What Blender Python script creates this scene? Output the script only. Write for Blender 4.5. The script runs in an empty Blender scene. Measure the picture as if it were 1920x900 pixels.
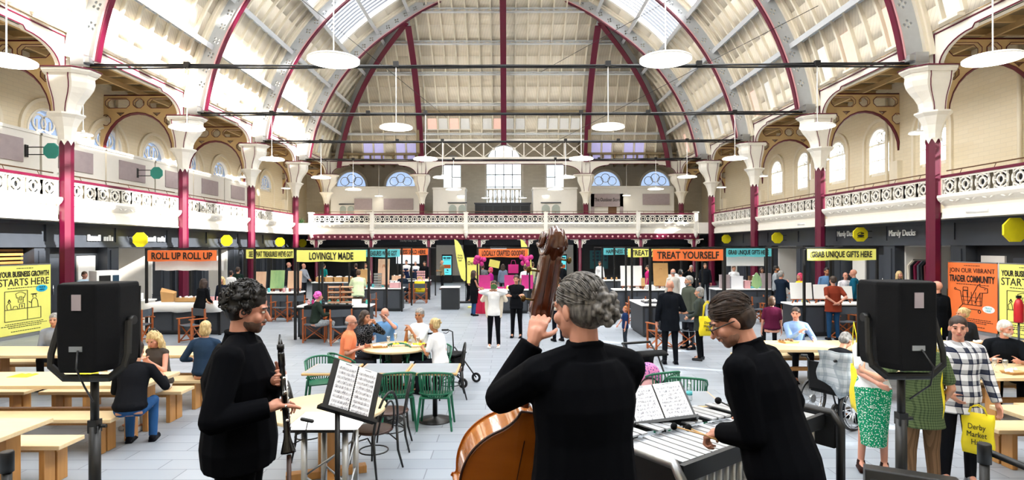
import bpy, math, random
import numpy as np
from mathutils import Vector, Matrix, Euler
R = math.radians
random.seed(7)
C = bpy.context.scene.collection
sc = bpy.context.scene
# ------------------------------------------------------------------ camera, light, exposure
FPX, CX, CY, CAMH = 1100.0, 950.0, 462.0, 2.5
cam = bpy.data.cameras.new('camera'); cam_o = bpy.data.objects.new('camera', cam); C.objects.link(cam_o)
cam.sensor_width = 36; cam.lens = FPX / 1920 * 36
cam.shift_x = (960 - CX) / 1920; cam.shift_y = (CY - 450) / 1920
cam_o.location = (0, 0, CAMH); cam_o.rotation_euler = (R(90), R(0.12), 0)
cam.clip_end = 300
sc.camera = cam_o
sc.view_settings.view_transform = 'Standard'; sc.view_settings.look = 'None'
sc.view_settings.gamma = 1; sc.view_settings.use_curve_mapping = False
sc.view_settings.exposure = 0.42
sc.cycles.use_denoising = True
sc.cycles.max_bounces = 7; sc.cycles.diffuse_bounces = 4; sc.cycles.glossy_bounces = 3
sc.cycles.transmission_bounces = 3; sc.cycles.transparent_max_bounces = 10
sc.cycles.sample_clamp_indirect = 6; sc.cycles.caustics_reflective = False; sc.cycles.caustics_refractive = False
w = bpy.data.worlds.new('World'); sc.world = w; w.use_nodes = True
bg = w.node_tree.nodes['Background']; bg.inputs[0].default_value = (0.86, 0.93, 1.0, 1); bg.inputs[1].default_value = 3.0
A = -0.2            # x of the hall's axis
D = 6.45            # bay length
def YK(k): return 17.87 + (k - 1) * D
YB = YK(5)
HC = 6.5            # height of the vault's centre
# sun: low from the right, slightly from behind the camera
sd = bpy.data.lights.new('sun', 'SUN'); so = bpy.data.objects.new('sun', sd); C.objects.link(so)
sd.energy = 20; sd.angle = R(0.9); sd.color = (1.0, 0.95, 0.88)
sundir = Vector((-0.87, 0.357, -0.462)).normalized()
so.rotation_euler = sundir.to_track_quat('-Z', 'Y').to_euler(); so.location = (30, -10, 30)
def area(name, loc, target, sx, sy, e, col=(1.0, 0.985, 0.955)):
    l = bpy.data.lights.new(name, 'AREA'); l.shape = 'RECTANGLE'; l.size = sx; l.size_y = sy; l.energy = e; l.color = col
    o = bpy.data.objects.new(name, l); C.objects.link(o); o.location = loc
    d = (Vector(target) - Vector(loc)); z = -d.normalized(); x = Vector((0, 1, 0)); y = z.cross(x).normalized()
    o.rotation_euler = Matrix((x, y, z)).transposed().to_euler()
    return o
# daylight of the sky just outside the roof glazing (two slopes), the ridge glazing and the gallery windows
area('sky_left', (A - 10.6, 15, 18.2), (A, 15, 6), 50, 8, 9600)
area('sky_right', (A + 10.6, 15, 18.2), (A, 15, 6), 50, 8, 9600)

# ------------------------------------------------------------------ helpers
def px(x, y, Y): return Vector(((x - CX) / FPX * Y, Y, CAMH - (y - CY) / FPX * Y))
def fl(x, y):
    Y = FPX * CAMH / (y - CY); return Vector(((x - CX) / FPX * Y, Y, 0))
MC = {}
def rgb(h):
    if isinstance(h, str):
        h = h.lstrip('#'); v = [int(h[i:i+2], 16) / 255 for i in (0, 2, 4)]
        return tuple(((c / 12.92) if c <= 0.04045 else ((c + 0.055) / 1.055) ** 2.4) for c in v)
    return h
def mat(name, col, rough=0.6, metal=0.0, var=0.08, scale=6.0, bump=0.0, bscale=40.0, emit=0.0, pat=None, col2=None, spec=0.5, psc=1.0, coat=0):
    if name in MC: return MC[name]
    m = bpy.data.materials.new(name); m.use_nodes = True; MC[name] = m
    nt = m.node_tree; N = nt.nodes; L = nt.links; b = N['Principled BSDF']
    c = rgb(col); c4 = (*c, 1)
    b.inputs['Roughness'].default_value = rough; b.inputs['Metallic'].default_value = metal
    b.inputs['Specular IOR Level'].default_value = spec; b.inputs['Coat Weight'].default_value = coat
    tc = N.new('ShaderNodeTexCoord')
    nz = N.new('ShaderNodeTexNoise'); nz.inputs['Scale'].default_value = scale; nz.inputs['Detail'].default_value = 4
    L.new(tc.outputs['Object'], nz.inputs['Vector'])
    base = None
    def mth(op, a, bb=None):
        n = N.new('ShaderNodeMath'); n.operation = op
        for i, v in enumerate((a, bb)):
            if v is None: continue
            if isinstance(v, (int, float)): n.inputs[i].default_value = v
            else: L.new(v, n.inputs[i])
        return n.outputs[0]
    def mixc(fac, c1, c2):
        n = N.new('ShaderNodeMix'); n.data_type = 'RGBA'
        if isinstance(fac, (int, float)): n.inputs[0].default_value = fac
        else: L.new(fac, n.inputs[0])
        for i, v in ((6, c1), (7, c2)):
            if isinstance(v, tuple): n.inputs[i].default_value = v if len(v) == 4 else (*v, 1)
            else: L.new(v, n.inputs[i])
        return n.outputs[2]
    if pat:
        sp = N.new('ShaderNodeSeparateXYZ'); L.new(tc.outputs['Object'], sp.inputs[0]); X, Y, Z = sp.outputs
        k2 = rgb(col2) if col2 else (0, 0, 0)
        if pat == 'check':
            XY = mth('ADD', X, Y)
            f1 = mth('GREATER_THAN', mth('FRACT', mth('MULTIPLY', XY, 40 * psc)), .62); f2 = mth('GREATER_THAN', mth('FRACT', mth('MULTIPLY', Z, 40 * psc)), .62)
            base = mixc(mth('MULTIPLY', mth('ADD', f1, f2), .5), c, k2)
        elif pat == 'plaid':
            XY = mth('ADD', X, Y)
            f1 = mth('GREATER_THAN', mth('FRACT', mth('MULTIPLY', XY, 9)), .55); f2 = mth('GREATER_THAN', mth('FRACT', mth('MULTIPLY', Z, 9)), .55)
            g1 = mth('GREATER_THAN', mth('FRACT', mth('ADD', mth('MULTIPLY', XY, 9), .36)), .9); g2 = mth('GREATER_THAN', mth('FRACT', mth('ADD', mth('MULTIPLY', Z, 9), .36)), .9)
            f = mth('MINIMUM', mth('ADD', mth('MULTIPLY', mth('ADD', f1, f2), .48), mth('MULTIPLY', mth('ADD', g1, g2), .4)), 1.0)
            base = mixc(f, c, k2)
        elif pat == 'dots':
            v = N.new('ShaderNodeTexVoronoi'); v.inputs['Scale'].default_value = 60 * psc; L.new(tc.outputs['Object'], v.inputs['Vector'])
            base = mixc(mth('LESS_THAN', v.outputs['Distance'], .33), c, k2)
        elif pat == 'stripes':
            base = mixc(mth('GREATER_THAN', mth('FRACT', mth('MULTIPLY', mth('ADD', X, Y), 30 * psc)), .6), c, k2)
        elif pat == 'slats':
            base = mixc(mth('GREATER_THAN', mth('FRACT', mth('MULTIPLY', Z, 9 * psc)), .82), c, k2)
        elif pat == 'boards':
            f = mth('LESS_THAN', mth('FRACT', mth('MULTIPLY', mth('ADD', mth('ADD', X, Y), Z), 5.5 * psc)), .1)
            base = mixc(mth('MULTIPLY', f, .3), c, k2)
        elif pat == 'wood':
            mp = N.new('ShaderNodeMapping'); mp.inputs['Scale'].default_value = (1.2 * psc, 16 * psc, 9 * psc); L.new(tc.outputs['Object'], mp.inputs[0])
            L.new(mp.outputs[0], nz.inputs['Vector']); nz.inputs['Scale'].default_value = 2.2
            base = mixc(nz.outputs[0], c, k2)
        elif pat == 'woodz':
            mp = N.new('ShaderNodeMapping'); mp.inputs['Scale'].default_value = (14 * psc, 14 * psc, 1.1 * psc); L.new(tc.outputs['Object'], mp.inputs[0])
            L.new(mp.outputs[0], nz.inputs['Vector']); nz.inputs['Scale'].default_value = 2.2
            base = mixc(nz.outputs[0], c, k2)
        elif pat == 'pavers':
            br = N.new('ShaderNodeTexBrick'); br.inputs['Scale'].default_value = 1.0; br.offset = .37
            br.inputs['Brick Width'].default_value = .9; br.inputs['Row Height'].default_value = .3; br.inputs['Mortar Size'].default_value = .006
            br.inputs['Color1'].default_value = (*[x * .97 for x in c], 1); br.inputs['Color2'].default_value = (*k2, 1); br.inputs['Mortar'].default_value = (*[x * .55 for x in c], 1)
            L.new(tc.outputs['Object'], br.inputs['Vector']); base = br.outputs[0]
        elif pat == 'brick':
            cb = N.new('ShaderNodeCombineXYZ'); L.new(mth('ADD', X, Y), cb.inputs[0]); L.new(Z, cb.inputs[1])
            br = N.new('ShaderNodeTexBrick'); br.inputs['Scale'].default_value = 1.0
            br.inputs['Brick Width'].default_value = .45; br.inputs['Row Height'].default_value = .15; br.inputs['Mortar Size'].default_value = .006
            br.inputs['Color1'].default_value = c4; br.inputs['Color2'].default_value = (*k2, 1); br.inputs['Mortar'].default_value = (*[x * .85 for x in c], 1)
            L.new(cb.outputs[0], br.inputs['Vector']); base = br.outputs[0]
        elif pat == 'hair':
            mp = N.new('ShaderNodeMapping'); mp.inputs['Scale'].default_value = (60 * psc, 60 * psc, 14 * psc); L.new(tc.outputs['Object'], mp.inputs[0])
            L.new(mp.outputs[0], nz.inputs['Vector']); nz.inputs['Scale'].default_value = 1
            rp = N.new('ShaderNodeMapRange'); L.new(nz.outputs[0], rp.inputs[0]); rp.inputs[1].default_value = .35; rp.inputs[2].default_value = .65
            base = mixc(rp.outputs[0], c, k2)
    if base is None:
        d = tuple(max(0, x * (1 - var * 2)) for x in c); l = tuple(min(1, x * (1 + var)) for x in c)
        base = mixc(nz.outputs[0], d, l)
    L.new(base, b.inputs['Base Color'])
    if bump:
        n2 = N.new('ShaderNodeTexNoise'); n2.inputs['Scale'].default_value = bscale; n2.inputs['Detail'].default_value = 3; L.new(tc.outputs['Object'], n2.inputs['Vector'])
        bp = N.new('ShaderNodeBump'); bp.inputs['Strength'].default_value = bump; bp.inputs['Distance'].default_value = .02
        L.new(n2.outputs[0], bp.inputs['Height']); L.new(bp.outputs[0], b.inputs['Normal'])
    if emit:
        b.inputs['Emission Color'].default_value = c4; b.inputs['Emission Strength'].default_value = emit
    return m
def glassmat(name, tint=(1, 1, 1), gl=0.12):
    m = bpy.data.materials.new(name); m.use_nodes = True; nt = m.node_tree; nt.nodes.clear()
    o = nt.nodes.new('ShaderNodeOutputMaterial'); mx = nt.nodes.new('ShaderNodeMixShader'); t = nt.nodes.new('ShaderNodeBsdfTransparent'); g = nt.nodes.new('ShaderNodeBsdfGlossy')
    g.inputs['Roughness'].default_value = .05; t.inputs[0].default_value = (*tint, 1); mx.inputs[0].default_value = gl
    nt.links.new(t.outputs[0], mx.inputs[1]); nt.links.new(g.outputs[0], mx.inputs[2]); nt.links.new(mx.outputs[0], o.inputs[0]); MC[name] = m
    return m
def loop_curve(loops, depth):
    cu = bpy.data.curves.new('c', 'CURVE'); cu.dimensions = '2D'; cu.fill_mode = 'BOTH'; cu.extrude = depth / 2
    for lp in loops:
        s = cu.splines.new('POLY'); s.points.add(len(lp) - 1); s.use_cyclic_u = True
        for p, q in zip(s.points, lp): p.co = (q[0], q[1], 0, 1)
    o = bpy.data.objects.new('c', cu); me = bpy.data.meshes.new_from_object(o)
    v = [tuple(x.co) for x in me.vertices]; f = [tuple(p.vertices) for p in me.polygons]
    bpy.data.objects.remove(o); bpy.data.curves.remove(cu); bpy.data.meshes.remove(me)
    return v, f
_tc = {}
def text_mesh(s, depth=.01, shear=0, bold=0.0):
    k = (s, depth, shear, bold)
    if k in _tc: return _tc[k]
    cu = bpy.data.curves.new('t', 'FONT'); cu.body = s; cu.extrude = depth / 2; cu.align_x = 'CENTER'; cu.align_y = 'CENTER'; cu.shear = shear; cu.offset = bold; cu.resolution_u = 3
    o = bpy.data.objects.new('t', cu); me = bpy.data.meshes.new_from_object(o)
    v = np.array([tuple(x.co) for x in me.vertices]) if len(me.vertices) else np.zeros((0, 3)); f = [tuple(p.vertices) for p in me.polygons]
    bpy.data.objects.remove(o); bpy.data.curves.remove(cu); bpy.data.meshes.remove(me)
    if len(v):
        lo, hi = v.min(0), v.max(0); v = v - (lo + hi) / 2; v[:, 0] /= (hi[0] - lo[0]); v[:, 1] /= (hi[1] - lo[1])
    _tc[k] = (v, f); return _tc[k]
class MB:
    def __init__(s): s.v = []; s.f = []; s.s = []; s.M = None
    def add(s, V, F, smooth=False):
        n = len(s.v)
        if s.M is not None: V = [tuple(s.M @ Vector(p)) for p in V]
        s.v.extend(tuple(p) for p in V); s.f.extend(tuple(i + n for i in f) for f in F); s.s.extend([smooth] * len(F)); return s
    def box(s, x0, x1, y0, y1, z0, z1, rot=None, bev=0):
        V = [(x, y, z) for x in (x0, x1) for y in (y0, y1) for z in (z0, z1)]
        if rot:
            c = Vector(((x0 + x1) / 2, (y0 + y1) / 2, (z0 + z1) / 2)); E = Euler(rot).to_matrix(); V = [E @ (Vector(p) - c) + c for p in V]
        return s.add(V, [(0, 1, 3, 2), (4, 6, 7, 5), (0, 4, 5, 1), (2, 3, 7, 6), (0, 2, 6, 4), (1, 5, 7, 3)])
    def cbox(s, c, d, rot=None): return s.box(c[0]-d[0]/2, c[0]+d[0]/2, c[1]-d[1]/2, c[1]+d[1]/2, c[2]-d[2]/2, c[2]+d[2]/2, rot)
    def bar(s, a, b, w, h, up=(0, 0, 1)):
        a = Vector(a); b = Vector(b); d = (b - a).normalized(); u = Vector(up); x = d.cross(u)
        if x.length < 1e-4: x = d.cross(Vector((0, 1, 0)))
        x.normalize(); u = x.cross(d); V = []
        for p in (a, b):
            for i, j in ((-1, -1), (1, -1), (1, 1), (-1, 1)): V.append(p + x * (i * w / 2) + u * (j * h / 2))
        return s.add(V, [(0, 3, 2, 1), (4, 5, 6, 7), (0, 1, 5, 4), (1, 2, 6, 5), (2, 3, 7, 6), (3, 0, 4, 7)])
    def rings(s, rs, caps=True, closed=False, smooth=True):
        n = len(rs[0]); V = [p for r in rs for p in r]; F = []; m = len(rs)
        for i in range(m if closed else m - 1):
            a, b = i * n, ((i + 1) % m) * n
            for j in range(n): k = (j + 1) % n; F.append((a + j, a + k, b + k, b + j))
        s.add(V, F, smooth)
        if caps and not closed:
            N = len(s.v) - len(V); s.f.append(tuple(N + i for i in range(n))[::-1]); s.s.append(False)
            s.f.append(tuple(N + (m - 1) * n + i for i in range(n))); s.s.append(False)
        return s
    def tube(s, pts, r, n=8, caps=True, closed=False, flat=1.0, smooth=True):
        pts = [Vector(p) for p in pts]; m = len(pts); rs = []; rr = r if isinstance(r, (list, tuple)) else [r] * m; pu = None
        for i, p in enumerate(pts):
            if closed: t = pts[(i + 1) % m] - pts[i - 1]
            else: t = pts[min(i + 1, m - 1)] - pts[max(i - 1, 0)]
            t = t.normalized() if t.length > 1e-9 else Vector((0, 0, 1))
            if pu is None: u = t.orthogonal().normalized() if abs(t.z) < .95 else Vector((1, 0, 0)); u = (u - t * u.dot(t)).normalized()
            else:
                u = pu - t * pu.dot(t); u = u.normalized() if u.length > 1e-6 else t.orthogonal().normalized()
            pu = u; w_ = t.cross(u)
            rs.append([p + (u * math.cos(a) + w_ * math.sin(a) * flat) * rr[i] for a in [2 * math.pi * j / n for j in range(n)]])
        return s.rings(rs, caps, closed, smooth)
    def cyl(s, a, b, r, r2=None, n=16): return s.tube([a, b], [r, r if r2 is None else r2], n)
    def lathe(s, prof, c=(0, 0, 0), n=24, smooth=True, a0=0.0, sx=1, sy=1):
        rs = [[(c[0] + r * math.cos(a) * sx, c[1] + r * math.sin(a) * sy, c[2] + z) for a in [a0 + 2 * math.pi * j / n for j in range(n)]] for r, z in prof]
        return s.rings(rs, True, False, smooth)
    def ell(s, c, r, rot=None, n=12, m=8):
        c = Vector(c); r = (r, r, r) if isinstance(r, (int, float)) else r; E = rot if isinstance(rot, Matrix) else (Euler(rot).to_matrix() if rot else None)
        V = []; F = []
        def tp(p): p = Vector(p); return c + (E @ p if E else p)
        V.append(tp((0, 0, -r[2])))
        for i in range(1, m):
            ph = -math.pi / 2 + math.pi * i / m
            for j in range(n): th = 2 * math.pi * j / n; V.append(tp((r[0] * math.cos(ph) * math.cos(th), r[1] * math.cos(ph) * math.sin(th), r[2] * math.sin(ph))))
        V.append(tp((0, 0, r[2])))
        for j in range(n):
            k = (j + 1) % n; F.append((0, 1 + k, 1 + j)); F.append((len(V) - 1, 1 + (m - 2) * n + j, 1 + (m - 2) * n + k))
            for i in range(m - 2): a = 1 + i * n; F.append((a + j, a + k, a + n + k, a + n + j))
        return s.add(V, F, True)
    def cap(s, a, b, ra, rb, n=10):
        a = Vector(a); b = Vector(b); d = b - a; L_ = d.length or 1e-6; d = d / L_; P = []; Rr = []
        for t in (-1, -.7, -.3): P.append(a + d * ra * t); Rr.append(ra * math.sqrt(max(0.0025, 1 - t * t)))
        P.append(a); Rr.append(ra); P.append(b); Rr.append(rb)
        for t in (.3, .7, 1): P.append(b + d * rb * t); Rr.append(rb * math.sqrt(max(0.0025, 1 - t * t)))
        return s.tube(P, Rr, n)
    def annulus(s, M, ro, ri, dep, n=20, sy=1.0, a0=0, a1=2 * math.pi):
        full = abs(a1 - a0 - 2 * math.pi) < 1e-6; rs = []
        for j in range(n + (0 if full else 1)):
            a = a0 + (a1 - a0) * j / n; c_, s_ = math.cos(a), math.sin(a) * sy
            rs.append([M @ Vector((ro * c_, ro * s_, -dep/2)), M @ Vector((ri * c_, ri * s_ * (1 if sy == 1 else 1), -dep/2)), M @ Vector((ri * c_, ri * s_, dep/2)), M @ Vector((ro * c_, ro * s_, dep/2))])
        return s.rings(rs, not full, full, False)
    def plate(s, M, loops, depth):
        v, f = loop_curve(loops, depth); return s.add([M @ Vector(p) for p in v], f)
    def text(s, M, txt, w_, h_, depth=.01, shear=0, bold=0.0):
        v, f = text_mesh(txt, 1.0, shear, bold)
        return s.add([M @ Vector((p[0] * w_, p[1] * h_, p[2] * depth)) for p in v], f)
    def build(s, name, m, parent=None, bevel=0, mods=None):
        me = bpy.data.meshes.new(name); me.from_pydata(s.v, [], s.f); me.materials.append(MC[m] if isinstance(m, str) else m)
        me.polygons.foreach_set('use_smooth', s.s); me.update()
        o = bpy.data.objects.new(name, me); C.objects.link(o)
        if parent: o.parent = parent
        if bevel: b = o.modifiers.new('b', 'BEVEL'); b.width = bevel; b.segments = 2; b.limit_method = 'ANGLE'
        return o
def frame(o, x, y):
    x = Vector(x).normalized(); y = Vector(y).normalized(); z = x.cross(y)
    M = Matrix((x, y, z)).transposed().to_4x4(); M.translation = Vector(o); return M
def tag(o, label, cat, group=None, kind=None):
    o['label'] = label; o['category'] = cat
    if group: o['group'] = group
    if kind: o['kind'] = kind
    return o
def struct(o): o['kind'] = 'structure'; return o
def empty(name, loc=(0, 0, 0), rz=0, label=None, cat=None, group=None):
    o = bpy.data.objects.new(name, None); C.objects.link(o); o.location = loc; o.rotation_euler = (0, 0, rz); o.empty_display_size = .1
    if label: tag(o, label, cat, group)
    return o
def dup(o, loc=None, rz=None, label=None, group=None, parent=None, cat=None):
    r = o.copy(); C.objects.link(r)
    if parent is not None: r.parent = parent
    if loc is not None: r.location = loc
    if rz is not None: r.rotation_euler = (0, 0, rz)
    if label: r['label'] = label
    if group: r['group'] = group
    if cat: r['category'] = cat
    for ch in list(o.children): dup(ch, parent=r)
    return r
ORD = ['nearest', 'second', 'third', 'fourth', 'fifth', 'sixth', 'seventh', 'eighth']
# ------------------------------------------------------------------ materials
mat('cream', '#efe6d2', .55, var=.03); mat('white_paint', '#f4efe4', .45, var=.03, spec=.4)
mat('cream_brick', '#ece0c6', .6, pat='brick', col2='#e9dcc0')
mat('vault_board', '#f3e9d6', .6, pat='boards', col2='#8d8578')
mat('grey_web', '#c0c4c7', .5, var=.05); mat('grey_steel', '#d0d3d6', .45, var=.04)
mat('maroon', '#640a2e', .35, var=.06); mat('pink_line', '#e8b0b4', .5)
mat('tan', '#cfb180', .55, var=.06); mat('tan_dark', '#8f7750', .6)
mat('joist', '#8b7a5c', .7)
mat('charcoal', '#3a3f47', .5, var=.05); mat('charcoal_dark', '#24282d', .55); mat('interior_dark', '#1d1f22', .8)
mat('mauve', '#ab9da0', .6); mat('kiosk', '#e9e6df', .5, var=.02)
mat('pavers', '#8d959f', .42, pat='pavers', col2='#9ba2ab', spec=.4)
mat('black', '#0c0d0f', .45); mat('black_rough', '#0a0b0e', .8, bump=.2, bscale=220, spec=.2); mat('black_gloss', '#0a0a0b', .18)
mat('cable', '#15171a', .5); mat('silver', '#b4b7ba', .42, metal=1.0, var=.03); mat('chrome', '#e0e2e4', .12, metal=1.0, var=.02)
mat('lampwhite', '#f5f5f3', .4); mat('lampglow', '#fff8ea', .5, emit=5.0)
mat('teal', '#3aa79a', .5); mat('yellow', '#f2e21c', .5); mat('paleyellow', '#f3ef7a', .55, var=.02); mat('orange', '#f5793a', .55, var=.02)
mat('cyan', '#5fc4cc', .55, var=.02); mat('ink', '#17140f', .7); mat('white', '#f5f5f3', .55, var=.02); mat('paper', '#f3f4f8', .6, var=.02)
mat('note_ink', '#777983', .8); mat('oak', '#d9b27c', .4, pat='wood', col2='#c2965c', spec=.4); mat('oak_top', '#e6cfa6', .35, pat='wood', col2='#d8b988', spec=.5)
mat('oak_leg', '#c79355', .45, pat='woodz', col2='#a8743a')
mat('lilac_pane', '#bdb9ea', .5, emit=.4); mat('pink_pane', '#efc6b6', .5, emit=.4)  # weak glow imitating coloured stage light reflected off the vault
mat('brown', '#6b4a2c', .6); mat('cardboard', '#c79a62', .8); mat('magenta', '#c2247e', .5); mat('darkred', '#5e1020', .5)
mat('green_chair', '#14684a', .4); mat('leafgreen', '#3f6b3a', .7); mat('walnut', '#3a1d12', .4)
def frosted(name):
    m = bpy.data.materials.new(name); m.use_nodes = True; nt = m.node_tree; nt.nodes.clear(); o = nt.nodes.new('ShaderNodeOutputMaterial'); t = nt.nodes.new('ShaderNodeBsdfTranslucent'); t.inputs[0].default_value = (.95, .97, 1, 1); nt.links.new(t.outputs[0], o.inputs[0]); MC[name] = m
frosted('frosted_glass')
glassmat('glass', (1, 1, 1), .08); glassmat('window_glass', (.93, .97, 1), .06); glassmat('stained_glass', (.42, .47, .56), .1); glassmat('drink_glass', (.92, .95, .95), .3)
# ------------------------------------------------------------------ structure: floor, vault, galleries
def SN(a):
    v = math.sin(a); return v * (1 + .05 * max(0, (v - .83) / .17) ** 1.2)
def VP(side, th, off, Y): return Vector((A + side * (12.4 + off) * math.cos(th), Y, HC + (11.8 + off) * SN(th)))
YF, YE = -14.4, 49.3
o = MB().box(A - 16.7, A + 16.7, YF, YE, -.3, 0).build('floor', 'pavers'); struct(o)
struct(MB().box(A - 16.7, A + 16.7, YF - .3, YF, 0, 19.5).build('wall_front', 'cream_brick'))
# vault shell
TH = [11.2, 14, 17.5, 21, 26, 31, 36, 41, 46.2, 51.5, 56.7, 62, 70, 80, 90]
def yend(th, off): return YB - 12.4 + (12.4 + off) * math.cos(R(th))
def skyl(k): return (YK(k) + .4, YK(k + 1) - (1.5 if k >= 3 else .6))
mb = MB(); OFF = .85
def quadY(mb, s, t0, t1, ya, yb, off=OFF):
    e0 = yb if yb is not None else yend(t0, off); e1 = yb if yb is not None else yend(t1, off)
    V = [VP(s, R(t0), off, ya), VP(s, R(t0), off, e0), VP(s, R(t1), off, e1), VP(s, R(t1), off, ya)]
    mb.add(V, [(0, 1, 2, 3)] if s > 0 else [(3, 2, 1, 0)], True)
KS = list(range(-3, 5))
for s in (-1, 1):
    for t0, t1 in zip(TH[:-1], TH[1:]):
        if 41 <= t0 < 80:
            y = YF
            for k in range(-3, 4 if t0 < 62 else 3):
                a, b = skyl(k); quadY(mb, s, t0, t1, y, a); y = b
            quadY(mb, s, t0, t1, y, None)
        else:
            quadY(mb, s, t0, t1, YF, YK(0)); quadY(mb, s, t0, t1, YK(0), YK(2)); quadY(mb, s, t0, t1, YK(2), None if t0 > 60 else YK(3))
            if t0 <= 60: quadY(mb, s, t0, t1, YK(3), None)
# cove at the far end
for t0, t1 in zip(TH[:-1], TH[1:]):
    def cp(th, x): return Vector((A + x, yend(th, OFF), HC + (11.8 + OFF) * SN(R(th))))
    a0, a1 = (12.4 + OFF) * math.cos(R(t0)), (12.4 + OFF) * math.cos(R(t1))
    segs = [(-a0, a0, -a1, a1)] if t0 >= 17 else [(-a0, -6.1, -a1, -6.1), (6.1, a0, 6.1, a1)]
    for q in segs: mb.add([cp(t0, q[0]), cp(t1, q[2]), cp(t1, q[3]), cp(t0, q[1])], [(0, 1, 2, 3)], True)
ceil = struct(mb.build('ceiling', 'vault_board'))
sm = ceil.modifiers.new('s', 'SOLIDIFY'); sm.thickness = .1; sm.offset = 1
# rafters: one curved moulding strip pattern belonging to the ceiling
mb = MB()
def strip(mb, P, w_, d_, nrm):   # P list of (point, outward dir); box section
    rs = []
    for p, o_ in P:
        rs.append([p - nrm * w_/2, p + nrm * w_/2, p + nrm * w_/2 + o_ * d_, p - nrm * w_/2 + o_ * d_])
    mb.rings(rs, True, False, False)
def arcpts(s, t0, t1, off, Y, n=10):
    return [(VP(s, R(t0 + (t1 - t0) * i / n), off, Y), Vector((s * math.cos(R(t0 + (t1 - t0) * i / n)), 0, math.sin(R(t0 + (t1 - t0) * i / n))))) for i in range(n + 1)]
for s in (-1, 1):
    for k in range(-1, 5):
        for j in range(1, 8):
            y = YK(k) + D * j / 8
            tmax = 41 if k < 4 else min(41, math.degrees(math.acos(max(0, min(1, (y - YB + 12.4) / (12.4 + .85))))))
            if tmax > 13: strip(mb, arcpts(s, 11.6, tmax, .72, y), .1, .13, Vector((0, 1, 0)))
for j in range(-15, 16):
    x = j * .813
    if abs(abs(x) - 6.1) < .3 or j == 0: continue
    tmax = math.degrees(math.acos(min(1, abs(x) / 13.1))); tm = min(tmax, 85); t0 = 17.6 if abs(x) < 6.1 else 11.6
    if tm > t0 + 2:
        P = [(Vector((A + x, yend(t, .72), HC + 12.52 * SN(R(t)))), Vector((0, math.cos(R(t)), math.sin(R(t))))) for t in np.linspace(t0, tm, 12)]
        strip(mb, P, .09, .13, Vector((1, 0, 0)))
mb.build('rafter_moulding', 'cream', ceil)
# purlins
n_trim = [0]
def trim(mb, m, par=None, bevel=0):
    n_trim[0] += 1; o = mb.build('trim_%d' % n_trim[0], m, par, bevel); struct(o); return o
for s in (-1, 1):
    for t in (20.5, 30.5, 41, 51.5, 62):
        mb = MB(); e = yend(t, .3); p = VP(s, R(t), .35, 0); q = VP(s, R(t), .8, 0); y0 = YK(-1)
        for off, wd in ((.35, .2), (.78, .14)):
            a = VP(s, R(t), off, y0); b = VP(s, R(t), off, e); up = Vector((s * math.cos(R(t)), 0, math.sin(R(t)))); mb.bar(a, b, wd, .05, up)
        mb.bar(VP(s, R(t), .56, y0), VP(s, R(t), .56, e), .03, .44, up)
        trim(mb, 'grey_steel')
for t in (20.5, 30.5, 41, 51.5, 62):
    mb = MB(); x = (12.4 + .4) * math.cos(R(t)); y = yend(t, .4); z = HC + (11.8 + .4) * SN(R(t)); up = Vector((0, math.cos(R(t)), math.sin(R(t))))
    for o_, hh in ((0, .1), (.34, .08)): mb.bar(Vector((A - x, y, z)) + up * o_, Vector((A + x, y, z)) + up * o_, .1, hh, up)
    n = int(x * 2 / .42)
    for i in range(n):
        xa = A - x + i * 2 * x / n; xb = xa + 2 * x / n; u0, u1 = (0, .34) if i % 2 else (.34, 0)
        mb.bar(Vector((xa, y, z)) + up * u0, Vector((xb, y, z)) + up * u1, .03, .03, up)
    trim(mb, 'grey_steel')
# skylights
n_win = [0]
def window_or_painted_light_name(): n_win[0] += 1; return 'window_%d' % n_win[0]
for s in (-1, 1):
    for k in range(-3, 4):
        a, b = skyl(k)
        for (t0, t1) in ((41, 62),) + (((62, 80),) if k < 3 else ()):
            w_ = empty(window_or_painted_light_name(), (0, 0, 0)); struct(w_)
            mb = MB()
            ts = [41, 46.6, 52.2, 57, 62] if t0 == 41 else np.linspace(t0, t1, 6)
            fr = MB()
            for u0, u1 in zip(ts[:-1], ts[1:]): quadY(fr if s > 0 and t0 == 41 and u0 > 52 else mb, s, u0, u1, a, b, .93)  # frosting added on the right upper panes to stop direct sun
            mb.build('window_glass', 'glass', w_)
            if fr.v: fr.build('frosted_pane', 'frosted_glass', w_)
            mb = MB(); n = 12
            for i in range(n + 1): strip(mb, arcpts(s, t0, t1, .86, a + (b - a) * i / n, 5), .035, .1, Vector((0, 1, 0)))
            mb.build('glazing_bars', 'charcoal', w_)
            mb = MB()
            for y in (a - .08, b + .08): strip(mb, arcpts(s, t0, t1, .74, y, 6), .22, .3, Vector((0, 1, 0)))
            for t in (t0, t1): mb.bar(VP(s, R(t), .83, a), VP(s, R(t), .83, b), .16, .2, Vector((s * math.cos(R(t)), 0, math.sin(R(t)))))
            mb.build('window_frame', 'white_paint', w_)
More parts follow.
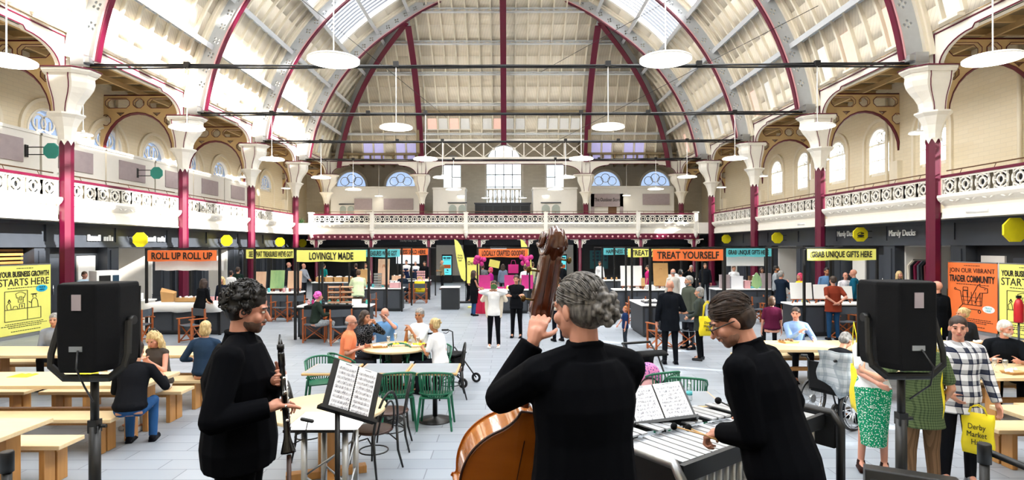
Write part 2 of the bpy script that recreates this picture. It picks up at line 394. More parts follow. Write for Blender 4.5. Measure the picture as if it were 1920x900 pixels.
# panels low on the roof that imitate reflected coloured stage light
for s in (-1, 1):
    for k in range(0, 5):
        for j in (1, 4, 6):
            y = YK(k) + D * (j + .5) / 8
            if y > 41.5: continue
            w_ = empty(window_or_painted_light_name()); struct(w_); mb = MB()  # no opening here: the panel is painted reflected light
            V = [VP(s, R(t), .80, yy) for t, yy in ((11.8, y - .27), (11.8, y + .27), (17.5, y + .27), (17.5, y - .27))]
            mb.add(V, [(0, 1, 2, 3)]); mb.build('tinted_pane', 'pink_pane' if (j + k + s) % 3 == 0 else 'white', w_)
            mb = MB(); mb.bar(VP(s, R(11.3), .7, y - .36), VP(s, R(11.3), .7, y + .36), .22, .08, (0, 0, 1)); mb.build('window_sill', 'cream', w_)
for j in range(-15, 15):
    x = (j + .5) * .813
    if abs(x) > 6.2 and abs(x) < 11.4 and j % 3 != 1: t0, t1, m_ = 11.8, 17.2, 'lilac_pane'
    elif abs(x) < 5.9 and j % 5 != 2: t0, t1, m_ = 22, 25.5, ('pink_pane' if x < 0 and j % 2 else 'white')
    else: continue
    w_ = empty(window_or_painted_light_name()); struct(w_)  # cove panels are painted stage light too, not glazing
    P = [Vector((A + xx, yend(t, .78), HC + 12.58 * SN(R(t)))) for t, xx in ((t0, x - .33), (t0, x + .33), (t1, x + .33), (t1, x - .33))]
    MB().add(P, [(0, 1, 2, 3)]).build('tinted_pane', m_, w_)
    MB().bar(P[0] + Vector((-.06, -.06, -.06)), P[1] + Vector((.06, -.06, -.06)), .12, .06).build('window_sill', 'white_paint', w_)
# ribs
ang = lambda i, n, t0, t1: R(t0 + (t1 - t0) * i / n)
def rib_web(P0, P1, M, holes):
    v = MB(); v.plate(M, [P0 + P1[::-1]] + holes, .09); return v
RG = 'curved roof ribs across the nave'
def make_rib():
    root = empty('roof_rib'); tag(root, 'x', 'roof rib', RG)
    for s in (-1, 1):
        n = 30
        P0 = [((12.42) * math.cos(ang(i, n, 8, 90)) * s, HC + 11.82 * SN(ang(i, n, 8, 90))) for i in range(n + 1)]
        P1 = [((13.05) * math.cos(ang(i, n, 8, 90)) * s, HC + 12.45 * SN(ang(i, n, 8, 90))) for i in range(n + 1)]
        holes = []
        for i in range(24):
            t = R(13 + i * 3.0); c = ((12.72) * math.cos(t) * s, HC + 12.12 * SN(t))
            if t > R(86): break
            for q in range(4):
                a = t + q * math.pi / 2; cc = (c[0] + .1 * math.cos(a), c[1] + .1 * math.sin(a)); holes.append([(cc[0] + .052 * math.cos(b), cc[1] + .052 * math.sin(b)) for b in [j * math.pi / 3 for j in range(6)]])
        w_ = rib_web(P0, P1, frame((A, 0, 0), (1, 0, 0), (0, 0, 1)), holes).build('web', 'grey_web', root)
        mb = MB(); strip(mb, arcpts(s, 8, 90, -.06, 0, 40), .2, .06, Vector((0, 1, 0))); mb.build('flange', 'maroon', root)
        mb = MB(); strip(mb, arcpts(s, 8, 90, .0, 0, 40), .27, .04, Vector((0, 1, 0))); mb.build('flange_edge', 'pink_line', root)
        mb = MB(); strip(mb, arcpts(s, 8, 90, .62, 0, 40), .34, .1, Vector((0, 1, 0))); strip(mb, arcpts(s, 8, 90, .72, 0, 40), .5, .12, Vector((0, 1, 0))); mb.build('outer_chord', 'cream', root)
    return root
rib0 = make_rib(); rib0.location = (0, YK(0), 0)
rib0['label'] = 'grey pierced arch rib with maroon edge, nearest to the camera'
for k in range(1, 5): dup(rib0, (0, YK(k), 0), 0, 'grey pierced arch rib with maroon edge over the %s pair of columns in sight' % ORD[k - 1])
# hip and cove ribs
def path_rib(name, pts, label, webdir, wd=.3, wdep=.5):
    root = empty(name); tag(root, label, 'roof rib', 'straight and diagonal ribs of the end cove')
    P = [(p, o_) for p, o_ in pts]; d = (P[-1][0] - P[0][0])
    nr = webdir
    mb = MB(); strip(mb, [(p - o_ * .06, o_) for p, o_ in P], wd, .06, nr); mb.build('flange', 'maroon', root)
    mb = MB(); strip(mb, [(p, o_) for p, o_ in P], .1, wdep, nr); mb.build('web', 'grey_web', root)
for x, tm, lb in ((-6.1, 59, 'maroon edged rib rising from the left column of the far gallery'), (0, 88, 'maroon edged rib rising up the centre of the far cove'), (6.1, 59, 'maroon edged rib rising from the right column of the far gallery')):
    P = [(Vector((A + x, yend(t, .0), HC + 11.8 * SN(R(t)))), Vector((0, math.cos(R(t)), math.sin(R(t))))) for t in np.linspace(11 if x else 17, tm, 20)]
    path_rib('cove_rib', P, lb, Vector((1, 0, 0)), .4)
for s, nm in ((-1, 'left'), (1, 'right')):
    P = [(Vector((A + s * 12.4 * math.cos(R(t)), yend(t, 0), HC + 11.8 * SN(R(t)))), Vector((s * .7 * math.cos(R(t)), .7 * math.cos(R(t)), math.sin(R(t)))).normalized()) for t in np.linspace(9, 60, 22)]
    path_rib('hip_rib', P, 'diagonal maroon edged rib in the far %s corner of the roof' % nm, Vector((1, -s, 0)).normalized(), .36, .7)
# columns
def col_half(zp):  # (z, nave, outer, depth)
    pass
BUL = [(6.5, .34, .30, .28), (6.66, .35, .31, .29), (6.82, .40, .32, .3), (6.98, .50, .34, .32), (7.14, .63, .37, .36), (7.3, .73, .41, .4), (7.46, .77, .44, .43), (7.6, .75, .45, .44), (7.72, .78, .46, .45)]
def octo(z, a, b, d, s):
    c = .41; return [(-s * a, -d * c, z), (-s * a * .62, -d, z), (s * b * .62, -d, z), (s * b, -d * c, z), (s * b, d * c, z), (s * b * .62, d, z), (-s * a * .62, d, z), (-s * a, d * c, z)]
def make_column(s, back=False, z0=0.0):
    root = empty('column'); tag(root, 'x', 'column')
    MB().lathe([(.30, z0), (.30, z0 + .12), (.22, z0 + .2), (.195, z0 + .3), (.195, 5.8)], n=8, smooth=False, a0=math.pi / 8).build('shaft', 'maroon', root)
    mb = MB(); mb.lathe([(.21, 5.72), (.225, 5.9), (.28, 6.15), (.4, 6.4), (.5, 6.5), (.5, 6.55), (.3, 6.56)], n=8, smooth=False, a0=math.pi / 8)
    for j in range(8):
        a = math.pi / 4 * j + math.pi / 8; mb.add([(.23 * math.cos(a - .39), .23 * math.sin(a - .39), 5.75), (.23 * math.cos(a + .39), .23 * math.sin(a + .39), 5.75), (.225 * math.cos(a), .225 * math.sin(a), 5.58)], [(0, 1, 2)])
    mb.build('bell_capital', 'white_paint', root)
    sc_ = s if not back else s
    mb = MB(); mb.rings([octo(z, a if not back else (a + b) / 2, b if not back else (a + b) / 2, d, sc_) for z, a, b, d in BUL], True, False, False)
    mb.rings([octo(z, a, b, d, sc_) for z, a, b, d in ((7.7, .8, .5, .5), (7.78, .9, .56, .56), (7.84, .9, .56, .56))], True, False, False)
    cp = mb.build('bracket_capital', 'white_paint', root)
    mb = MB()
    for i in (1, 2, 5, 6):
        P = []
        for z, a, b, d in BUL:
            a_ = a if not back else (a + b) / 2; b_ = b if not back else (a + b) / 2
            q = Vector(octo(z, a_, b_, d, sc_)[i]); q.x *= .8; q.y *= 1.01; P.append(q)
        mb.tube(P, .016, 5)
    q = octo(7.85, .92, .58, .58, sc_); mb.tube(q, .022, 5, closed=True)
    mb.build('pinstripe', 'maroon', cp)
    return root
colL = make_column(-1); colR = make_column(1)
for s, proto, nm in ((-1, colL, 'left'), (1, colR, 'right')):
    for k in range(0, 6):
        o = proto if k == 0 else dup(proto)
        o.location = (A + s * 13.2, YK(k), 0); o['group'] = 'arcade columns'
        o['label'] = 'maroon column with white flared capital, out at the near %s edge' % nm if k == 0 else 'maroon column with white flared capital, %s in the %s arcade' % (ORD[k - 1], nm)
for s, nm in ((-1, 'left'), (1, 'right')):
    o = make_column(1, True, 3.45); o.location = (A + s * 6.1, YB, 0); o['group'] = 'arcade columns'; o['label'] = 'column on the far gallery floor, %s of the central opening' % nm
# arcade beams with rounded spandrels (panel between columns k and k+1)
def arcade_panel(s, L_, M):
    """panel in plane: u along, v up"""
    z0, zt, zb = 7.84, 8.95, 8.62
    pts = [(0.02, z0), (0.02, zt), (L_ - .02, zt), (L_ - .02, z0), (L_ - .42, z0)]
    n = 8
    R_ = []
    for i in range(n + 1):
        a = math.pi / 2 * i / n; R_.append((L_ - .42 - 1.25 * (1 - math.cos(a)), z0 + (zb - .1 - z0) * math.sin(a)))
    R_.append((L_ - 1.75, zb))
    Lf = [(L_ - u, v) for u, v in R_[::-1]]
    pts = [(0.02, z0), (0.02, zt), (L_ - .02, zt), (L_ - .02, z0)] + R_ + Lf
    return pts, R_, Lf
def make_panel(name, L_, M, root=None):
    pts, R_, Lf = arcade_panel(1, L_, M)
    mb = MB(); mb.plate(M, [pts], .12); return mb, R_, Lf
for s, nm in ((-1, 'left'), (1, 'right')):
    root = empty('arcade_beam', (A + s * 13.15, 0, 0)); base = root
    M = frame((0, 0, 0), (0, 1, 0), (0, 0, 1))
    mb, R_, Lf = make_panel('p', D, M); mb.box(-.25 if s < 0 else 0, 0 if s < 0 else .25, 0, D, 8.62, 8.95); mb.build('spandrel_panel', 'white_paint', root)
    mb = MB(); fx = -s * .075
    L1 = [(fx, u, v) for u, v in R_ + Lf]; mb.tube(L1, .022, 6)
    mb.tube([(fx, .22, 7.9), (fx, .22, 8.85), (fx, D - .22, 8.85), (fx, D - .22, 7.9)], .028, 4)
    mb.build('moulding_line', 'maroon', root)
    for k in range(-1, 5):
        o = base if k == -1 else dup(base)
        o.location = (A + s * 13.15, YK(k), 0)
        tag(o, 'white spandrel beam with maroon lines along the %s arcade, bay %s from the camera' % (nm, ORD[k + 1]), 'arcade beam', 'arcade beams between the columns')
# back arcade beams
for x0, x1, lb in ((-13.2, -6.1, 'left'), (-6.1, 6.1, 'centre'), (6.1, 13.2, 'right')):
    L_ = x1 - x0; root = empty('arcade_beam', (A + x0, YB, 0)); tag(root, 'white spandrel beam with maroon lines above the far gallery, %s span' % lb, 'arcade beam', 'arcade beams between the columns')
    mb, R_, Lf = make_panel('p', L_, frame((0, 0, 0), (1, 0, 0), (0, 0, 1))); mb.box(0, L_, 0, .3, 8.7, 9.0); mb.build('spandrel_panel', 'white_paint', root)
    mb = MB(); mb.tube([(u, -.08, v) for u, v in R_ + Lf], .025, 6); mb.tube([(.3, -.08, 7.9), (.3, -.08, 8.85), (L_ - .3, -.08, 8.85), (L_ - .3, -.08, 7.9)], .03, 4); mb.build('moulding_line', 'maroon', root)
# lattice truss over the central opening
root = empty('lattice_truss', (A, YB, 0)); tag(root, 'white cross braced truss over the central opening of the far gallery', 'truss')
mb = MB(); mb.box(-6, 6, -.08, .08, 8.98, 9.15); mb.box(-6, 6, -.06, .06, 10.35, 10.5)
for i in range(9): mb.bar((-6 + i * 1.5, 0, 9.1), (-6 + i * 1.5, 0, 10.4), .09, .1)
mb.build('chords', 'white_paint', root)
mb = MB()
for i in range(8):
    a, b = -6 + i * 1.5, -4.5 + i * 1.5; mb.bar((a, 0, 9.15), (b, 0, 10.35), .05, .05, (0, 1, 0)); mb.bar((a, 0, 10.35), (b, 0, 9.15), .05, .05, (0, 1, 0))
    mb.annulus(frame(((a + b) / 2, 0, 9.75), (1, 0, 0), (0, 0, 1)), .12, .05, .06, 10)
mb.build('braces', 'white_paint', root)
# side gallery arches (tan pierced) running from column to outer wall
def make_garch(s):
    root = empty('gallery_arch'); tag(root, 'x', 'gallery arch'); W = 3.3
    M = frame((0, 0, 0), (s, 0, 0), (0, 0, 1))
    zt = 8.75; n = 14; cx, rx, z0, ry = W / 2 + .05, W / 2 - .22, 6.45, 1.62
    arc = [(cx + rx * math.cos(math.pi * i / n), z0 + ry * math.sin(math.pi * i / n)) for i in range(n + 1)]
    outer = [(.0, zt), (W, zt), (W, 6.0), (W - .12, 6.0)] + arc + [(.0, z0 + .2)]
    def octh(c0, c1, a, b): k = .35; return [(c0 - a, c1 - b * k), (c0 - a, c1 + b * k), (c0 - a + b * (1 - k), c1 + b), (c0 + a - b * (1 - k), c1 + b), (c0 + a, c1 + b * k), (c0 + a, c1 - b * k), (c0 + a - b * (1 - k), c1 - b), (c0 - a + b * (1 - k), c1 - b)]
    H = [octh(.78, 8.45, .5, .2), octh(W / 2, 8.45, .22, .2), octh(W - .78, 8.45, .5, .2), octh(.36, 7.75, .22, .22), octh(W - .3, 7.75, .2, .22)]
    H += [[(.75, 8.05), (1.05, 8.05), (.9, 7.93)], [(W - 1.05, 8.05), (W - .75, 8.05), (W - .9, 7.93)]]
    MB().plate(M, [outer] + H, .14).build('pierced_web', 'tan', root)
    mb = MB()
    mb.tube([M @ Vector((u, v, 0)) for u, v in arc], .075, 4, flat=1.2); mb.tube([M @ Vector((W - .03, 6.0, 0)), M @ Vector((W - .03, zt, 0))], .07, 4)
    for h in H: mb.tube([M @ Vector((u, v, -.08 * s)) for u, v in h], .014, 4, closed=True); mb.tube([M @ Vector((u, v, .08 * s)) for u, v in h], .014, 4, closed=True)
    mb.tube([M @ Vector((0, zt, 0)), M @ Vector((W, zt, 0))], .08, 4)
    mb.build('edging', 'darkred', root)
    MB().lathe([(.05, -.45), (.12, -.35), (.16, -.1), (.22, 0)], c=(s * (W - .1), 0, 6.0), n=8).build('corbel', 'cream', root)
    return root
for s, nm in ((-1, 'left'), (1, 'right')):
    g0 = make_garch(s)
    for k in range(0, 6):
        o = g0 if k == 0 else dup(g0); o.location = (A + s * 13.35, YK(k), 0); o['group'] = 'pierced arches over the side galleries'
        o['label'] = 'tan pierced arch with octagon openings across the %s gallery, %s from the camera' % (nm, ORD[k])
# gallery ceiling with joists
for s, nm in ((-1, 'left'), (1, 'right')):
    mb = MB(); mb.box(min(A + s * 13.2, A + s * 16.7), max(A + s * 13.2, A + s * 16.7), YF, YE, 9.3, 9.45); o = mb.build('ceiling_%s' % nm, 'joist'); struct(o)
    mb = MB()
    for i in range(52): y = -6 + i * 1.06; mb.box(min(A + s * 13.3, A + s * 16.6), max(A + s * 13.3, A + s * 16.6), y, y + .09, 9.1, 9.3)
    for x in (14.2, 15.3): mb.box(A + s * x - .05, A + s * x + .05, YF, YE, 8.95, 9.12)
    mb.build('joists', 'tan', o)
# slabs of the galleries, soffits, outer walls
for s, nm in ((-1, 'left'), (1, 'right')):
    a, b = sorted((A + s * 13.42, A + s * 16.7)); mb = MB(); mb.box(a, b, YF, YE, 3.3, 3.5); trim(mb, 'cream')
mb = MB(); mb.box(A - 13.42, A + 13.42, 37.75, YE, 3.3, 3.5); trim(mb, 'cream')
def wall_with_windows(name, s, ys, zs, th=.3):
    """outer wall in plane X; windows (y centre, width, sill, spring)"""
    M = frame((A + s * 16.6, 0, 0), (0, 1, 0), (0, 0, 1)); hol = []
    for (yc, w_, z0, zsp) in ys:
        hol.append([(yc - w_/2, z0), (yc + w_/2, z0)] + [(yc + w_/2 * math.cos(t), zsp + w_/2 * math.sin(t)) for t in np.linspace(0, math.pi, 10)])
    mb = MB(); mb.plate(M, [[(YF, 3.5), (YE, 3.5), (YE, 9.4), (YF, 9.4)]] + hol, th)
    mb.box(min(A + s * 16.45, A + s * 16.75), max(A + s * 16.45, A + s * 16.75), YF, YE, 0, 3.5)
    o = mb.build(name, 'cream_brick'); struct(o)
    for (yc, w_, z0, zsp) in ys:
        r = empty(window_or_painted_light_name()); struct(r); hw = w_/2
        mb = MB(); mb.plate(M, [[(yc - hw, z0), (yc + hw, z0)] + [(yc + hw * math.cos(t), zsp + hw * math.sin(t)) for t in np.linspace(0, math.pi, 10)]], .01); mb.build('window_glass', 'window_glass' if s > 0 else 'stained_glass', r)
        mb = MB(); f = lambda u, v: M @ Vector((u, v, 0))
        for i in (1, 2): mb.bar(f(yc - hw + w_ * i / 3, z0), f(yc - hw + w_ * i / 3, zsp + hw * .55), .05, .06)
        mb.bar(f(yc - hw, zsp), f(yc + hw, zsp), .06, .08); mb.bar(f(yc - hw, z0), f(yc + hw, z0), .12, .3)
        mb.bar(f(yc - hw, (z0 + zsp) / 2), f(yc + hw, (z0 + zsp) / 2), .04, .04)
        for t in (R(60), R(120)): mb.annulus(M @ Matrix.Translation((yc + hw * .45 * math.cos(t), zsp + hw * .5 * math.sin(t), 0)), hw * .36, hw * .29, .06, 14)
        mb.annulus(M @ Matrix.Translation((yc, zsp, 0)), hw + .02, hw - .06, .34, 16, a1=math.pi)
        mb.build('window_frame', 'white_paint', r)
        mb = MB(); mb.annulus(frame((A + s * 16.42, yc, zsp), (0, 1, 0), (0, 0, 1)), hw + .38, hw + .26, .12, 18, a1=math.pi)
        for q in (-1, 1): mb.box(A + s * 16.42 - .06, A + s * 16.42 + .06, yc + q * (hw + .32) - .06, yc + q * (hw + .32) + .06, 3.5, zsp)
        mb.build('arch_moulding', 'cream', r)
H2 = D / 2
wr = [(25.6 - H2 + i * H2 - 6 * H2, 1.35, 5.55, 6.95) for i in range(-2, 15) if i not in (11,)]
wr = [t for t in wr if -9 < t[0] < 41 and not (17.5 < t[0] < 20)]
wl = [(24.5 + i * H2, 1.8, 6.35, 6.6) for i in range(-9, 6)]
wall_with_windows('wall_right', 1, wr, None); wall_with_windows('wall_left', -1, wl, None)
# vertical pilaster strips and pipes on the outer walls
for s in (-1, 1):
    for k in range(-1, 6):
        mb = MB(); x = A + s * 16.35; mb.box(x - .12, x + .12, YK(k) - .25, YK(k) + .25, 3.5, 6.0); mb.cyl((x, YK(k) + .6, 3.5), (x, YK(k) + .6, 9), .06, n=8)
        trim(mb, 'cream')
# ------------------------------------------------------------------ balustrades
def make_balus(L_, lobed=False):
    root = empty('balustrade'); tag(root, 'x', 'balustrade')
    M0 = lambda u, v: frame((u, 0, v), (1, 0, 0), (0, 0, 1))
    n = max(2, round(L_ / .62)); st = L_ / n
    mb = MB(); mb.box(0, L_, -.03, .03, 4.0, 4.04); mb.box(0, L_, -.03, .03, 4.47, 4.52)
    for i in range(n):
        u = (i + .5) * st
        if not lobed:
            mb.annulus(M0(u, 4.255), .26, .225, .05, 18, sy=.86); mb.annulus(M0(u, 4.255), .125, .085, .05, 12, sy=1.1)
            mb.bar((u, 0, 4.04), (u, 0, 4.13), .03, .05); mb.bar((u, 0, 4.38), (u, 0, 4.47), .03, .05)
            for q in (-1, 1):
                mb.bar((u + q * .12, 0, 4.255), (u + q * .23, 0, 4.255), .05, .025); mb.bar((u + q * .2, 0, 4.04), (u + q * .2, 0, 4.47), .022, .05)
                mb.bar((u + q * st / 2, 0, 4.04), (u + q * st / 2, 0, 4.47), .025, .05)
        else:
            mb.annulus(M0(u, 4.255), .225, .185, .05, 16); mb.annulus(M0(u, 4.255), .12, .08, .05, 10)
            for q in range(4):
                a = q * math.pi / 2 + math.pi / 4; mb.bar((u + .11 * math.cos(a), 0, 4.255 + .11 * math.sin(a)), (u + .3 * math.cos(a), 0, 4.255 + .3 * math.sin(a)), .03, .04, (0, 1, 0))
            mb.annulus(M0(u + st / 2, 4.255), .1, .065, .04, 8)
    mb.build('pierced_panel', 'white_paint', root)
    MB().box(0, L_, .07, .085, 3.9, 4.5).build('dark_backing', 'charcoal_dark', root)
    mb = MB(); P = [(.16, 4.0), (.17, 3.93), (.13, 3.85), (.02, 3.74), (-.06, 3.68), (-.08, 3.6)]
    V = []; 
    for x in (-.02, L_ + .02): V.append([(x, -p[0], p[1]) for p in P] + [(x, .1, 3.6), (x, .1, 4.0)])
    mb.rings(V, True, False, False)
    for i in range(n * 2):
        u = (i + .5) * st / 2; mb.ell((u, -.09, 3.83), (.12, .035, .035), (R(35), R(25 if i % 2 else -25), 0), 8, 5)
    mb.box(0, L_, -.02, .14, 3.3, 3.6); mb.box(0, L_, -.05, .14, 3.3, 3.34)
    mb.build('cornice', 'white_paint', root)
    MB().box(-.02, L_ + .02, -.06, .06, 4.52, 4.6).build('handrail', 'maroon', root, .01)
    mb = MB(); mb.tube([(0, .12, 4.74), (L_, .12, 4.74)], .018, 6)
    for i in range(5): mb.tube([(L_ * (i + .5) / 5, .12, 4.74), (L_ * (i + .5) / 5, .05, 4.58)], .01, 5)
    mb.build('brass_rail', 'brown', root)
    return root
b0 = make_balus(D - .5)
first = True
for s, nm in ((-1, 'left'), (1, 'right')):
    for k in range(-2, 4):
        o = b0 if first else dup(b0); first = False
        o['group'] = 'gallery balustrades'; o['label'] = 'white pierced balustrade with maroon rail on the %s gallery, bay %s from the camera' % (nm, ORD[k + 2])
        if s > 0: o.location = (A + 13.3, YK(k) + D - .25, 0); o.rotation_euler = (0, 0, R(-90))
        else: o.location = (A - 13.3, YK(k) + .25, 0); o.rotation_euler = (0, 0, R(90))
bs = [-12.5, -8.6, -2.6, 2.5, 8.4, 12.1]
for i, (x0, x1) in enumerate(zip(bs[:-1], bs[1:])):
    o = make_balus(x1 - x0 - .1, True); o.location = (x0 + .05, 37.6, 0); o['group'] = 'gallery balustrades'
    o['label'] = 'white balustrade of lobed circles on the far gallery, %s from the left' % ORD[i].replace('nearest', 'first')
for i, x in enumerate(bs):
    o = MB().box(x - .12, x + .12, 37.35, 37.72, 3.5, 4.62).box(x - .15, x + .15, 37.32, 37.75, 4.62, 4.7).lathe([(.02, 3.0), (.1, 3.15), (.15, 3.35), (.15, 3.5)], c=(x, 37.5, 0), n=8).build('newel_post', 'white_paint')
    tag(o, 'white post on the far balustrade, %s from the left' % ORD[i].replace('nearest', 'first'), 'post', 'posts of the far balustrade')
for s in (-1, 1):
    a, b = sorted((A + s * 13.25, A + s * 12.4)); trim(MB().box(a, b, 37.3, 37.75, 3.3, 4.0), 'white_paint')
# ground floor under the far gallery: maroon beam, slim columns
mb = MB(); mb.box(-12.7, 12.3, 37.5, 37.7, 2.95, 3.3); o = trim(mb, 'maroon')
mb = MB()
for i in range(70): mb.ell((-12.4 + i * .355, 37.48, 3.12), (.07, .03, .07), None, 8, 4)
o2 = mb.build('stud_pattern', 'pink_line', o)
slim = empty('slim_column'); tag(slim, 'x', 'column')
MB().lathe([(.16, 0), (.16, .2), (.11, .3), (.1, 2.9)], n=10).build('shaft', 'maroon', slim)
mb = MB()
for q in (-1, 1):
    mb.tube([(q * (.1 + .5 * (1 - math.cos(t))), 0, 2.4 + .55 * math.sin(t)) for t in np.linspace(0, math.pi / 2, 7)], .035, 5); mb.annulus(frame((q * .26, 0, 2.78), (1, 0, 0), (0, 0, 1)), .13, .08, .05, 12); mb.bar((q * .1, 0, 2.93), (q * .62, 0, 2.93), .05, .05)
    mb.bar((q * .12, 0, 2.4), (q * .12, 0, 2.95), .04, .04)
mb.build('scroll_bracket', 'white_paint', slim)
for i, x in enumerate([-12.2, -8.7, -5.0, -1.75, 1.3, 4.7, 8.6, 12.0]):
    o = slim if i == 0 else dup(slim); o.location = (x, 37.6, 0); o['group'] = 'slim columns under the far gallery'; o['label'] = 'slim maroon column with white scroll brackets under the far gallery, %s from the left' % ORD[i].replace('nearest', 'first')
# ------------------------------------------------------------------ shop fronts along both sides
FX = 14.0
for s, nm in ((-1, 'left'), (1, 'right')):
    x = A + s * FX; sx = lambda d: x + s * d
    def bx(mb, d0, d1, y0, y1, z0, z1): a, b = sorted((sx(d0), sx(d1))); return mb.box(a, b, y0, y1, z0, z1)
    mb = MB(); bx(mb, 0, .25, YF, 41.5, 2.55, 3.3)
    mb.build  # fascia board with panels
    bx(mb, -.06, .05, YF, 41.5, 3.2, 3.3); bx(mb, -.1, .1, YF, 41.5, 2.5, 2.58); bx(mb, -.05, .05, YF, 41.5, 2.58, 2.68)
    for i in range(-7, 19):
        y = YK(0) + i * D / 2 - 3
        if -6 < y < 41: bx(mb, -.04, .1, y - .05, y + .05, 2.6, 3.25)
    trim(mb, 'charcoal')
    mb = MB()
    for i in range(-4, 10):
        y = YK(0) + i * D / 2
        if y > 41: continue
        bx(mb, -.05, .35, y - .3, y + .3, 0, 2.55); bx(mb, -.1, .3, y - .34, y + .34, 0, .5); bx(mb, -.08, .3, y - .33, y + .33, .52, .58)
        bx(mb, -.09, .3, y - .16, y + .16, .7, 2.4)
    trim(mb, 'charcoal')
# bay infill: interiors
def shop(s, y0, y1, kind, lab):
    x = A + s * FX
    root = empty('shop_front', (0, 0, 0)); tag(root, lab, 'shop front', 'shop units under the side galleries')
    def bx(mb, d0, d1, ya, yb, z0, z1): a, b = sorted((x + s * d0, x + s * d1)); return mb.box(a, b, ya, yb, z0, z1)
    if kind == 'dark':
        mb = bx(MB(), .3, .4, y0, y1, 0, 2.5); mb.build('back_panel', 'interior_dark', root)
        mb = MB(); n = 3
        for i in range(n + 1): y = y0 + (y1 - y0) * i / n; bx(mb, .18, .3, y - .05, y + .05, 0, 2.5)
        bx(mb, .18, .3, y0, y1, 2.1, 2.2); mb.build('glazing_frame', 'charcoal', root)
    elif kind == 'cream':
        mb = bx(MB(), 1.9, 2.0, y0, y1, 0, 2.5); bx(mb, .3, 2, y0, y0 + .08, 0, 2.5); bx(mb, .3, 2, y1 - .08, y1, 0, 2.5); bx(mb, .3, 2.0, y0, y1, 2.45, 2.5); mb.build('interior_wall', 'kiosk', root)
        mb = bx(MB(), 1.5, 1.8, y0 + .5, y1 - .4, 0, 1.0); bx(mb, 1.6, 1.85, y0 + .6, y1 - .6, 1.3, 1.35); bx(mb, 1.6, 1.85, y0 + .6, y1 - .6, 1.8, 1.85); mb.build('back_shelf', 'brown', root)
    elif kind == 'slats':
        mb = bx(MB(), .3, .4, y0, y1, 0, 2.5); mb.build('back_panel', 'interior_dark', root)
        mb = MB()
        for i in range(20): bx(mb, .2, .28, y0 + .1, y1 - .1, .1 + i * .12, .17 + i * .12)
        mb.build('timber_slats', 'oak_leg', root)
    elif kind == 'door':
        mb = bx(MB(), .3, .38, y0, y1, 0, 2.5); mb.build('wall_panel', 'charcoal_dark', root)
        mb = bx(MB(), .22, .3, y0 + .3, y0 + 1.3, 0, 2.15); d = mb.build('door_leaf', 'charcoal', root)
        mb = MB(); mb.cyl((x + s * .2, y0 + .45, 1.0), (x + s * .2, y0 + .45, 1.3), .02, n=6); mb.build('door_handle', 'chrome', d)
        mb = bx(MB(), .24, .3, y0 + 1.6, y1 - .2, .2, 2.2); mb.build('poster_board', 'kiosk', root)
kinds = {-1: ['dark', 'dark', 'dark', 'cream', 'slats', 'door', 'cream', 'dark', 'cream', 'dark', 'dark'], 1: ['dark', 'dark', 'dark', 'cream', 'door', 'cream', 'door', 'dark', 'cream', 'dark', 'door']}
KN = {'dark': 'dark glazed shop front', 'cream': 'open shop unit with cream interior', 'slats': 'shop front behind timber slats', 'door': 'grey panelled shop front with door'}
ordn = ['nearest', 'second', 'third', 'fourth', 'fifth', 'sixth', 'seventh', 'eighth', 'ninth', 'tenth', 'eleventh']
for s, nm in ((-1, 'left'), (1, 'right')):
    for j in range(-3, 8):
        y0 = YK(0) + j * D / 2 + .3; y1 = y0 + D / 2 - .6
        if y1 < 4 or y0 > 41: continue
        k = kinds[s][j + 3]; shop(s, y0, y1, k, '%s under the %s gallery, %s unit from the camera' % (KN[k], nm, ordn[j + 3]))
# kiosk fronts on the left gallery (mauve sign boards and paired arched windows)
def kiosk_bay(parent_name, M, L_, sign, lab, h=2.85, text=None, door='arches'):
    root = empty('gallery_kiosk'); tag(root, lab, 'kiosk', 'kiosks on the upper gallery'); root.matrix_world = M
    hol = []
    ws = [(L_/2 - .42, .3), (L_/2 + .42, .3)]
    for u, hw in ws: hol.append([(u - hw, .1), (u + hw, .1)] + [(u + hw * math.cos(t), 1.15 + hw * math.sin(t)) for t in np.linspace(0, math.pi, 9)])
    P = frame((0, 0, 0), (1, 0, 0), (0, 0, 1))
    mb = MB(); mb.plate(P, [[(0, 0), (L_, 0), (L_, h), (0, h)]] + hol, .1); mb.box(0, L_, -.08, .08, h - .06, h + .04); mb.box(L_/2 - .9, L_/2 + .9, -.09, 0, 1.58, 1.64); mb.box(0, L_, -.07, .02, 0, .12)
    mb.build('front_wall', 'kiosk', root)
    mb = MB()
    for u, hw in ws: mb.box(u - hw, u + hw, .03, .04, .1, 1.5)
    mb.build('arched_panes', 'glasspane', root)
    mb = MB(); mb.box(L_/2 - .85, L_/2 + .85, -.09, -.04, 1.78, 2.55); sg = mb.build('sign_board', 'mauve', root)
    if text: MB().text(frame((L_/2, -.1, 2.15), (1, 0, 0), (0, 0, 1)), text, 1.3, .2, .01).build('lettering', 'ink', sg)
    return root
mat('glasspane', '#a9b3ad', .2)
for j in range(-3, 11):
    y = YK(0) + j * D / 2 - 1.2
    if y > 36: continue
    kiosk_bay('k', frame((A - 15.6, y, 3.5), (0, 1, 0), (-1, 0, 0)), D / 2 - .1, 1, 'cream kiosk front with mauve sign board on the left gallery, number %s from the camera' % ['one', 'two', 'three', 'four', 'five', 'six', 'seven', 'eight', 'nine', 'ten', 'eleven', 'twelve', 'thirteen', 'fourteen'][j + 3])
# fix: frame() gives z = x cross y ; local z must be world up
for o in list(C.objects):
    if o.name.startswith('gallery_kiosk'):
        p = o.matrix_world.translation.copy(); o.matrix_world = Matrix.Translation(p) @ Matrix.Rotation(R(90), 4, 'Z')
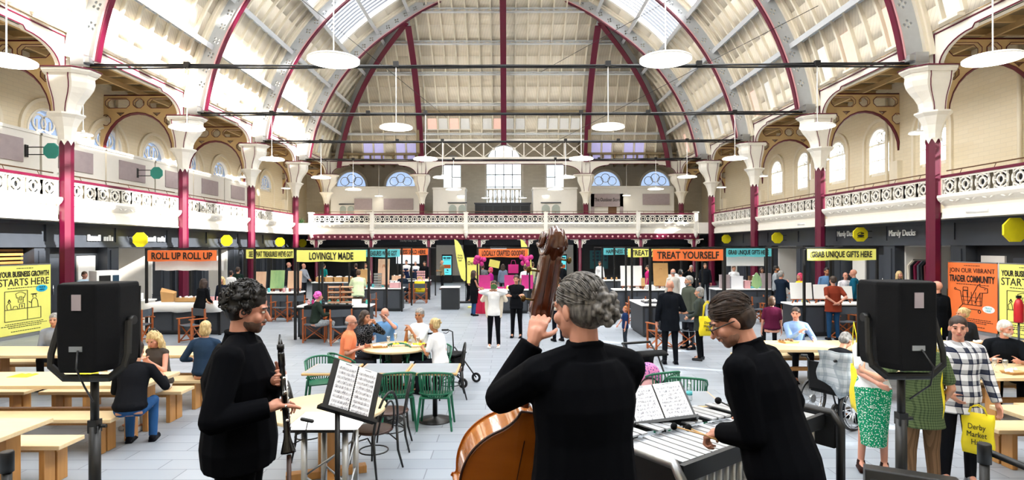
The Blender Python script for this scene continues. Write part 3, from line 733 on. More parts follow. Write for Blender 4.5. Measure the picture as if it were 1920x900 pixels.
# ------------------------------------------------------------------ far end, upper level
mat('stone', '#cfc8ba', .7, pat='brick', col2='#c8c0b2')
def arch(u, hw, z0, zs, n=14): return [(u - hw, z0), (u + hw, z0)] + [(u + hw * math.cos(t), zs + hw * math.sin(t)) for t in np.linspace(0, math.pi, n)]
def zpx(y, Y): return CAMH - (y - CY) / FPX * Y
YW = 49.0
def xw(x): return (x - CX) / FPX * YW
cen = (xw(945)); 
lun = [(xw(660), 1.25), (xw(752), 1.25), (xw(1135), 1.25), (xw(1228), 1.25)]
hol = [arch(cen, 1.42, 5.4, 9.5)] + [arch(xw(u), .7, 6.2, 9.3) for u in (848, 1041)] + [[(u - r, 7.45), (u + r, 7.45)] + [(u + r * math.cos(t), 7.5 + r * math.sin(t)) for t in np.linspace(0.05, math.pi - .05, 14)] for u, r in lun]
mb = MB(); mb.plate(frame((0, YW, 0), (1, 0, 0), (0, 0, 1)), [[(A - 16.7, 3.5), (A + 16.7, 3.5), (A + 16.7, 13), (A - 16.7, 13)]] + hol, .3)
struct(mb.build('wall_back', 'stone'))
for (u, hw, z0, zs, nv, nh) in [(cen, 1.42, 5.4, 9.5, 4, 4)] + [(xw(q), .7, 6.2, 9.3, 2, 3) for q in (848, 1041)]:
    r = empty(window_or_painted_light_name()); struct(r); MB().plate(frame((0, YW, 0), (1, 0, 0), (0, 0, 1)), [arch(u, hw, z0, zs)], .01).build('window_glass', 'window_glass', r)
    mb = MB()
    for i in range(1, nv): mb.box(u - hw + 2 * hw * i / nv - .04, u - hw + 2 * hw * i / nv + .04, YW - .1, YW + .05, z0, zs + hw * .7)
    for i in range(nh + 1): z = z0 + (zs - z0) * i / nh; mb.box(u - hw, u + hw, YW - .1, YW + .05, z - .04, z + .04)
    mb.annulus(frame((u, YW - .1, zs), (1, 0, 0), (0, 0, 1)), hw + .1, hw - .05, .2, 20, a1=math.pi)
    mb.build('window_frame', 'grey_steel', r)
for u, rr in lun:
    r = empty(window_or_painted_light_name()); struct(r); P = frame((0, YW, 0), (1, 0, 0), (0, 0, 1))
    MB().plate(P, [[(u - rr, 7.5), (u + rr, 7.5)] + [(u + rr * math.cos(t), 7.5 + rr * math.sin(t)) for t in np.linspace(0.05, math.pi - .05, 14)]], .01).build('window_glass', 'stained_glass', r)
    mb = MB(); mb.annulus(frame((u, YW - .16, 7.5), (1, 0, 0), (0, 0, 1)), rr + .14, rr - .04, .2, 20, a1=math.pi); mb.box(u - rr - .1, u + rr + .1, YW - .25, YW, 7.4, 7.52)
    for a in (R(40), R(90), R(140)): mb.annulus(frame((u + .72 * math.cos(a), YW - .1, 7.5 + .68 * math.sin(a)), (1, 0, 0), (0, 0, 1)), .38, .33, .06, 14)
    mb.build('window_frame', 'white_paint', r)
# upper closing wall between cove and back gallery, gallery ceiling
mb = MB(); mb.box(A - 16.7, A - 6.1, YB + .1, YE, 9.35, 9.5); mb.box(A + 6.1, A + 16.7, YB + .1, YE, 9.35, 9.5); mb.box(A - 6.3, A + 6.3, YB - 1, YE, 12.2, 12.4)
mb.box(A - 6.35, A - 6.15, YB - 1, YE, 9.35, 12.3); mb.box(A + 6.15, A + 6.35, YB - 1, YE, 9.35, 12.3)
struct(mb.build('ceiling_back', 'joist'))
mb = MB()
for i in range(12):
    for s in (-1, 1): x = A + s * (6.6 + i * .85); mb.box(x - .05, x + .05, YB + .2, YE, 9.1, 9.35)
trim(mb, 'tan_dark')
# far gallery kiosks
YQ = 45.6
def xq(x, Y=YQ): return (x - CX) / FPX * Y
def zq(y, Y=YQ): return zpx(y, Y)
def far_kiosk(x0, x1, ytop, parts, lab, Y=YQ, depth=2.5):
    root = empty('gallery_kiosk'); tag(root, lab, 'kiosk', 'kiosks on the upper gallery')
    MB().box(xq(x0, Y), xq(x1, Y), Y, Y + depth, 3.5, zq(ytop, Y)).box(xq(x0, Y) - .05, xq(x1, Y) + .05, Y - .06, Y + depth, zq(ytop, Y) - .12, zq(ytop, Y) + .03).build('kiosk_body', 'kiosk', root)
    for (a, b, yt, kind) in parts:
        A_, B_ = xq(a, Y), xq(b, Y); zt = zq(yt, Y); mid = (A_ + B_) / 2
        if kind == 'arches':
            mb = MB(); mb.box(A_, B_, Y - .08, Y, zt - .05, zt + .03); fr = mb.build('door_head', 'charcoal', root)
            for q in (-1, 1):
                hw = (B_ - A_) * .2; u = mid + q * (B_ - A_) * .25
                MB().plate(frame((0, Y - .03, 0), (1, 0, 0), (0, 0, 1)), [arch(u, hw, 3.55, zt - hw - .15)], .04).build('arched_pane', 'glasspane', root)
        elif kind == 'sign':
            sg = MB().box(A_, B_, Y - .1, Y, zt - .85, zt).build('sign_board', 'mauve', root)
        elif kind == 'signframe':
            MB().box(A_ - .25, A_, Y - .14, Y, 3.5, zt).box(B_, B_ + .25, Y - .14, Y, 3.5, zt).box(A_ - .25, B_ + .25, Y - .14, Y, zt - 1.0, zt).build('sign_surround', 'mauve', root)
            MB().text(frame((mid, Y - .16, zt - .45), (1, 0, 0), (0, 0, 1)), 'The Outdoor Store', 2.0, .28, .02).build('lettering', 'ink', root)
            MB().plate(frame((0, Y - .03, 0), (1, 0, 0), (0, 0, 1)), [arch(mid - .55, .4, 3.55, 4.5)], .04).build('arched_pane', 'tan_dark', root); MB().box(mid + .1, mid + .75, Y - .05, Y, 3.5, zt - 1).build('open_doorway', 'brown', root)
    MB().box(xq(x0, Y), xq(x1, Y), Y - .03, Y + .02, 3.5, 3.75).build('skirting', 'black', root)
    return root
far_kiosk(620, 788, 350, [(636, 665, 382, 'arches'), (665, 698, 372, 'sign'), (720, 775, 372, 'sign')], 'cream kiosk with mauve boards on the far gallery, left of the opening')
far_kiosk(812, 872, 352, [(840, 876, 380, 'arches')], 'white kiosk with two grey arched panes left of the far window', 44.9, 2.0)
far_kiosk(1000, 1082, 352, [(1014, 1052, 380, 'arches')], 'white kiosk with two arched panes right of the far window', 44.9, 2.0)
far_kiosk(1106, 1264, 350, [(1114, 1162, 364, 'signframe'), (1205, 1255, 364, 'sign')], 'cream kiosk with mauve shop sign on the far gallery, right side')
# white terrace balustrade outside the window, dark cabinet in front of it
root = empty('window_balustrade', (cen, YW - 1.2, 0)); tag(root, 'white balustrade of turned balusters under the tall far window', 'balustrade')
z0, z1 = zpx(383, YW), zpx(357, YW)
MB().box(-1.45, 1.45, -.12, .12, z1 - .1, z1 + .03).box(-1.45, 1.45, -.12, .12, 3.5, z0 + .05).build('rail', 'white_paint', root)
for i in range(8): MB().lathe([(.06, z0), (.1, z0 + .2), (.12, z0 + .4), (.05, z0 + .65), (.08, z1 - .1)], c=(-1.25 + i * .357, 0, 0), n=10).build('baluster', 'white_paint', root)
root = empty('dark_cabinet', (xq(945, 46.5) - .1, 46.5, 3.5)); tag(root, 'low dark grey panelled cabinet below the tall far window', 'cabinet')
hh = zpx(382, 46.5) - 3.5
MB().box(-2.2, 2.2, 0, .6, 0, hh).box(-2.26, 2.26, -.06, .65, hh, hh + .08).build('body', 'charcoal', root)
for i in range(6): MB().box(-2.15 + i * .72, -1.5 + i * .72, -.04, 0, .15, hh - .15).build('door', 'charcoal_dark', root, .01)
mat('navy', '#123a52', .5)
# ------------------------------------------------------------------ far end, ground floor
YG = 41.6
def xg(x): return (x - CX) / FPX * YG
struct(MB().box(A - 16.7, A + 16.7, YG + .6, YG + .8, 0, 3.3).build('wall_back', 'interior_dark'))
def far_shop(x0, x1, m, lab, d=.5):
    root = empty('shop_front'); tag(root, lab, 'shop front', 'shop units under the far gallery')
    MB().box(xg(x0), xg(x1), YG, YG + d, 0, 2.6).build('wall_panel', m, root); MB().box(xg(x0), xg(x1), YG - .06, YG, 2.6, 3.2).build('fascia_board', 'charcoal', root); MB().box(xg(x0), xg(x1), YG - .05, YG, 0, .45).build('plinth', 'charcoal', root)
    return root
far_shop(600, 700, 'charcoal_dark', 'dark shop front at the far left corner')
r = far_shop(702, 816, 'charcoal_dark', 'dark far shop with bright window and white lettered fascia')
MB().text(frame((xg(766), YG - .08, 2.9), (1, 0, 0), (0, 0, 1)), 'Derby City Lab', 1.15, .17, .02).build('lettering', 'white', r)
mat('winlit', '#dfeaf2', .5, emit=1.6)
MB().box(xg(743), xg(786), YG - .03, YG, 1.3, 2.35).build('lit_window', 'winlit', r)
far_shop(818, 868, 'kiosk', 'pale wall panel behind the left digital screen')
r = far_shop(870, 1030, 'interior_dark', 'dark far shop behind the goods stall in the centre')
MB().box(xg(920), xg(950), YG - .05, YG, 2.2, 2.45).build('lit_window', 'winlit', r)
far_shop(1040, 1075, 'kiosk', 'pale wall panel behind the right digital screen')
r = far_shop(1082, 1290, 'charcoal_dark', 'dark far shop with teal window graphic')
MB().box(xg(1106), xg(1140), YG - .04, YG, .9, 2.2).build('window_graphic', 'screen_teal' if 'screen_teal' in MC else mat('screen_teal', '#1f6f7c', .4), r)
mb = MB()
for i in range(3):
    for j in range(4): mb.box(xg(1108) + .1 + j * .28, xg(1108) + .27 + j * .28, YG - .06, YG - .03, 1.95 - i * .25, 2.1 - i * .25)
mb.build('graphic_marks', 'navy', r)
# digital screens
mat('navy', '#123a52', .5)
mat('screenlit', '#58c6cf', .3, emit=.9)
for x, lb in ((838, 'left'), (1053, 'right')):
    root = empty('digital_screen', ((x - CX) / FPX * 40.3, 40.3, 0)); tag(root, 'tall lit teal display screen on black base, %s of the far stall' % lb, 'display screen', 'display screens by the far wall')
    MB().box(-.36, .36, 0, .15, .0, 1.95).build('housing', 'black', root, .01); MB().box(-.3, .3, -.01, 0, .55, 1.85).build('display', 'screenlit', root)
    MB().box(-.26, .26, -.02, -.01, 1.0, 1.25).build('picture', 'orange', root); MB().box(-.25, -.06, -.02, -.01, 1.66, 1.76).box(-.02, .25, -.02, -.01, 1.66, 1.76).box(-.2, .22, -.02, -.01, 1.58, 1.61).box(-.12, .1, -.02, -.01, .7, .74).box(-.02, .1, -.02, -.01, .84, .92, (0, .6, 0)).build('display_marks', 'navy', root)
# ------------------------------------------------------------------ pendant lamps
def make_lamp(dia, stem):
    root = empty('pendant_lamp'); tag(root, 'x', 'pendant lamp'); r = dia / 2
    MB().lathe([(r * .2, .07), (r * .9, .045), (r, .02), (r, -.01), (r * .98, -.02)], n=36).build('lamp_shade', 'lampwhite', root)
    MB().lathe([(r * .985, -.022), (r * .9, -.03), (.01, -.034)], n=36).build('diffuser', 'lampglow', root)
    MB().cyl((0, 0, .06), (0, 0, stem), .015, n=6).cyl((0, 0, .06), (0, 0, .14), .05, n=8).build('suspension_rod', 'lampwhite', root)
    return root
lp = make_lamp(1.0, 1.87)
first = True
for k in range(0, 5):
    for x, nm in ((-9.6, 'outer left'), (-3.23, 'inner left'), (3.23, 'inner right'), (9.6, 'outer right')):
        o = lp if first else dup(lp); first = False
        o.location = (A + x + .07, YK(k), 6.13); o['group'] = 'round pendant lamps over the hall'; o['label'] = 'white disc pendant lamp in the %s row, %s from the camera' % (nm, ORD[k])
ls = make_lamp(.62, 2.78); first = True
for s, nm in ((-1, 'left'), (1, 'right')):
    for k in range(0, 5):
        o = ls if first else dup(ls); first = False
        o.location = (A + s * 15.0, YK(k) + 3.2, 6.55); o['group'] = 'small pendant lamps over the galleries'; o['label'] = 'small white disc lamp hanging over the %s gallery, %s from the camera' % (nm, ORD[k])
for i, x in enumerate((-9.6, -3.3, 3.2, 9.4, -1.5, 1.5)):
    o = dup(ls); o.location = (A + x, 45.0 if i < 4 else 47, 6.4); o['group'] = 'small pendant lamps over the galleries'; o['label'] = 'small white disc lamp over the far gallery, %s from the left' % ORD[[0, 1, 4, 5, 2, 3][i]].replace('nearest', 'first')
# cable catenaries at every column pair
for k in range(0, 5):
    root = empty('cable_tie', (A, YK(k), 0)); tag(root, 'black cable tie spanning the hall, %s from the camera' % ORD[k], 'cable', 'horizontal cable ties across the hall')
    mb = MB()
    for dz, dy, sag in ((0, 0, .02), (.07, .05, .07), (-.06, .03, .0)):
        mb.tube([(-12.7 + 25.4 * i / 16, dy, 8.02 + dz - sag * math.sin(math.pi * i / 16) + .012 * math.sin(i * 2.1 + dz * 50)) for i in range(17)], .028, 5)
    mb.build('cable', 'cable', root)
    for x in (-9.6, -3.23, 3.23, 9.6, -5.6, 6): MB().cbox((x + .07, 0, 8.05), (.16, .12, .17)).build('clamp', 'black', root)
    for s in (-1, 1):
        f = MB(); f.box(s * 12.65 - .2, s * 12.65 + .2, -.32, -.05, 7.98, 8.3).box(s * 12.4 - .12, s * 12.4 + .1, -.3, -.08, 8.05, 8.22); f.build('floodlight', 'silver', root)
# thin diagonal wires
for i, (a, b) in enumerate([((-11.0, 14, 13.4), (-3.5, 34, 10)), ((11.5, 14, 12.6), (2.0, 34, 12.6)), ((11.7, 22, 11.5), (2.5, 40, 9.2))]):
    o = MB().tube([a, b], .012, 4).build('guy_wire', 'cable'); tag(o, 'thin dark wire running under the %s roof slope%s' % (('left', 'right', 'right')[i], (' ', ', nearer one', ', farther one')[i].rstrip()), 'wire')
# projecting octagon signs and fascia lettering
def octsign(loc, s, m, lab, r=.29, pic=False):
    root = empty('octagon_sign', loc); tag(root, lab, 'hanging sign', 'octagonal projecting signs'); e_ = .28 if m == 'yellow' else .55
    M = frame((0, 0, 0), (1, 0, 0), (0, 0, 1)); P = [(r * math.cos(R(22.5 + 45 * i)), r * math.sin(R(22.5 + 45 * i))) for i in range(8)]
    MB().plate(M, [P], .06).build('sign_plate', m, root)
    mb = MB(); mb.bar((s * r * .9, 0, .12), (s * (r + e_), 0, .12), .03, .03); mb.bar((s * r * .9, 0, -.12), (s * (r + e_), 0, -.12), .03, .03); mb.cbox((s * (r + e_), 0, 0), (.04, .12, .4)); mb.build('bracket', 'black', root)
    if pic:
        mb = MB(); mb.ell((0, -.035, -.05), (.13, .012, .045)).ell((.06, -.035, .04), (.07, .012, .03)).tube([(-.14, -.035, .0), (-.06, -.035, .07), (.04, -.035, .09)], .012, 5).tube([(-.13, -.035, -.12), (0, -.035, -.1), (.13, -.035, -.12)], .01, 5); mb.build('duck_motif', 'ink', root)
for i, (x, y) in enumerate([(1906, 433), (1615, 441), (1459, 447), (1363, 449), (1300, 452)]):
    Y = 13.4 * FPX / (x - CX); octsign(Vector((13.36, Y, zpx(y, Y))), 1, 'yellow', 'yellow octagon sign on the right fascia, %s from the camera%s' % (ORD[i], ' with duck motif' if i == 1 else ''), .29 if i else .34, i == 1)
for i, (x, y) in enumerate([(263, 448), (425, 450), (525, 453), (567, 455)]):
    Y = 13.75 * FPX / (CX - x); octsign(Vector((-13.75, Y, zpx(y, Y))), -1, 'yellow', 'yellow octagon sign on the left fascia, %s from the camera' % ORD[i])
for i, (x, y) in enumerate([(97, 281), (294, 323)]):
    Y = 14.9 * FPX / (CX - x); octsign(Vector((-14.9, Y, zpx(y, Y))), -1, 'teal', 'teal octagon sign on the left gallery, %s from the camera' % ORD[i], .27)
for x, y, s_ in ((1588, 441, 1), (1692, 440, 1)):
    Y = 13.74 * FPX / (x - CX)
    o = MB().text(frame((13.72, Y, zpx(y, Y)), (0, -1, 0), (0, 0, 1)), 'Mardy Ducks', 1.35 if x > 1600 else 1.3, .28, .03).build('fascia_lettering', 'white'); tag(o, 'white shop name lettering on the right fascia, %s one' % ('nearer' if x > 1600 else 'farther'), 'lettering', 'shop names on the fascias')
for x, y in ((187, 445), (290, 447)):
    Y = 14.2 * FPX / (CX - x); mb = MB(); rg = random.Random(x)
    for i in range(10):
        if i == 5: continue
        u = -.62 + i * .13; mb.cbox((-14.14, Y + u, zpx(y, Y) - .02 + (.03 if i % 4 == 0 else 0)), (.03, .09, .15 + .05 * (i % 4 == 0)))
    o = mb.build('fascia_lettering', 'white'); tag(o, 'washed out white lettering on the left fascia, %s the yellow sign' % ('before' if x < 200 else 'just after'), 'lettering', 'shop names on the fascias')
# emergency light and sensors on the right soffit band
for i, (x, y, L_) in enumerate([(1838, 404, .75), (1506, 425, .6)]):
    Y = 13.15 * FPX / (x - CX); o = MB().cyl((13.1, Y - L_/2, 3.46), (13.1, Y + L_/2, 3.46), .06).build('tube_light', 'lampwhite'); tag(o, 'white tube light fitting on the right gallery edge, %s one' % ('nearer' if i == 0 else 'farther'), 'light fitting')
# ------------------------------------------------------------------ figures
mat('skin', '#c48d70', .5, var=.04, scale=12); mat('skin_tan', '#b07650', .5, var=.05); mat('skin_dark', '#8a5a40', .5, var=.05); mat('skin_pink', '#cb8f78', .5, var=.05)
mat('lip', '#a8564c', .5); mat('eye_white', '#e8e4de', .3); mat('iris', '#1c130e', .2)
HAIR = {'black': ('#0b0908', '#1a1512'), 'stubble': ('#84604f', '#a07462'), 'darkstubble': ('#3f2e27', '#6a4f43'), 'brown': ('#3b2618', '#5c4029'), 'darkbrown': ('#23160f', '#3d2a1f'), 'grey': ('#6d6b69', '#a5a3a0'), 'white': ('#b9b7b3', '#e2e0dc'), 'blonde': ('#a98a58', '#dcc590'), 'ginger': ('#8a4b22', '#b8733c'), 'pink': ('#d63fa0', '#f272c4'), 'hotpink': ('#b8284f', '#e04a70'), 'saltpepper': ('#2a2725', '#7a7570')}
for k, (a, b) in HAIR.items(): mat('hair_' + k, a, .55, pat='hair', col2=b)
def cloth(name, col, pat=None, col2=None, rough=.85, psc=1.0, bump=.25):
    n = 'cloth_' + name
    if n not in MC: mat(n, col, rough, var=.08, scale=9, bump=bump, bscale=7, pat=pat, col2=col2, psc=psc, spec=.05)
    return n
def remesh(o, v, sm=3, f=.5):
    m = o.modifiers.new('r', 'REMESH'); m.mode = 'VOXEL'; m.voxel_size = v; m.use_smooth_shade = True
    if sm: q = o.modifiers.new('s', 'SMOOTH'); q.iterations = sm; q.factor = f
    return o
V3 = Vector
def ik(S, T, l1, l2, pole):
    d = T - S; L_ = d.length
    if L_ > (l1 + l2) * .995: T = S + d * ((l1 + l2) * .995 / L_); d = T - S; L_ = d.length
    d.normalize(); a = (l1 * l1 - l2 * l2 + L_ * L_) / (2 * L_); h = math.sqrt(max(0, l1 * l1 - a * a))
    p = V3(pole); p = p - d * p.dot(d); p.normalize(); return S + d * a + p * h, T
TOR = [(-.10, .158, .115), (0, .166, .122), (.12, .150, .112), (.22, .142, .106), (.34, .154, .116), (.42, .160, .113), (.475, .128, .092), (.50, .095, .078), (.535, .062, .062)]
def hand(mb, W, d, palm, side, s, curl=.5, spread=.16, thumb=.6, grip=0):
    """W wrist, d hand direction, palm = unit normal out of the palm, side = +1 thumb to +lat"""
    d = V3(d).normalized(); palm = V3(palm); palm = (palm - d * palm.dot(d)).normalized(); lat = d.cross(palm) * side
    kn = []
    mb.cap(W, W + d * .035 * s, .026 * s, .03 * s, 8)
    for i in range(4):
        l0 = (.026 - i * .0185) * s; b = W + d * (.082 - abs(i - 1.2) * .004) * s + lat * l0; kn.append(b)
        mb.cap(W + d * .02 * s + lat * l0 * .6, b, .0155 * s, .0125 * s, 8)
    ln = [(.042, .026, .02), (.046, .03, .021), (.042, .028, .02), (.034, .021, .018)]
    for i in range(4):
        p = kn[i]; a = 0; sp = (1.3 - i) * spread
        for j, l in enumerate(ln[i]):
            a += curl * (1.0 if j else .8) * (1.05 ** i); dd = (d * math.cos(a) + palm * math.sin(a) + lat * sp * math.cos(a)).normalized()
            q = p + dd * l * s; r = (.0092 - j * .0011) * s; mb.cap(p, q, r, r * .9, 8); p = q
    tb = W + d * .028 * s + lat * .026 * s; td = (d * .55 + lat * (.85 - thumb * .35) + palm * thumb * .8).normalized(); p = tb
    for j, l in enumerate((.042, .032, .024)):
        q = p + td * l * s; mb.cap(p, q, (.0135 - j * .0018) * s, (.0118 - j * .0018) * s, 8); p = q; td = (td + palm * curl * .35 + d * .25 - lat * curl * .25).normalized()
def person(loc, rz, label, H=1.72, sit=None, lean=0, head=(0, 0), RA=None, LA=None, top=('plain', '#333333', 1), bot=('trousers', '#22242a'), shoes='#15151a', hair=('short', 'brown'), skin='skin', fat=1.0, fem=False, group=None, glasses=False, beard=None, apron=None, poleR=None, poleL=None, step=0.0, vox=.013, hem=-.10, collar=None, legsp=1.0, kneez=None, det=0, hands=None, side_lean=0, belly=0.0, cls='person', headoff=(0, 0, 0)):
    s = H / 1.75; root = empty('person', loc, rz, label, 'person', group)
    hz = .93 * s if sit is None else sit + .10 * s
    hip = V3((0, 0, hz)); ln = R(lean); sl = R(side_lean); d = V3((math.sin(sl), math.sin(ln), math.cos(ln))).normalized()
    sw = (.150 if fem else .170) * s * (1 + (fat - 1) * .4)
    rightv = V3((1, 0, 0)); rightv = (rightv - d * rightv.dot(d)).normalized(); fw = d.cross(rightv) * -1; fw = rightv.cross(d) * -1 if rightv.cross(d).y < 0 else rightv.cross(d)
    fw = V3((0, math.cos(ln), -math.sin(ln)))
    def ring(c, rx, ry, dd=None, n=16):
        dd = dd or d; x = rightv; y = fw
        return [c + x * (rx * math.cos(2 * math.pi * i / n)) + y * (ry * math.sin(2 * math.pi * i / n)) for i in range(n)]
    def torso(mb, off, t0=-1, t1=1, extra=None, flare=0):
        rs = []
        L_ = [(t, a, b) for t, a, b in TOR if t0 <= t <= t1]
        if extra: L_ = extra + L_
        for t, a, b in L_:
            a = a * (fat if t < .4 else 1 + (fat - 1) * .5) * (.93 if fem and t > .1 else 1.0) * (1.04 if fem and t <= 0 else 1); b = b * (fat if t < .4 else 1)
            c = hip + d * t * s if t > 0 or sit is None else hip + V3((0, 0, 1)) * t * s
            bl = belly * math.exp(-((t - .15) / .13) ** 2)
            if fem: bl += .025 * math.exp(-((t - .37) / .06) ** 2)
            c = c + fw * bl * .5 * s
            rs.append(ring(c, (a * s + off), (b + bl * .5) * s + off))
        mb.rings(rs)
    nb = hip + d * .53 * s; sh = {q: hip + d * .452 * s + rightv * q * sw for q in (-1, 1)}
    # arms
    arms = {}
    for q, T, pole in ((1, RA, poleR), (-1, LA, poleL)):
        S = sh[q]
        T = V3(T) * s if T is not None and sit is None else (V3((T[0] * s, T[1] * s, T[2] * s + (sit - .45 * s if sit else 0))) if T is not None else S + V3((q * .07, .06, -.53)) * s)
        E, W = ik(S, T, .285 * s, .25 * s, pole or (q * .5, -.55, -.6)); arms[q] = (S, E, W)
    # legs
    legs = {}
    for q in (-1, 1):
        hj = hip + V3((q * .088, 0, -.03)) * s
        if sit is None:
            st = step * q; kn = V3((q * .10 * legsp, st * .5 + .015, .49)) * s; an = V3((q * .115 * legsp, st - .02, .085)) * s
        else:
            kz = (kneez if kneez is not None else sit + .07 * s); kn = V3((q * .13 * legsp * s, .43 * s, kz)); an = V3((q * .13 * legsp * s, (.40 + step * q) * s, .085 * s))
        legs[q] = (hj, kn, an)
    Hm = Euler((R(-head[1] - lean * .25), 0, R(head[0]))).to_matrix(); hb = nb + V3((0, math.sin(ln) * .05, .04)) * s
    hc = hb + Hm @ V3((0, .018, .108)) * s + V3(headoff) * s
    def hp(x, y, z): return hc + Hm @ V3((x, y, z)) * s
    sk = MC[skin]
    mb = MB()
    ml = 'plain'
    torso(mb, -.012 * s, -.2, .6)
    mb.ell(hp(0, -.015, .03), (.074 * s, .096 * s, .09 * s), Hm, 14, 10); mb.ell(hp(0, .026, -.038), (.058 * s, .062 * s, .076 * s), Hm, 12, 8)
    mb.ell(hp(0, .058, -.09), (.026 * s, .024 * s, .02 * s), Hm); mb.cap(hp(0, .086, .002), hp(0, .107, -.032), .008 * s, .0135 * s, 8)
    mb.cap(hp(-.036, .07, .02), hp(.036, .07, .02), .014 * s, .014 * s, 8); mb.cap(hp(-.02, .08, -.06), hp(.02, .08, -.06), .011 * s, .011 * s, 8)
    for q in (-1, 1): mb.ell(hp(q * .076, -.008, -.012), (.010 * s, .02 * s, .031 * s), Hm @ Euler((R(-12), 0, R(q * 18))).to_matrix(), 8, 6); mb.ell(hp(q * .042, .058, -.03), (.022 * s, .022 * s, .025 * s), Hm, 8, 6)
    mb.cap(nb - d * .04 * s, hp(0, -.02, -.07), .058 * s * (1.0 if not fem else .88), .05 * s * (1.0 if not fem else .85))
    for q in (-1, 1):
        S, E, W = arms[q]; a = .9 if fem else 1.0; mb.cap(S, E, .046 * s * a, .037 * s * a); mb.cap(E, W, .038 * s * a, .024 * s * a)
        hd = (W - E).normalized(); pn = -rightv * q if RA is None and LA is None else None
        hh = (hands or {}).get(q, {}); dd = V3(hh.get('d', hd)); palm = V3(hh.get('palm', (-q * .9, .25, -.1)))
        if abs(palm.normalized().dot(dd.normalized())) > .95: palm = V3((0, 0, -1))
        la = dd.cross(palm); side = 1 if (V3(hh.get('th', (0, .8, .5))).dot(la) > 0) else -1
        hand(mb, W, dd, palm, side, s * (.94 if fem else 1.0), hh.get('curl', .35), hh.get('spread', .1), hh.get('thumb', .5))
        hj, kn, an = legs[q]; mb.cap(hj, kn, .07 * s, .048 * s); mb.cap(kn, an, .05 * s, .034 * s); mb.cap(an, an + V3((0, .13, -.035)) * s, .034 * s, .025 * s)
    body = mb.build('body', sk, root); remesh(body, vox if not det else .0055, 2)
    # face
    mb = MB()
    if det:
        m2 = MB()
        for q in (-1, 1): m2.ell(hp(q * .031, .0755, .004), (.0125 * s, .0085 * s, .007 * s), Hm)
        m2.build('eyes', 'eye_white', root)
        for q in (-1, 1): mb.ell(hp(q * .031, .082, .004), (.006 * s, .003 * s, .006 * s), Hm, 8, 6)
    else:
        for q in (-1, 1): mb.ell(hp(q * .031, .083, .004), (.012 * s, .007 * s, .006 * s), Hm, 8, 6)
    e = mb.build('irises' if det else 'eyes', 'iris', root)
    if hair[1] in HAIR:
        mb = MB()
        for q in (-1, 1): mb.tube([hp(q * .015, .089, .022), hp(q * .034, .086, .028), hp(q * .052, .072, .022)], .0042 * s, 5)
        mb.build('eyebrows', 'hair_' + (hair[1] if hair[1] not in ('pink', 'hotpink') else 'brown'), root)
    MB().ell(hp(0, .089, -.058), (.023 * s, .007 * s, .0075 * s), Hm).build('mouth', 'lip', root)
    # hair
    st, hcn = hair
    if st != 'bald':
        mb = MB()
        if st == 'fringe': mb.ell(hp(0, -.042, -.012), (.081 * s, .074 * s, .042 * s), Hm)
        else:
            mb.ell(hp(0, -.022, .043), (.081 * s, .100 * s, .088 * s), Hm, 14, 10); mb.ell(hp(0, -.048, .0), (.079 * s, .073 * s, .078 * s), Hm, 14, 10)
        if st in ('long', 'longwavy'):
            n = 11
            for i in range(n):
                a = math.pi * (1.0 + i / (n - 1)) + (0 if i not in (0, n - 1) else (-.2 if i == 0 else .2)); x, y = .078 * math.cos(a), -.015 + .085 * math.sin(a)
                zz = -.22 - .05 * math.sin(i * 1.7); wv = .012 if st == 'longwavy' else .004
                P = [hp(x * (1 + .15 * j / 6) + wv * math.sin(j * 2 + i), y * (1 + .1 * j / 6) + wv * math.cos(j * 2 + i), .04 + (zz - .04) * j / 6) for j in range(7)]
                mb.tube(P, [.022 * s, .03 * s, .031 * s, .03 * s, .028 * s, .022 * s, .009 * s], 8)
        if st == 'bob': mb.ell(hp(0, -.036, -.04), (.09 * s, .078 * s, .085 * s), Hm, 14, 10)
        if st == 'bun': mb.ell(hp(0, -.115, .055), (.038 * s, .034 * s, .038 * s), Hm)
        if st == 'messybun':
            rg = random.Random(3)
            for i in range(14): mb.ell(hp(rg.uniform(-.03, .03), -.11 + rg.uniform(-.03, .03), .06 + rg.uniform(-.03, .035)), .02 * s)
        if st == 'hijab':
            mb.ell(hp(0, -.02, .0), (.092 * s, .105 * s, .125 * s), Hm); mb.cap(hp(0, -.02, -.06), nb + V3((0, .01, -.04)) * s, .085 * s, .1 * s)
        if st == 'curly':
            rg = random.Random(5)
            for i in range(90):
                a, b = rg.uniform(0, 2 * math.pi), rg.uniform(-.45, 1.5); x, y, z = .088 * math.cos(a) * math.cos(b), -.03 + .1 * math.sin(a) * math.cos(b), .03 + .098 * math.sin(b)
                if y > .035 and z < .085: continue
                mb.ell(hp(x, y, z), rg.uniform(.012, .021) * s, None, 8, 6)
        if det:
            ms = MB(); rg = random.Random(11)
            for i in range(420 if st != 'curly' else 0):
                a, b = rg.uniform(0, 6.283), rg.uniform(-.5, 1.5); p = V3((math.cos(a) * math.cos(b), math.sin(a) * math.cos(b), math.sin(b))); pts = []
                for j in range(5):
                    q_ = V3((p.x * .0835, -.024 + p.y * .1025, .044 + p.z * .0905))
                    if q_.z < .02 and q_.y > -.02: break
                    pts.append(hp(q_.x, q_.y + (-.012 if q_.z < 0 else 0), q_.z)); p = (p + V3((p.x * .1, -.13, -.05 if p.z < .6 else .0))).normalized()
                if len(pts) > 2: ms.tube(pts, [.0016 * s] + [.0024 * s] * (len(pts) - 2) + [.001 * s], 4)
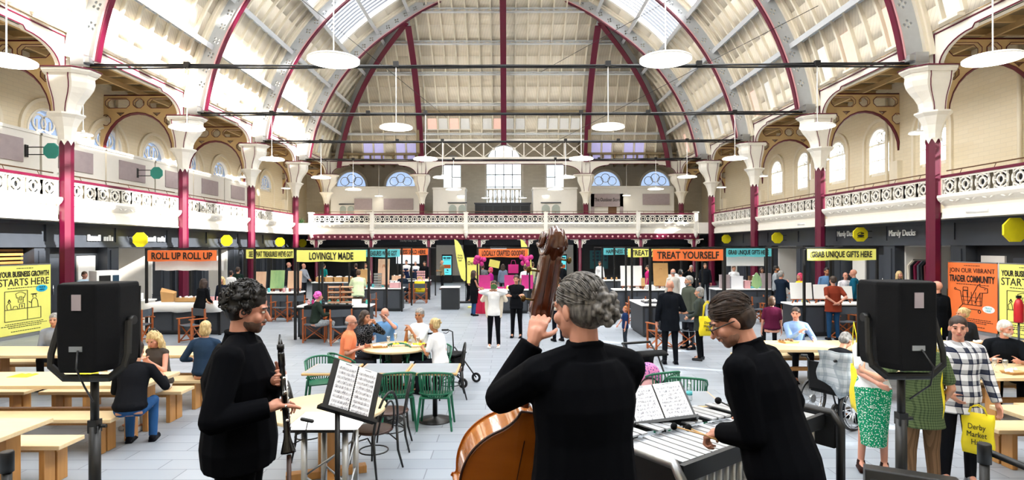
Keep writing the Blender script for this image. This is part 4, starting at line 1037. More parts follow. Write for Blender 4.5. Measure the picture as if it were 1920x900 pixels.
            if st == 'curly':
                for i in range(260):
                    a, b = rg.uniform(0, 6.283), rg.uniform(-.4, 1.5); x, y, z = .1 * math.cos(a) * math.cos(b), -.03 + .112 * math.sin(a) * math.cos(b), .03 + .11 * math.sin(b)
                    if y > .03 and z < .09: continue
                    ms.annulus(Matrix.Translation(hp(x, y, z)) @ Euler((rg.random() * 3, rg.random() * 3, rg.random() * 3)).to_matrix().to_4x4(), rg.uniform(.009, .015) * s, rg.uniform(.006, .009) * s, .004, 8)
            ms.build('hair_strands', 'hair_' + hcn, root)
        ho = mb.build('hair', 'hair_' + hcn, root); remesh(ho, .009 if not det else .0045, 2 if st not in ('curly',) else 1)
    if beard:
        mb = MB(); mb.ell(hp(0, .030, -.062), (.057 * s, .0595 * s, .052 * s), Hm, 12, 8); mb.ell(hp(0, .062, -.09), (.028 * s, .024 * s, .022 * s), Hm); mb.cap(hp(-.022, .092, -.046), hp(.022, .092, -.046), .007 * s, .007 * s, 6)
        remesh(mb.build('beard', 'hair_' + beard, root), .006, 1)
    if glasses:
        mb = MB()
        for q in (-1, 1):
            M = Matrix.Translation(hp(q * .033, .1, .002)) @ Hm.to_4x4() @ Matrix.Rotation(R(90), 4, 'X'); mb.annulus(M, .025 * s, .021 * s, .005, 14, sy=.8)
            mb.tube([hp(q * .058, .098, .005), hp(q * .079, .05, .006), hp(q * .083, -.01, .002), hp(q * .08, -.022, -.012)], .0028 * s, 5)
        mb.tube([hp(-.01, .102, .005), hp(.01, .102, .005)], .003 * s, 5); mb.build('glasses', 'black', root)
    # clothes
    kind, tcol, slv = top[:3]; tm = cloth(str(tcol) + kind + (top[3] if len(top) > 3 else ''), tcol, None if kind in ('plain', 'jacket', 'dress') else kind, top[3] if len(top) > 3 else None)
    mb = MB(); off = (.014 if not det else .017) * s + (.008 * s if kind == 'jacket' or top[0] == 'plaid' else 0)
    ex = [(hem, .172 * (1.02 if sit is None else .95), .125)] if hem < -.1 else None
    if sit is not None: ex = None
    torso(mb, off, -.11 if sit is None else -.05, .5, ex)
    nr = hip + d * .525 * s; mb.rings([ring(hip + d * .44 * s, .14 * s, .1 * s + off), ring(hip + d * .485 * s, .118 * s + off * .5, .085 * s), ring(hip + d * .515 * s, .08 * s, .072 * s), ring(hip + d * .54 * s, .064 * s, .064 * s)])
    for q in (-1, 1):
        mb.cap(hip + d * .5 * s + rightv * q * .045 * s, arms[q][0] + d * .012 * s, .034 * s + off, .036 * s + off)
        S, E, W = arms[q]
        if slv == 0: mb.cap(S - rightv * q * .05 * s, S - rightv * q * .02 * s, .056 * s, .05 * s); continue
        a = .92 if fem else 1.0
        mb.cap(S - rightv * q * .07 * s + d * .012 * s, S, .05 * s, (.048 * s + off) * a)
        if slv < 1: mb.cap(S, S.lerp(E, .72), (.047 * s + off) * a, (.044 * s + off) * a, 12)
        else: mb.cap(S, E, (.047 * s + off) * a, (.038 * s + off) * a, 12); mb.tube([E, W.lerp(E, .5), W - (W - E).normalized() * .01 * s], [(.038 * s + off) * a, (.032 * s + off) * a, (.024 * s + off) * a], 12)
    if sit is not None and not ex: mb.ell(hip + V3((0, .0, .02)) * s, (.175 * s * fat + off, .125 * s * fat + off, .1 * s))
    tp = mb.build({'jacket': 'jacket', 'dress': 'dress'}.get(kind, 'shirt') if kind != 'plaid' else 'overshirt', tm, root); remesh(tp, vox if not det else .007, 3)
    if collar or kind == 'jacket':
        mb = MB(); P = [nb + rightv * (.062 * s * math.cos(a)) + fw * (.064 * s * math.sin(a)) + d * (.012 * s - .02 * s * math.sin(a)) for a in np.linspace(R(-235), R(55), 16)]
        mb.tube(P, .010 * s, 8, flat=1.0)
        mb.rings([ring(hip + d * .47 * s, .115 * s + off, .09 * s + off), ring(hip + d * .505 * s, .09 * s, .084 * s), ring(hip + d * .545 * s, .069 * s, .072 * s), ring(hip + d * .562 * s, .064 * s, .067 * s)]); remesh(mb.build('collar', collar or tm, root), .006, 1)
    bk, bc = bot[:2]; bm = cloth(str(bc) + bk + (bot[2] if len(bot) > 2 else ''), bc, bot[2] if len(bot) > 2 else None, bot[3] if len(bot) > 3 else None, psc=1.0)
    mb = MB(); o2 = .012 * s
    if bk in ('trousers', 'shorts', 'wide'):
        if sit is None: torso(mb, o2 * .6, -.1, .05)
        else: mb.ell(hip, (.165 * s * fat, .125 * s * fat, .1 * s))
        for q in (-1, 1):
            hj, kn, an = legs[q]; wd = 1.35 if bk == 'wide' else 1.0
            if bk == 'shorts': mb.cap(hj, hj.lerp(kn, .85), .085 * s * fat, .072 * s); continue
            mb.tube([hj + V3((0, 0, .05 * s)), hj, hj.lerp(kn, .5), kn, kn.lerp(an, .5), an + V3((0, 0, -.02 * s)) + (kn - an).normalized() * .0], [.08 * s * fat, .088 * s * fat, .078 * s, .063 * s * wd, .056 * s * wd, .048 * s * wd * (1.15 if wd > 1 else 1)], 14); mb.ell(kn, .064 * s)
        remesh(mb.build('trousers' if bk != 'shorts' else 'shorts', bm, root), vox if not det else .008, 3)
    elif bk == 'skirt':
        L_ = bot[4] if len(bot) > 4 else .5
        if sit is None:
            rs = [ring(hip + V3((0, 0, .14 * s)), .15 * s * fat, .112 * s * fat), ring(hip, .185 * s * fat, .14 * s * fat)]
            for i in range(1, 7): z = hz - (hz - L_ * s) * i / 6; rs.append([V3((x_.x * (1 + .02 * math.sin(9 * j)), x_.y * (1 + .03 * math.sin(7 * j + 1)), z)) for j, x_ in enumerate(ring(hip, (.19 - .012 * i) * s * fat, (.145 - .004 * i) * s * fat, n=24))]) 
            rs = [rs[0][:16], rs[1][:16]] ; mb.rings(rs); rs2 = []
            for i in range(0, 7): z = hz - (hz - L_ * s) * i / 6; rs2.append([V3(((.187 - .010 * i) * fat * math.cos(a) * (1 + .03 * math.sin(5 * a)) * s, (.142 + .002 * i) * fat * math.sin(a) * (1 + .04 * math.sin(6 * a + i * .3)) * s, z)) for a in np.linspace(0, 2 * math.pi, 33)[:-1]])
            mb.rings(rs2)
        else:
            mb.ell(hip, (.18 * s, .15 * s, .11 * s)); mb.cap(hip, V3((0, .42 * s, legs[1][1].z)), .14 * s, .12 * s); mb.cap(V3((0, .42 * s, legs[1][1].z)), V3((0, .42 * s, L_ * s)), .12 * s, .12 * s)
        remesh(mb.build('skirt', bm, root), vox, 2)
    # shoes
    mb = MB()
    for q in (-1, 1):
        an = legs[q][2]; mb.cap(an + V3((0, -.03, -.035)) * s, an + V3((q * .012, .15, -.052)) * s, .042 * s, .034 * s); mb.cap(an + V3((0, 0, .0)) * s, an + V3((0, .04, -.03)) * s, .044 * s, .04 * s)
        mb.box(an.x - .04 * s, an.x + .045 * s, an.y - .06 * s, an.y + .17 * s, an.z - .084 * s, an.z - .06 * s)
    remesh(mb.build('shoes', cloth('shoe' + shoes, shoes, rough=.5, bump=0), root), .009, 2)
    if apron:
        mb = MB(); rs = []
        for z, a in ((1.28, .13), (1.1, .16), (.95, .185), (.7, .2), (.5, .2)):
            rs.append([V3((a * s * math.sin(t) * fat, (.128 + .045) * s * math.cos(t) * fat, z * s)) for t in np.linspace(-1.15, 1.15, 12)] + [V3((a * s * math.sin(t) * fat * 1.03, (.128 + .053) * s * math.cos(t) * fat, z * s)) for t in np.linspace(1.15, -1.15, 12)])
        mb.rings(rs); mb.build('apron', cloth('apron' + apron, apron), root)
    return root
# ------------------------------------------------------------------ furniture
def picnic_table(x0, x1, y0, y1, lab):
    root = empty('picnic_table', ((x0 + x1) / 2, (y0 + y1) / 2, 0), 0, lab, 'table', 'long oak tables'); L_ = x1 - x0; W = y1 - y0
    MB().box(-L_/2, L_/2, -W/2, W/2, .705, .75).build('tabletop', 'oak_top', root, .006)
    MB().box(-L_/2 + .25, L_/2 - .25, -.03, .03, .62, .705).box(-L_/2 + .25, L_/2 - .25, -.04, .04, .3, .36).build('rail', 'oak_leg', root)
    for s in (-1, 1):
        x = s * (L_/2 - .3)
        for q in (-1, 1): MB().box(x - .035, x + .035, q * .19 - .09, q * .19 + .09, 0, .705).build('leg', 'oak_leg', root, .006)
    return root
def bench(x0, x1, y0, y1, lab):
    root = empty('bench', ((x0 + x1) / 2, (y0 + y1) / 2, 0), 0, lab, 'bench', 'oak benches'); L_ = x1 - x0; W = y1 - y0
    MB().box(-L_/2, L_/2, -W/2, W/2, .405, .45).build('seat', 'oak_top', root, .006)
    MB().box(-L_/2 + .15, L_/2 - .15, -.02, .02, .33, .405).build('rail', 'oak_leg', root)
    for s in (-1, 1):
        x = s * (L_/2 - .2)
        for q in (-1, 1): MB().box(x - .03, x + .03, q * W * .24 - W * .2, q * W * .24 + W * .2, 0, .405).build('leg', 'oak_leg', root, .006)
    return root
XL = -4.62
picnic_table(-7.7, XL - .04, 5.3, 6.03, 'oak table cut by the left photo edge, nearest on the left')
bench(-6.9, XL, 6.05, 6.42, 'oak bench behind the nearest left table')
picnic_table(-8.3, XL + .02, 7.42, 8.26, 'oak table where the blonde woman and the man in jeans sit')
bench(-6.85, XL - .1, 6.98, 7.36, 'oak bench the man in jeans sits on')
bench(-9.1, -7.0, 6.98, 7.36, 'oak bench at the left edge left of the man in jeans')
bench(-6.65, XL, 8.32, 8.68, 'oak bench the blonde woman in the vest sits on')
bench(-9.0, -6.85, 8.32, 8.68, 'oak bench left of the blonde woman, by the photo edge')
picnic_table(-9.0, XL + .05, 9.5, 10.4, 'oak table behind the left loudspeaker, farthest on the left')
bench(-6.7, XL, 9.0, 9.38, 'oak bench the person in denim jacket sits on')
bench(-9.3, -7.2, 10.5, 10.85, 'oak bench of the person in grey behind the left loudspeaker')
XR = 5.3
picnic_table(XR, 8.3, 5.25, 6.45, 'oak table cut by the right photo edge, nearest on the right')
bench(XR + .15, 7.6, 6.5, 6.88, 'oak bench beside the rope barrier on the right')
picnic_table(6.35, 9.4, 7.75, 8.7, 'oak table with two wine glasses before the white haired man')
bench(6.6, 9.2, 7.3, 7.65, 'oak bench between the two right tables')
bench(6.8, 9.0, 8.78, 9.12, 'oak bench the white haired man sits on')
picnic_table(4.1, 8.1, 9.87, 10.85, 'oak table where the young man in blue shirt sits')
bench(5.5, 7.9, 9.35, 9.72, 'oak bench behind the wheelchair')
bench(4.3, 7.2, 10.95, 11.3, 'oak bench the young man in blue shirt sits on')
picnic_table(8.6, 11.4, 9.9, 10.8, 'oak table under the orange poster on the right')
bench(8.8, 11.2, 10.9, 11.25, 'oak bench under the orange poster on the right')
def director_chair(lab, seatm='canvas_grey'):
    root = empty('director_chair', (0, 0, 0), 0, lab, 'chair', 'wooden director chairs')
    W = .27
    for s in (-1, 1):
        MB().box(s * W - .018, s * W + .018, -.2, -.16, 0, .88).box(s * W - .018, s * W + .018, .17, .21, 0, .62).build('leg', 'chairwood', root)
        MB().box(s * W - .03, s * W + .03, -.24, .25, .62, .645).build('armrest', 'chairwood', root, .004)
        MB().box(s * W - .012, s * W + .012, -.16, .17, .44, .47).box(s * W - .012, s * W + .012, -.2, .2, .03, .06).build('side_rail', 'chairwood', root)
    mb = MB()
    for y in (-.13, .14): mb.bar((-W, y, .05), (W, y, .46), .02, .035, (0, 1, 0)); mb.bar((W, y + .02, .05), (-W, y + .02, .46), .02, .035, (0, 1, 0))
    mb.build('cross_legs', 'chairwood', root)
    MB().rings([[(-W, y, .47), (-W * .5, y, .452), (W * .5, y, .452), (W, y, .47), (W, y, .46), (0, y, .44), (-W, y, .46)] for y in (-.18, .2)], True, False, False).build('seat', seatm, root)
    MB().rings([[(-W - .02, -.17, z), (0, -.205, z), (W + .02, -.17, z), (W + .02, -.178, z), (0, -.214, z), (-W - .02, -.178, z)] for z in (.68, .87)], True, False, False).build('backrest', seatm, root)
    return root
mat('canvas_grey', '#4c535c', .9); mat('canvas_black', '#15171a', .9); mat('chairwood', '#b5622c', .45, pat='woodz', col2='#8f4519')
def fpos(x, y): p = fl(x, y); return (p.x, p.y, 0)
dcs = [((262, 640), 95, 'director chair on the left in front of the roll up stall'), ((360, 641), 150, 'director chair behind the person in the denim jacket'), ((590, 640), 10, 'director chair of the pink haired person'),
       ((640, 645), 200, 'director chair in front of the yellow lettered counter'), ((527, 601), 0, 'left director chair before the counter with paintings'), ((555, 601), 20, 'right director chair before the counter with paintings'),
       ((690, 596), 80, 'director chair holding a folded yellow bag'), ((757, 568), 0, 'director chair of the person at the far left counter'), ((788, 568), 0, 'director chair with yellow tote hanging on it'),
       ((1040, 588), 15, 'director chair right of the goods stall'), ((1192, 606), 0, 'director chair behind the small child'), ((1240, 655), 20, 'director chair behind the man in the dark suit'), ((1290, 655), -15, 'director chair behind the woman with yellow tote'),
       ((1418, 607), 10, 'director chair by the teal banner stall'), ((1445, 603), -10, 'director chair under the teal banner, right one'), ((1582, 636), 5, 'director chair behind the wheelchair table'), ((1632, 636), -8, 'director chair left of the right loudspeaker'),
       ((655, 566), 10, 'director chair by the boxes under the yellow banner'), ((630, 572), -10, 'director chair behind the cake stands')]
dc = None
for (p, r, l) in dcs:
    if dc is None: dc = director_chair(l); o = dc
    else: o = dup(dc, label=l)
    o.location = fpos(*p); o.rotation_euler = (0, 0, R(r))
def green_chair(lab, arms=True):
    root = empty('plastic_chair', (0, 0, 0), 0, lab, 'chair', 'green slatted chairs')
    mb = MB(); P = lambda a, z, k=1: V3((.235 * math.sin(a) * k, -.04 - .2 * math.cos(a) * k, z))
    aa = np.linspace(-1.25, 1.25, 13)
    mb.tube([P(a, .8 - .05 * (abs(a) / 1.25) ** 2, 1.05) for a in aa], .016, 6)
    mb.tube([P(a, .5, .95) for a in aa], .014, 6)
    for a in np.linspace(-1.05, 1.05, 13): mb.tube([P(a, .79 - .05 * (abs(a) / 1.25) ** 2, 1.05), P(a, .66, 1.04), P(a, .5, .95), P(a * .9, .45, .8)], .0095, 5)
    for q in (-1, 1): mb.tube([P(q * 1.25, .75, 1.05), (q * .24, .1, .66), (q * .225, .19, .6), (q * .22, .2, .45)], .014, 6)
    mb.build('backrest', 'green_chair', root)
    mb = MB(); mb.rings([[(x, y, z) for x, y in [(-.2, -.2), (.2, -.2), (.22, .2), (-.22, .2)]] for z in (.435, .455)], True, False, False); mb.build('seat', 'green_chair', root, .006)
    for s in (-1, 1):
        for q in (-1, 1): MB().cap((s * .19, q * .17, .44), (s * .235, q * .215, .01), .02, .015, 8).build('leg', 'green_chair', root)
    return root
gcs = [((817, 800), 0, 'green slatted chair facing the right square table, nearest in the middle'), ((820, 735), 180, 'green slatted chair on the far side of the right square table'), ((745, 800), 15, 'green slatted chair behind the music sheets'), ((742, 735), 180, 'green slatted chair on the far side of the middle square table'),
       ((603, 770), 205, 'green slatted chair by the clarinet player hands'), ((645, 755), -70, 'green chair under the man in the orange shirt'), ((1237, 800), 20, 'green slatted chair by the pink rucksack'), ((1290, 815), -20, 'green slatted chair beneath the table with the water bottle')]
gc = None
for (p, r, l) in gcs:
    if gc is None: gc = green_chair(l); o = gc
    else: o = dup(gc, label=l)
    o.location = fpos(*p); o.rotation_euler = (0, 0, R(r))
def bentwood(lab):
    root = empty('bentwood_chair', (0, 0, 0), 0, lab, 'chair', 'black bentwood chairs')
    MB().lathe([(.2, .44), (.215, .45), (.215, .465), (.19, .47), (.02, .463)], n=24).build('seat', 'walnut', root)
    hoop = lambda w_, h: [(w_ * math.cos(a), -.17 - .07 * max(0, math.sin(a)), .46 + h * math.sin(a)) for a in np.linspace(0, math.pi, 17)]
    MB().tube(hoop(.19, .44), .014, 8).build('backrest_hoop', 'black', root); MB().tube(hoop(.12, .34), .011, 8).build('inner_hoop', 'black', root)
    for s in (-1, 1):
        MB().tube([(s * .19, -.17, .47), (s * .19, -.19, .2), (s * .215, -.24, 0)], [.015, .014, .011], 8).build('leg', 'black', root)
        MB().tube([(s * .15, .15, .45), (s * .17, .18, .2), (s * .185, .2, 0)], [.016, .014, .011], 8).build('leg', 'black', root)
        MB().tube([(s * .16, .16, .3), (s * .1, .1, .4), (0, .03, .43), (-s * .02, .0, .43)], .008, 6).tube([(s * .19, -.19, .3), (s * .15, -.05, .4), (s * .17, .13, .33)], .008, 6).build('brace', 'black', root)
    MB().tube([(.16 * math.cos(a), .16 * math.sin(a), .22) for a in np.linspace(0, 2 * math.pi, 20)[:-1]], .008, 6, closed=True).build('leg_ring', 'black', root)
    return root
bc = None
for (p, r, l) in [((733, 838), 95, 'black bentwood chair with dark seat, right of the round table, farther one'), ((700, 880), 60, 'black bentwood chair in front of the round table by the music stand'), ((578, 850), -60, 'black bentwood chair left of the round table by the clarinet'), ((845, 745), 100, 'black bentwood chair under the woman in the white tee shirt')]:
    if bc is None: bc = bentwood(l); o = bc
    else: o = dup(bc, label=l)
    o.location = fpos(*p); o.rotation_euler = (0, 0, R(r))
mat('table_grey', '#8f969e', .35)
def square_table(lab):
    root = empty('square_table', (0, 0, 0), 0, lab, 'table', 'small grey topped tables')
    MB().box(-.35, .35, -.35, .35, .715, .75).build('tabletop', 'oak', root, .012); MB().box(-.325, .325, -.325, .325, .75, .754).build('inlay', 'table_grey', root)
    MB().cyl((0, 0, .03), (0, 0, .715), .035).build('pedestal', 'black', root); MB().lathe([(.25, 0), (.25, .012), (.06, .035), (.04, .06)], n=28).build('base', 'black', root)
    return root
sq = None
for (x, y, Y, rz, l) in [(815, 690, 8.45, 0, 'small grey topped square table, right one of the row'), (722, 690, 8.45, 0, 'small grey topped square table, middle one of the row'), (625, 690, 8.45, 0, 'small grey topped square table, left one of the row'), (1285, 747, 6.75, -3, 'small grey topped square table with the water bottle'), (1190, 747, 6.75, -3, 'small grey topped square table partly behind the bass player')]:
    if sq is None: sq = square_table(l); o = sq
    else: o = dup(sq, label=l)
    o.location = ((x - CX) / FPX * Y, Y, 0); o.rotation_euler = (0, 0, R(rz))
def round_table(c, r, lab, leg='oak_leg'):
    root = empty('round_table', c, R(20), lab, 'table', 'round tables')
    MB().lathe([(r - .01, .71), (r, .72), (r, .745), (r - .005, .75), (.01, .75)], n=48).build('tabletop', 'oak_top', root)
    MB().box(-.09, .09, -.09, .09, .08, .71).build('pedestal', leg, root, .006)
    for a in (0, 1): MB().box(-.42 if a == 0 else -.06, .42 if a == 0 else .06, -.42 if a else -.06, .42 if a else .06, 0 if a == 0 else .001, .08).build('foot', leg, root, .006)
    return root
round_table(((612 - CX) / FPX * 6.4, 6.4, 0), .64, 'round oak table behind the music stand')
round_table(((742 - CX) / FPX * 10.3, 10.3, 0), .6, 'round oak table where five people are eating', 'walnut')
# ------------------------------------------------------------------ stalls
def stall(cx, Y, col, text, lab, W=2.0, depth=.7, cw=None, cx0=0, gd=2.3, cloth_=False, bare=False):
    root = empty('market_stall', (cx, Y, 0), 0, lab, 'stall', 'market stalls with lettered banners'); cw = cw or W
    a, b = cx0 - cw/2, cx0 + cw/2
    MB().box(a, b, .05, depth, .06, .86).box(a + .04, b - .04, .08, depth - .04, 0, .06).build('counter', 'charcoal_dark', root, .008)
    mb = MB()
    for i in range(3): mb.box(a + .06 + (cw - .06) * i / 3, a + (cw - .06) * (i + 1) / 3, .035, .05, .12, .8)
    mb.build('front_panels', 'charcoal', root)
    MB().box(a - .04, b + .04, 0, depth + .04, .86, .9).build('worktop', 'white', root, .006)
    for i, (x, y) in enumerate([(-W/2 - .04, -.02), (W/2 + .04, -.02), (-W/2 - .04, gd), (W/2 + .04, gd)]):
        MB().box(x - .03, x + .03, y - .03, y + .03, 0, 2.45).build('post', 'black', root)
    MB().box(-W/2 - .07, W/2 + .07, -.05, .01, 2.42, 2.47).box(-W/2 - .07, W/2 + .07, gd - .03, gd + .03, 2.42, 2.47).build('front_rail', 'black', root)
    MB().box(-W/2 - .07, -W/2 - .01, 0, gd, 2.42, 2.47).box(W/2 + .01, W/2 + .07, 0, gd, 2.42, 2.47).build('side_rail', 'black', root)
    mb = MB(); n = 14; rs = [[(-W/2 + .02 + (W - .04) * i / n, -.075 + .006 * math.sin(i * 1.3), 2.10 - .01 * math.sin(i * .8)), (-W/2 + .02 + (W - .04) * i / n, -.075, 2.41), (-W/2 + .02 + (W - .04) * i / n, -.068, 2.41), (-W/2 + .02 + (W - .04) * i / n, -.068 + .006 * math.sin(i * 1.3), 2.10 - .01 * math.sin(i * .8))] for i in range(n + 1)]
    mb.rings(rs, True, False, False); bn = mb.build('banner', col, root)
    MB().text(frame((0, -.086, 2.252), (1, 0, 0), (0, 0, 1)), text, W * (.62 if len(text) < 14 else .86), .2, .006, bold=.02).build('lettering', 'ink', bn)
    return root
ST = {}
def S_(key, *a, **k): ST[key] = (a[0], a[1]); return stall(*a, **k)
S_('roll', -9.2, 16.7, 'orange', 'ROLL UP ROLL UP', 'stall with orange ROLL UP ROLL UP banner')
S_('see', -8.25, 20.6, 'paleyellow', "SEE WHAT TREASURES WE'VE GOT", 'stall with long yellow treasures banner, left', W=1.78)
S_('love', -4.7, 15.8, 'paleyellow', 'LOVINGLY MADE', 'stall with yellow LOVINGLY MADE banner', W=1.9)
S_('got', -5.05, 22.6, 'cyan', "SEE WHAT TREASURES WE'VE GOT", 'stall with teal treasures banner behind the yellow banner', W=1.95)
S_('happy', -4.6, 27.6, 'orange', 'HAPPINESS SOLD HERE', 'stall with small orange HAPPINESS SOLD HERE banner, far left', W=1.85)
S_('goods', -.12, 21.8, 'orange', 'LOCALLY CRAFTED GOODIES', 'stall with orange LOCALLY CRAFTED GOODIES banner in the centre', W=1.85)
S_('happy2', 5.5, 27.6, 'cyan', 'HAPPINESS SOLD HERE', 'stall with teal HAPPINESS SOLD HERE banner, far right', W=1.95)
S_('treat2', 5.4, 21.6, 'paleyellow', 'TREAT YOURSELF', 'stall with yellow TREAT YOURSELF banner, farther one', W=1.95, cw=2.4, cx0=-.2)
S_('treat', 4.92, 16.0, 'orange', 'TREAT YOURSELF', 'stall with orange TREAT YOURSELF banner', W=1.95, cw=.7, cx0=-.85, depth=1.6)
S_('grab2', 8.95, 21.8, 'cyan', 'GRAB UNIQUE GIFTS HERE', 'stall with teal GRAB UNIQUE GIFTS HERE banner', W=1.75, cw=2.3)
S_('grab', 9.15, 16.1, 'paleyellow', 'GRAB UNIQUE GIFTS HERE', 'stall with yellow GRAB UNIQUE GIFTS HERE banner', W=1.92, cw=2.5)
# extra counters behind
for x0, x1, y, l in [(-8.8, -7.0, 26.5, 'dark counter with cardboard boxes, far left'), (-2.6, -1.9, 23.2, 'narrow dark counter left of the goods stall'), (7.6, 9.4, 28.6, 'dark counter of the far right food stall'), (10.8, 12.4, 27.0, 'dark counter by the right hand shops'), (2.9, 4.6, 29.5, 'dark counter behind the musician bun'), (-12.3, -10.9, 17.6, 'white counter beside the left column')]:
    r_ = empty('counter', ((x0 + x1) / 2, y, 0), 0, l, 'counter'); w_ = (x1 - x0) / 2
    MB().box(-w_, w_, .03, .6, 0, .86).build('carcass', 'kiosk' if 'white' in l else 'charcoal_dark', r_, .006); MB().box(-w_ - .03, w_ + .03, 0, .63, .86, .9).build('worktop', 'white', r_)
# goods on the stalls
def G(name, m, lab, cat, builder, loc, rz=0, parts=()):
    root = None
    if parts:
        root = empty(name, loc, rz, lab, cat); mb = MB(); builder(mb); mb.build('body', m, root)
        for pn, pm, pb in parts: mb = MB(); pb(mb); mb.build(pn, pm, root)
        return root
    mb = MB(); builder(mb); o = mb.build(name, m); o.location = loc; o.rotation_euler = (0, 0, rz); tag(o, lab, cat); return o
H9 = .9
mat('green_art', '#a9c98a', .8, pat='hair', col2='#7fae7a', psc=.1); mat('peach_art', '#e8c4a4', .8, pat='hair', col2='#d9a98e', psc=.1); mat('card_multi', '#e8d8d0', .6, pat='hair', col2='#8a8fa8', psc=.15)
def at(k, dx, dy, z=H9): return (ST[k][0] + dx, ST[k][1] + dy, z)
def cake(name, loc, lab):
    root = empty(name, loc, 0, lab, 'display stand', 'tiered stands of small goods')
    MB().cyl((0, 0, 0), (0, 0, .5), .012).build('stem', 'brown', root)
    for i in range(4): t = MB().box(-.17, .17, -.08, .08, .04 + i * .14, .055 + i * .14).build('tier', 'brown', root); MB().box(-.15, .15, -.06, .06, .055 + i * .14, .09 + i * .14).build('goods', 'peach_art', t)
    return root
def easel_board(loc, w_, h, m, lab, rz=0, stand=True):
    r_ = empty('display_board', loc, rz, lab, 'display board'); MB().box(-w_/2, w_/2, -.01, .015, .12, .12 + h, rot=(R(-8), 0, 0)).build('board', m, r_, .004)
    MB().bar((-w_/2 + .05, .0, 0), (-.02, .03, h * .9), .025, .025).bar((w_/2 - .05, 0, 0), (.02, .03, h * .9), .025, .025).bar((0, .22, 0), (0, .05, h * .9), .025, .025).bar((-w_/2, -.02, .11), (w_/2, -.02, .11), .03, .02).build('easel_legs', 'chairwood', r_)
    return r_
def crate(loc, w_, d_, h, m, lab, rz=0):
    r_ = empty('crate', loc, rz, lab, 'box'); t = .012
    MB().box(-w_/2, w_/2, -d_/2, d_/2, 0, t).box(-w_/2, w_/2, -d_/2, -d_/2 + t, 0, h).box(-w_/2, w_/2, d_/2 - t, d_/2, 0, h).box(-w_/2, -w_/2 + t, -d_/2, d_/2, 0, h).box(w_/2 - t, w_/2, -d_/2, d_/2, 0, h).build('crate_sides', m, r_)
    rg = random.Random(int(w_ * 1000)); mb = MB()
    for i in range(10): mb.ell((rg.uniform(-w_/2 + .04, w_/2 - .04), rg.uniform(-d_/2 + .03, d_/2 - .03), h), (.045, .04, .05), (rg.random(), rg.random(), 0), 6, 4)
    mb.build('wrapped_goods', 'white', r_); return r_
# roll up stall: cloth, basket boxes, hanging white sheet
x, Y = ST['roll']
o = MB(); n = 24
rs = []
for z, e, wv in ((.915, 0, 0), (.905, .06, .0), (.8, .075, .01), (.66, .085, .02)):
    P = []
    for i in range(64):
        a = 2 * math.pi * i / 64; c_, s_ = math.cos(a), math.sin(a); k = 1 / max(abs(c_), abs(s_)) if True else 1
        P.append(((1.0 + e) * max(-1, min(1, c_ * k)) + wv * math.sin(i * 1.7), .36 + (.37 + e) * max(-1, min(1, s_ * k)) + wv * math.cos(i * 2.1), z + (.02 * math.sin(i * .9) if z < .7 else 0)))
    rs.append(P)
o.rings(rs, True, False, True); o = o.build('tablecloth', 'white'); o.location = (x, Y, 0); tag(o, 'white cloth draped over the roll up stall counter', 'tablecloth')
crate(at('roll', .1, .3, .92), .85, .35, .12, 'cardboard', 'shallow cardboard tray of white wrapped goods on the white cloth')
G('gift_box', 'cardboard', 'tall brown paper carrier box on the white cloth', 'box', lambda m: m.rings([[(-.16, -.1, 0), (.16, -.1, 0), (.16, .1, 0), (-.16, .1, 0)], [(-.18, -.12, .3), (.18, -.12, .24), (.18, .12, .28), (-.22, .12, .4)]], True, False, False), at('roll', -.6, .3, .92), .2)
o = MB().rings([[(-.98 + 1.96 * i / 12, .12 + .02 * math.sin(i), 1.83 + .01 * math.sin(i * 2)), (-.98 + 1.96 * i / 12, .12, 2.12), (-.98 + 1.96 * i / 12, .13, 2.12), (-.98 + 1.96 * i / 12, .13 + .02 * math.sin(i), 1.83 + .01 * math.sin(i * 2))] for i in range(13)], True, False, False).build('hanging_sheet', 'white'); o.location = (x + .1, Y, 0); tag(o, 'white sheet hanging below the orange roll up banner', 'cloth')
# paintings counter
easel_board(at('see', -.55, .3), .45, .6, 'peach_art', 'peach coloured picture board at the left of the paintings counter')
easel_board(at('see', .1, .25), .5, .65, 'green_art', 'pale green painting on a small easel')
easel_board(at('see', .68, .35), .5, .62, 'peach_art', 'peach patterned cushion cover shown on a wooden easel')
for i, (dx, m) in enumerate([(-.15, 'cyan'), (.38, 'pink_line'), (.5, 'white')]): G('tin', m, ['small teal tin beside the green painting', 'pink tin right of the green painting', 'white tin between the paintings'][i], 'tin', lambda b: b.lathe([(.045, 0), (.045, .14), (.03, .15)], n=12), at('see', dx, .12))
# lovingly made
cake('cake_stand', at('love', -.05, .35), 'wooden tiered stand of small cakes, left one'); cake('cake_stand', at('love', .28, .42), 'wooden tiered stand of small cakes, right one')
G('black_cloth', 'black_rough', 'black cloth hanging over the front of the lovingly made counter', 'cloth', lambda m: m.box(-.75, .55, -.03, .5, .9, .912).box(-.75, .55, -.035, -.02, .66, .905), (ST['love'][0], ST['love'][1] - .01, 0))
G('price_card', 'white', 'white price card on the corner of the lovingly made counter', 'card', lambda m: m.box(-.13, .13, -.006, .006, 0, .18, (R(-12), 0, 0)), at('love', .62, .15))
for i in range(7): G('trinket', ['pink_line', 'magenta', 'white', 'cyan', 'charcoal', 'hair_pink', 'cream'][i], ['pale pink', 'magenta', 'white', 'teal', 'dark grey', 'bright pink', 'cream'][i] + ' crochet figure on the lovingly made counter', 'toy', lambda m: m.ell((0, 0, .05), (.045, .04, .05)).ell((0, 0, .12), .032).ell((-.04, 0, .1), .015).ell((.04, 0, .1), .015), at('love', -.7 + .1 * i + (.75 if i > 4 else 0), .2 + .04 * (i % 2), .912 if i < 5 else .9))
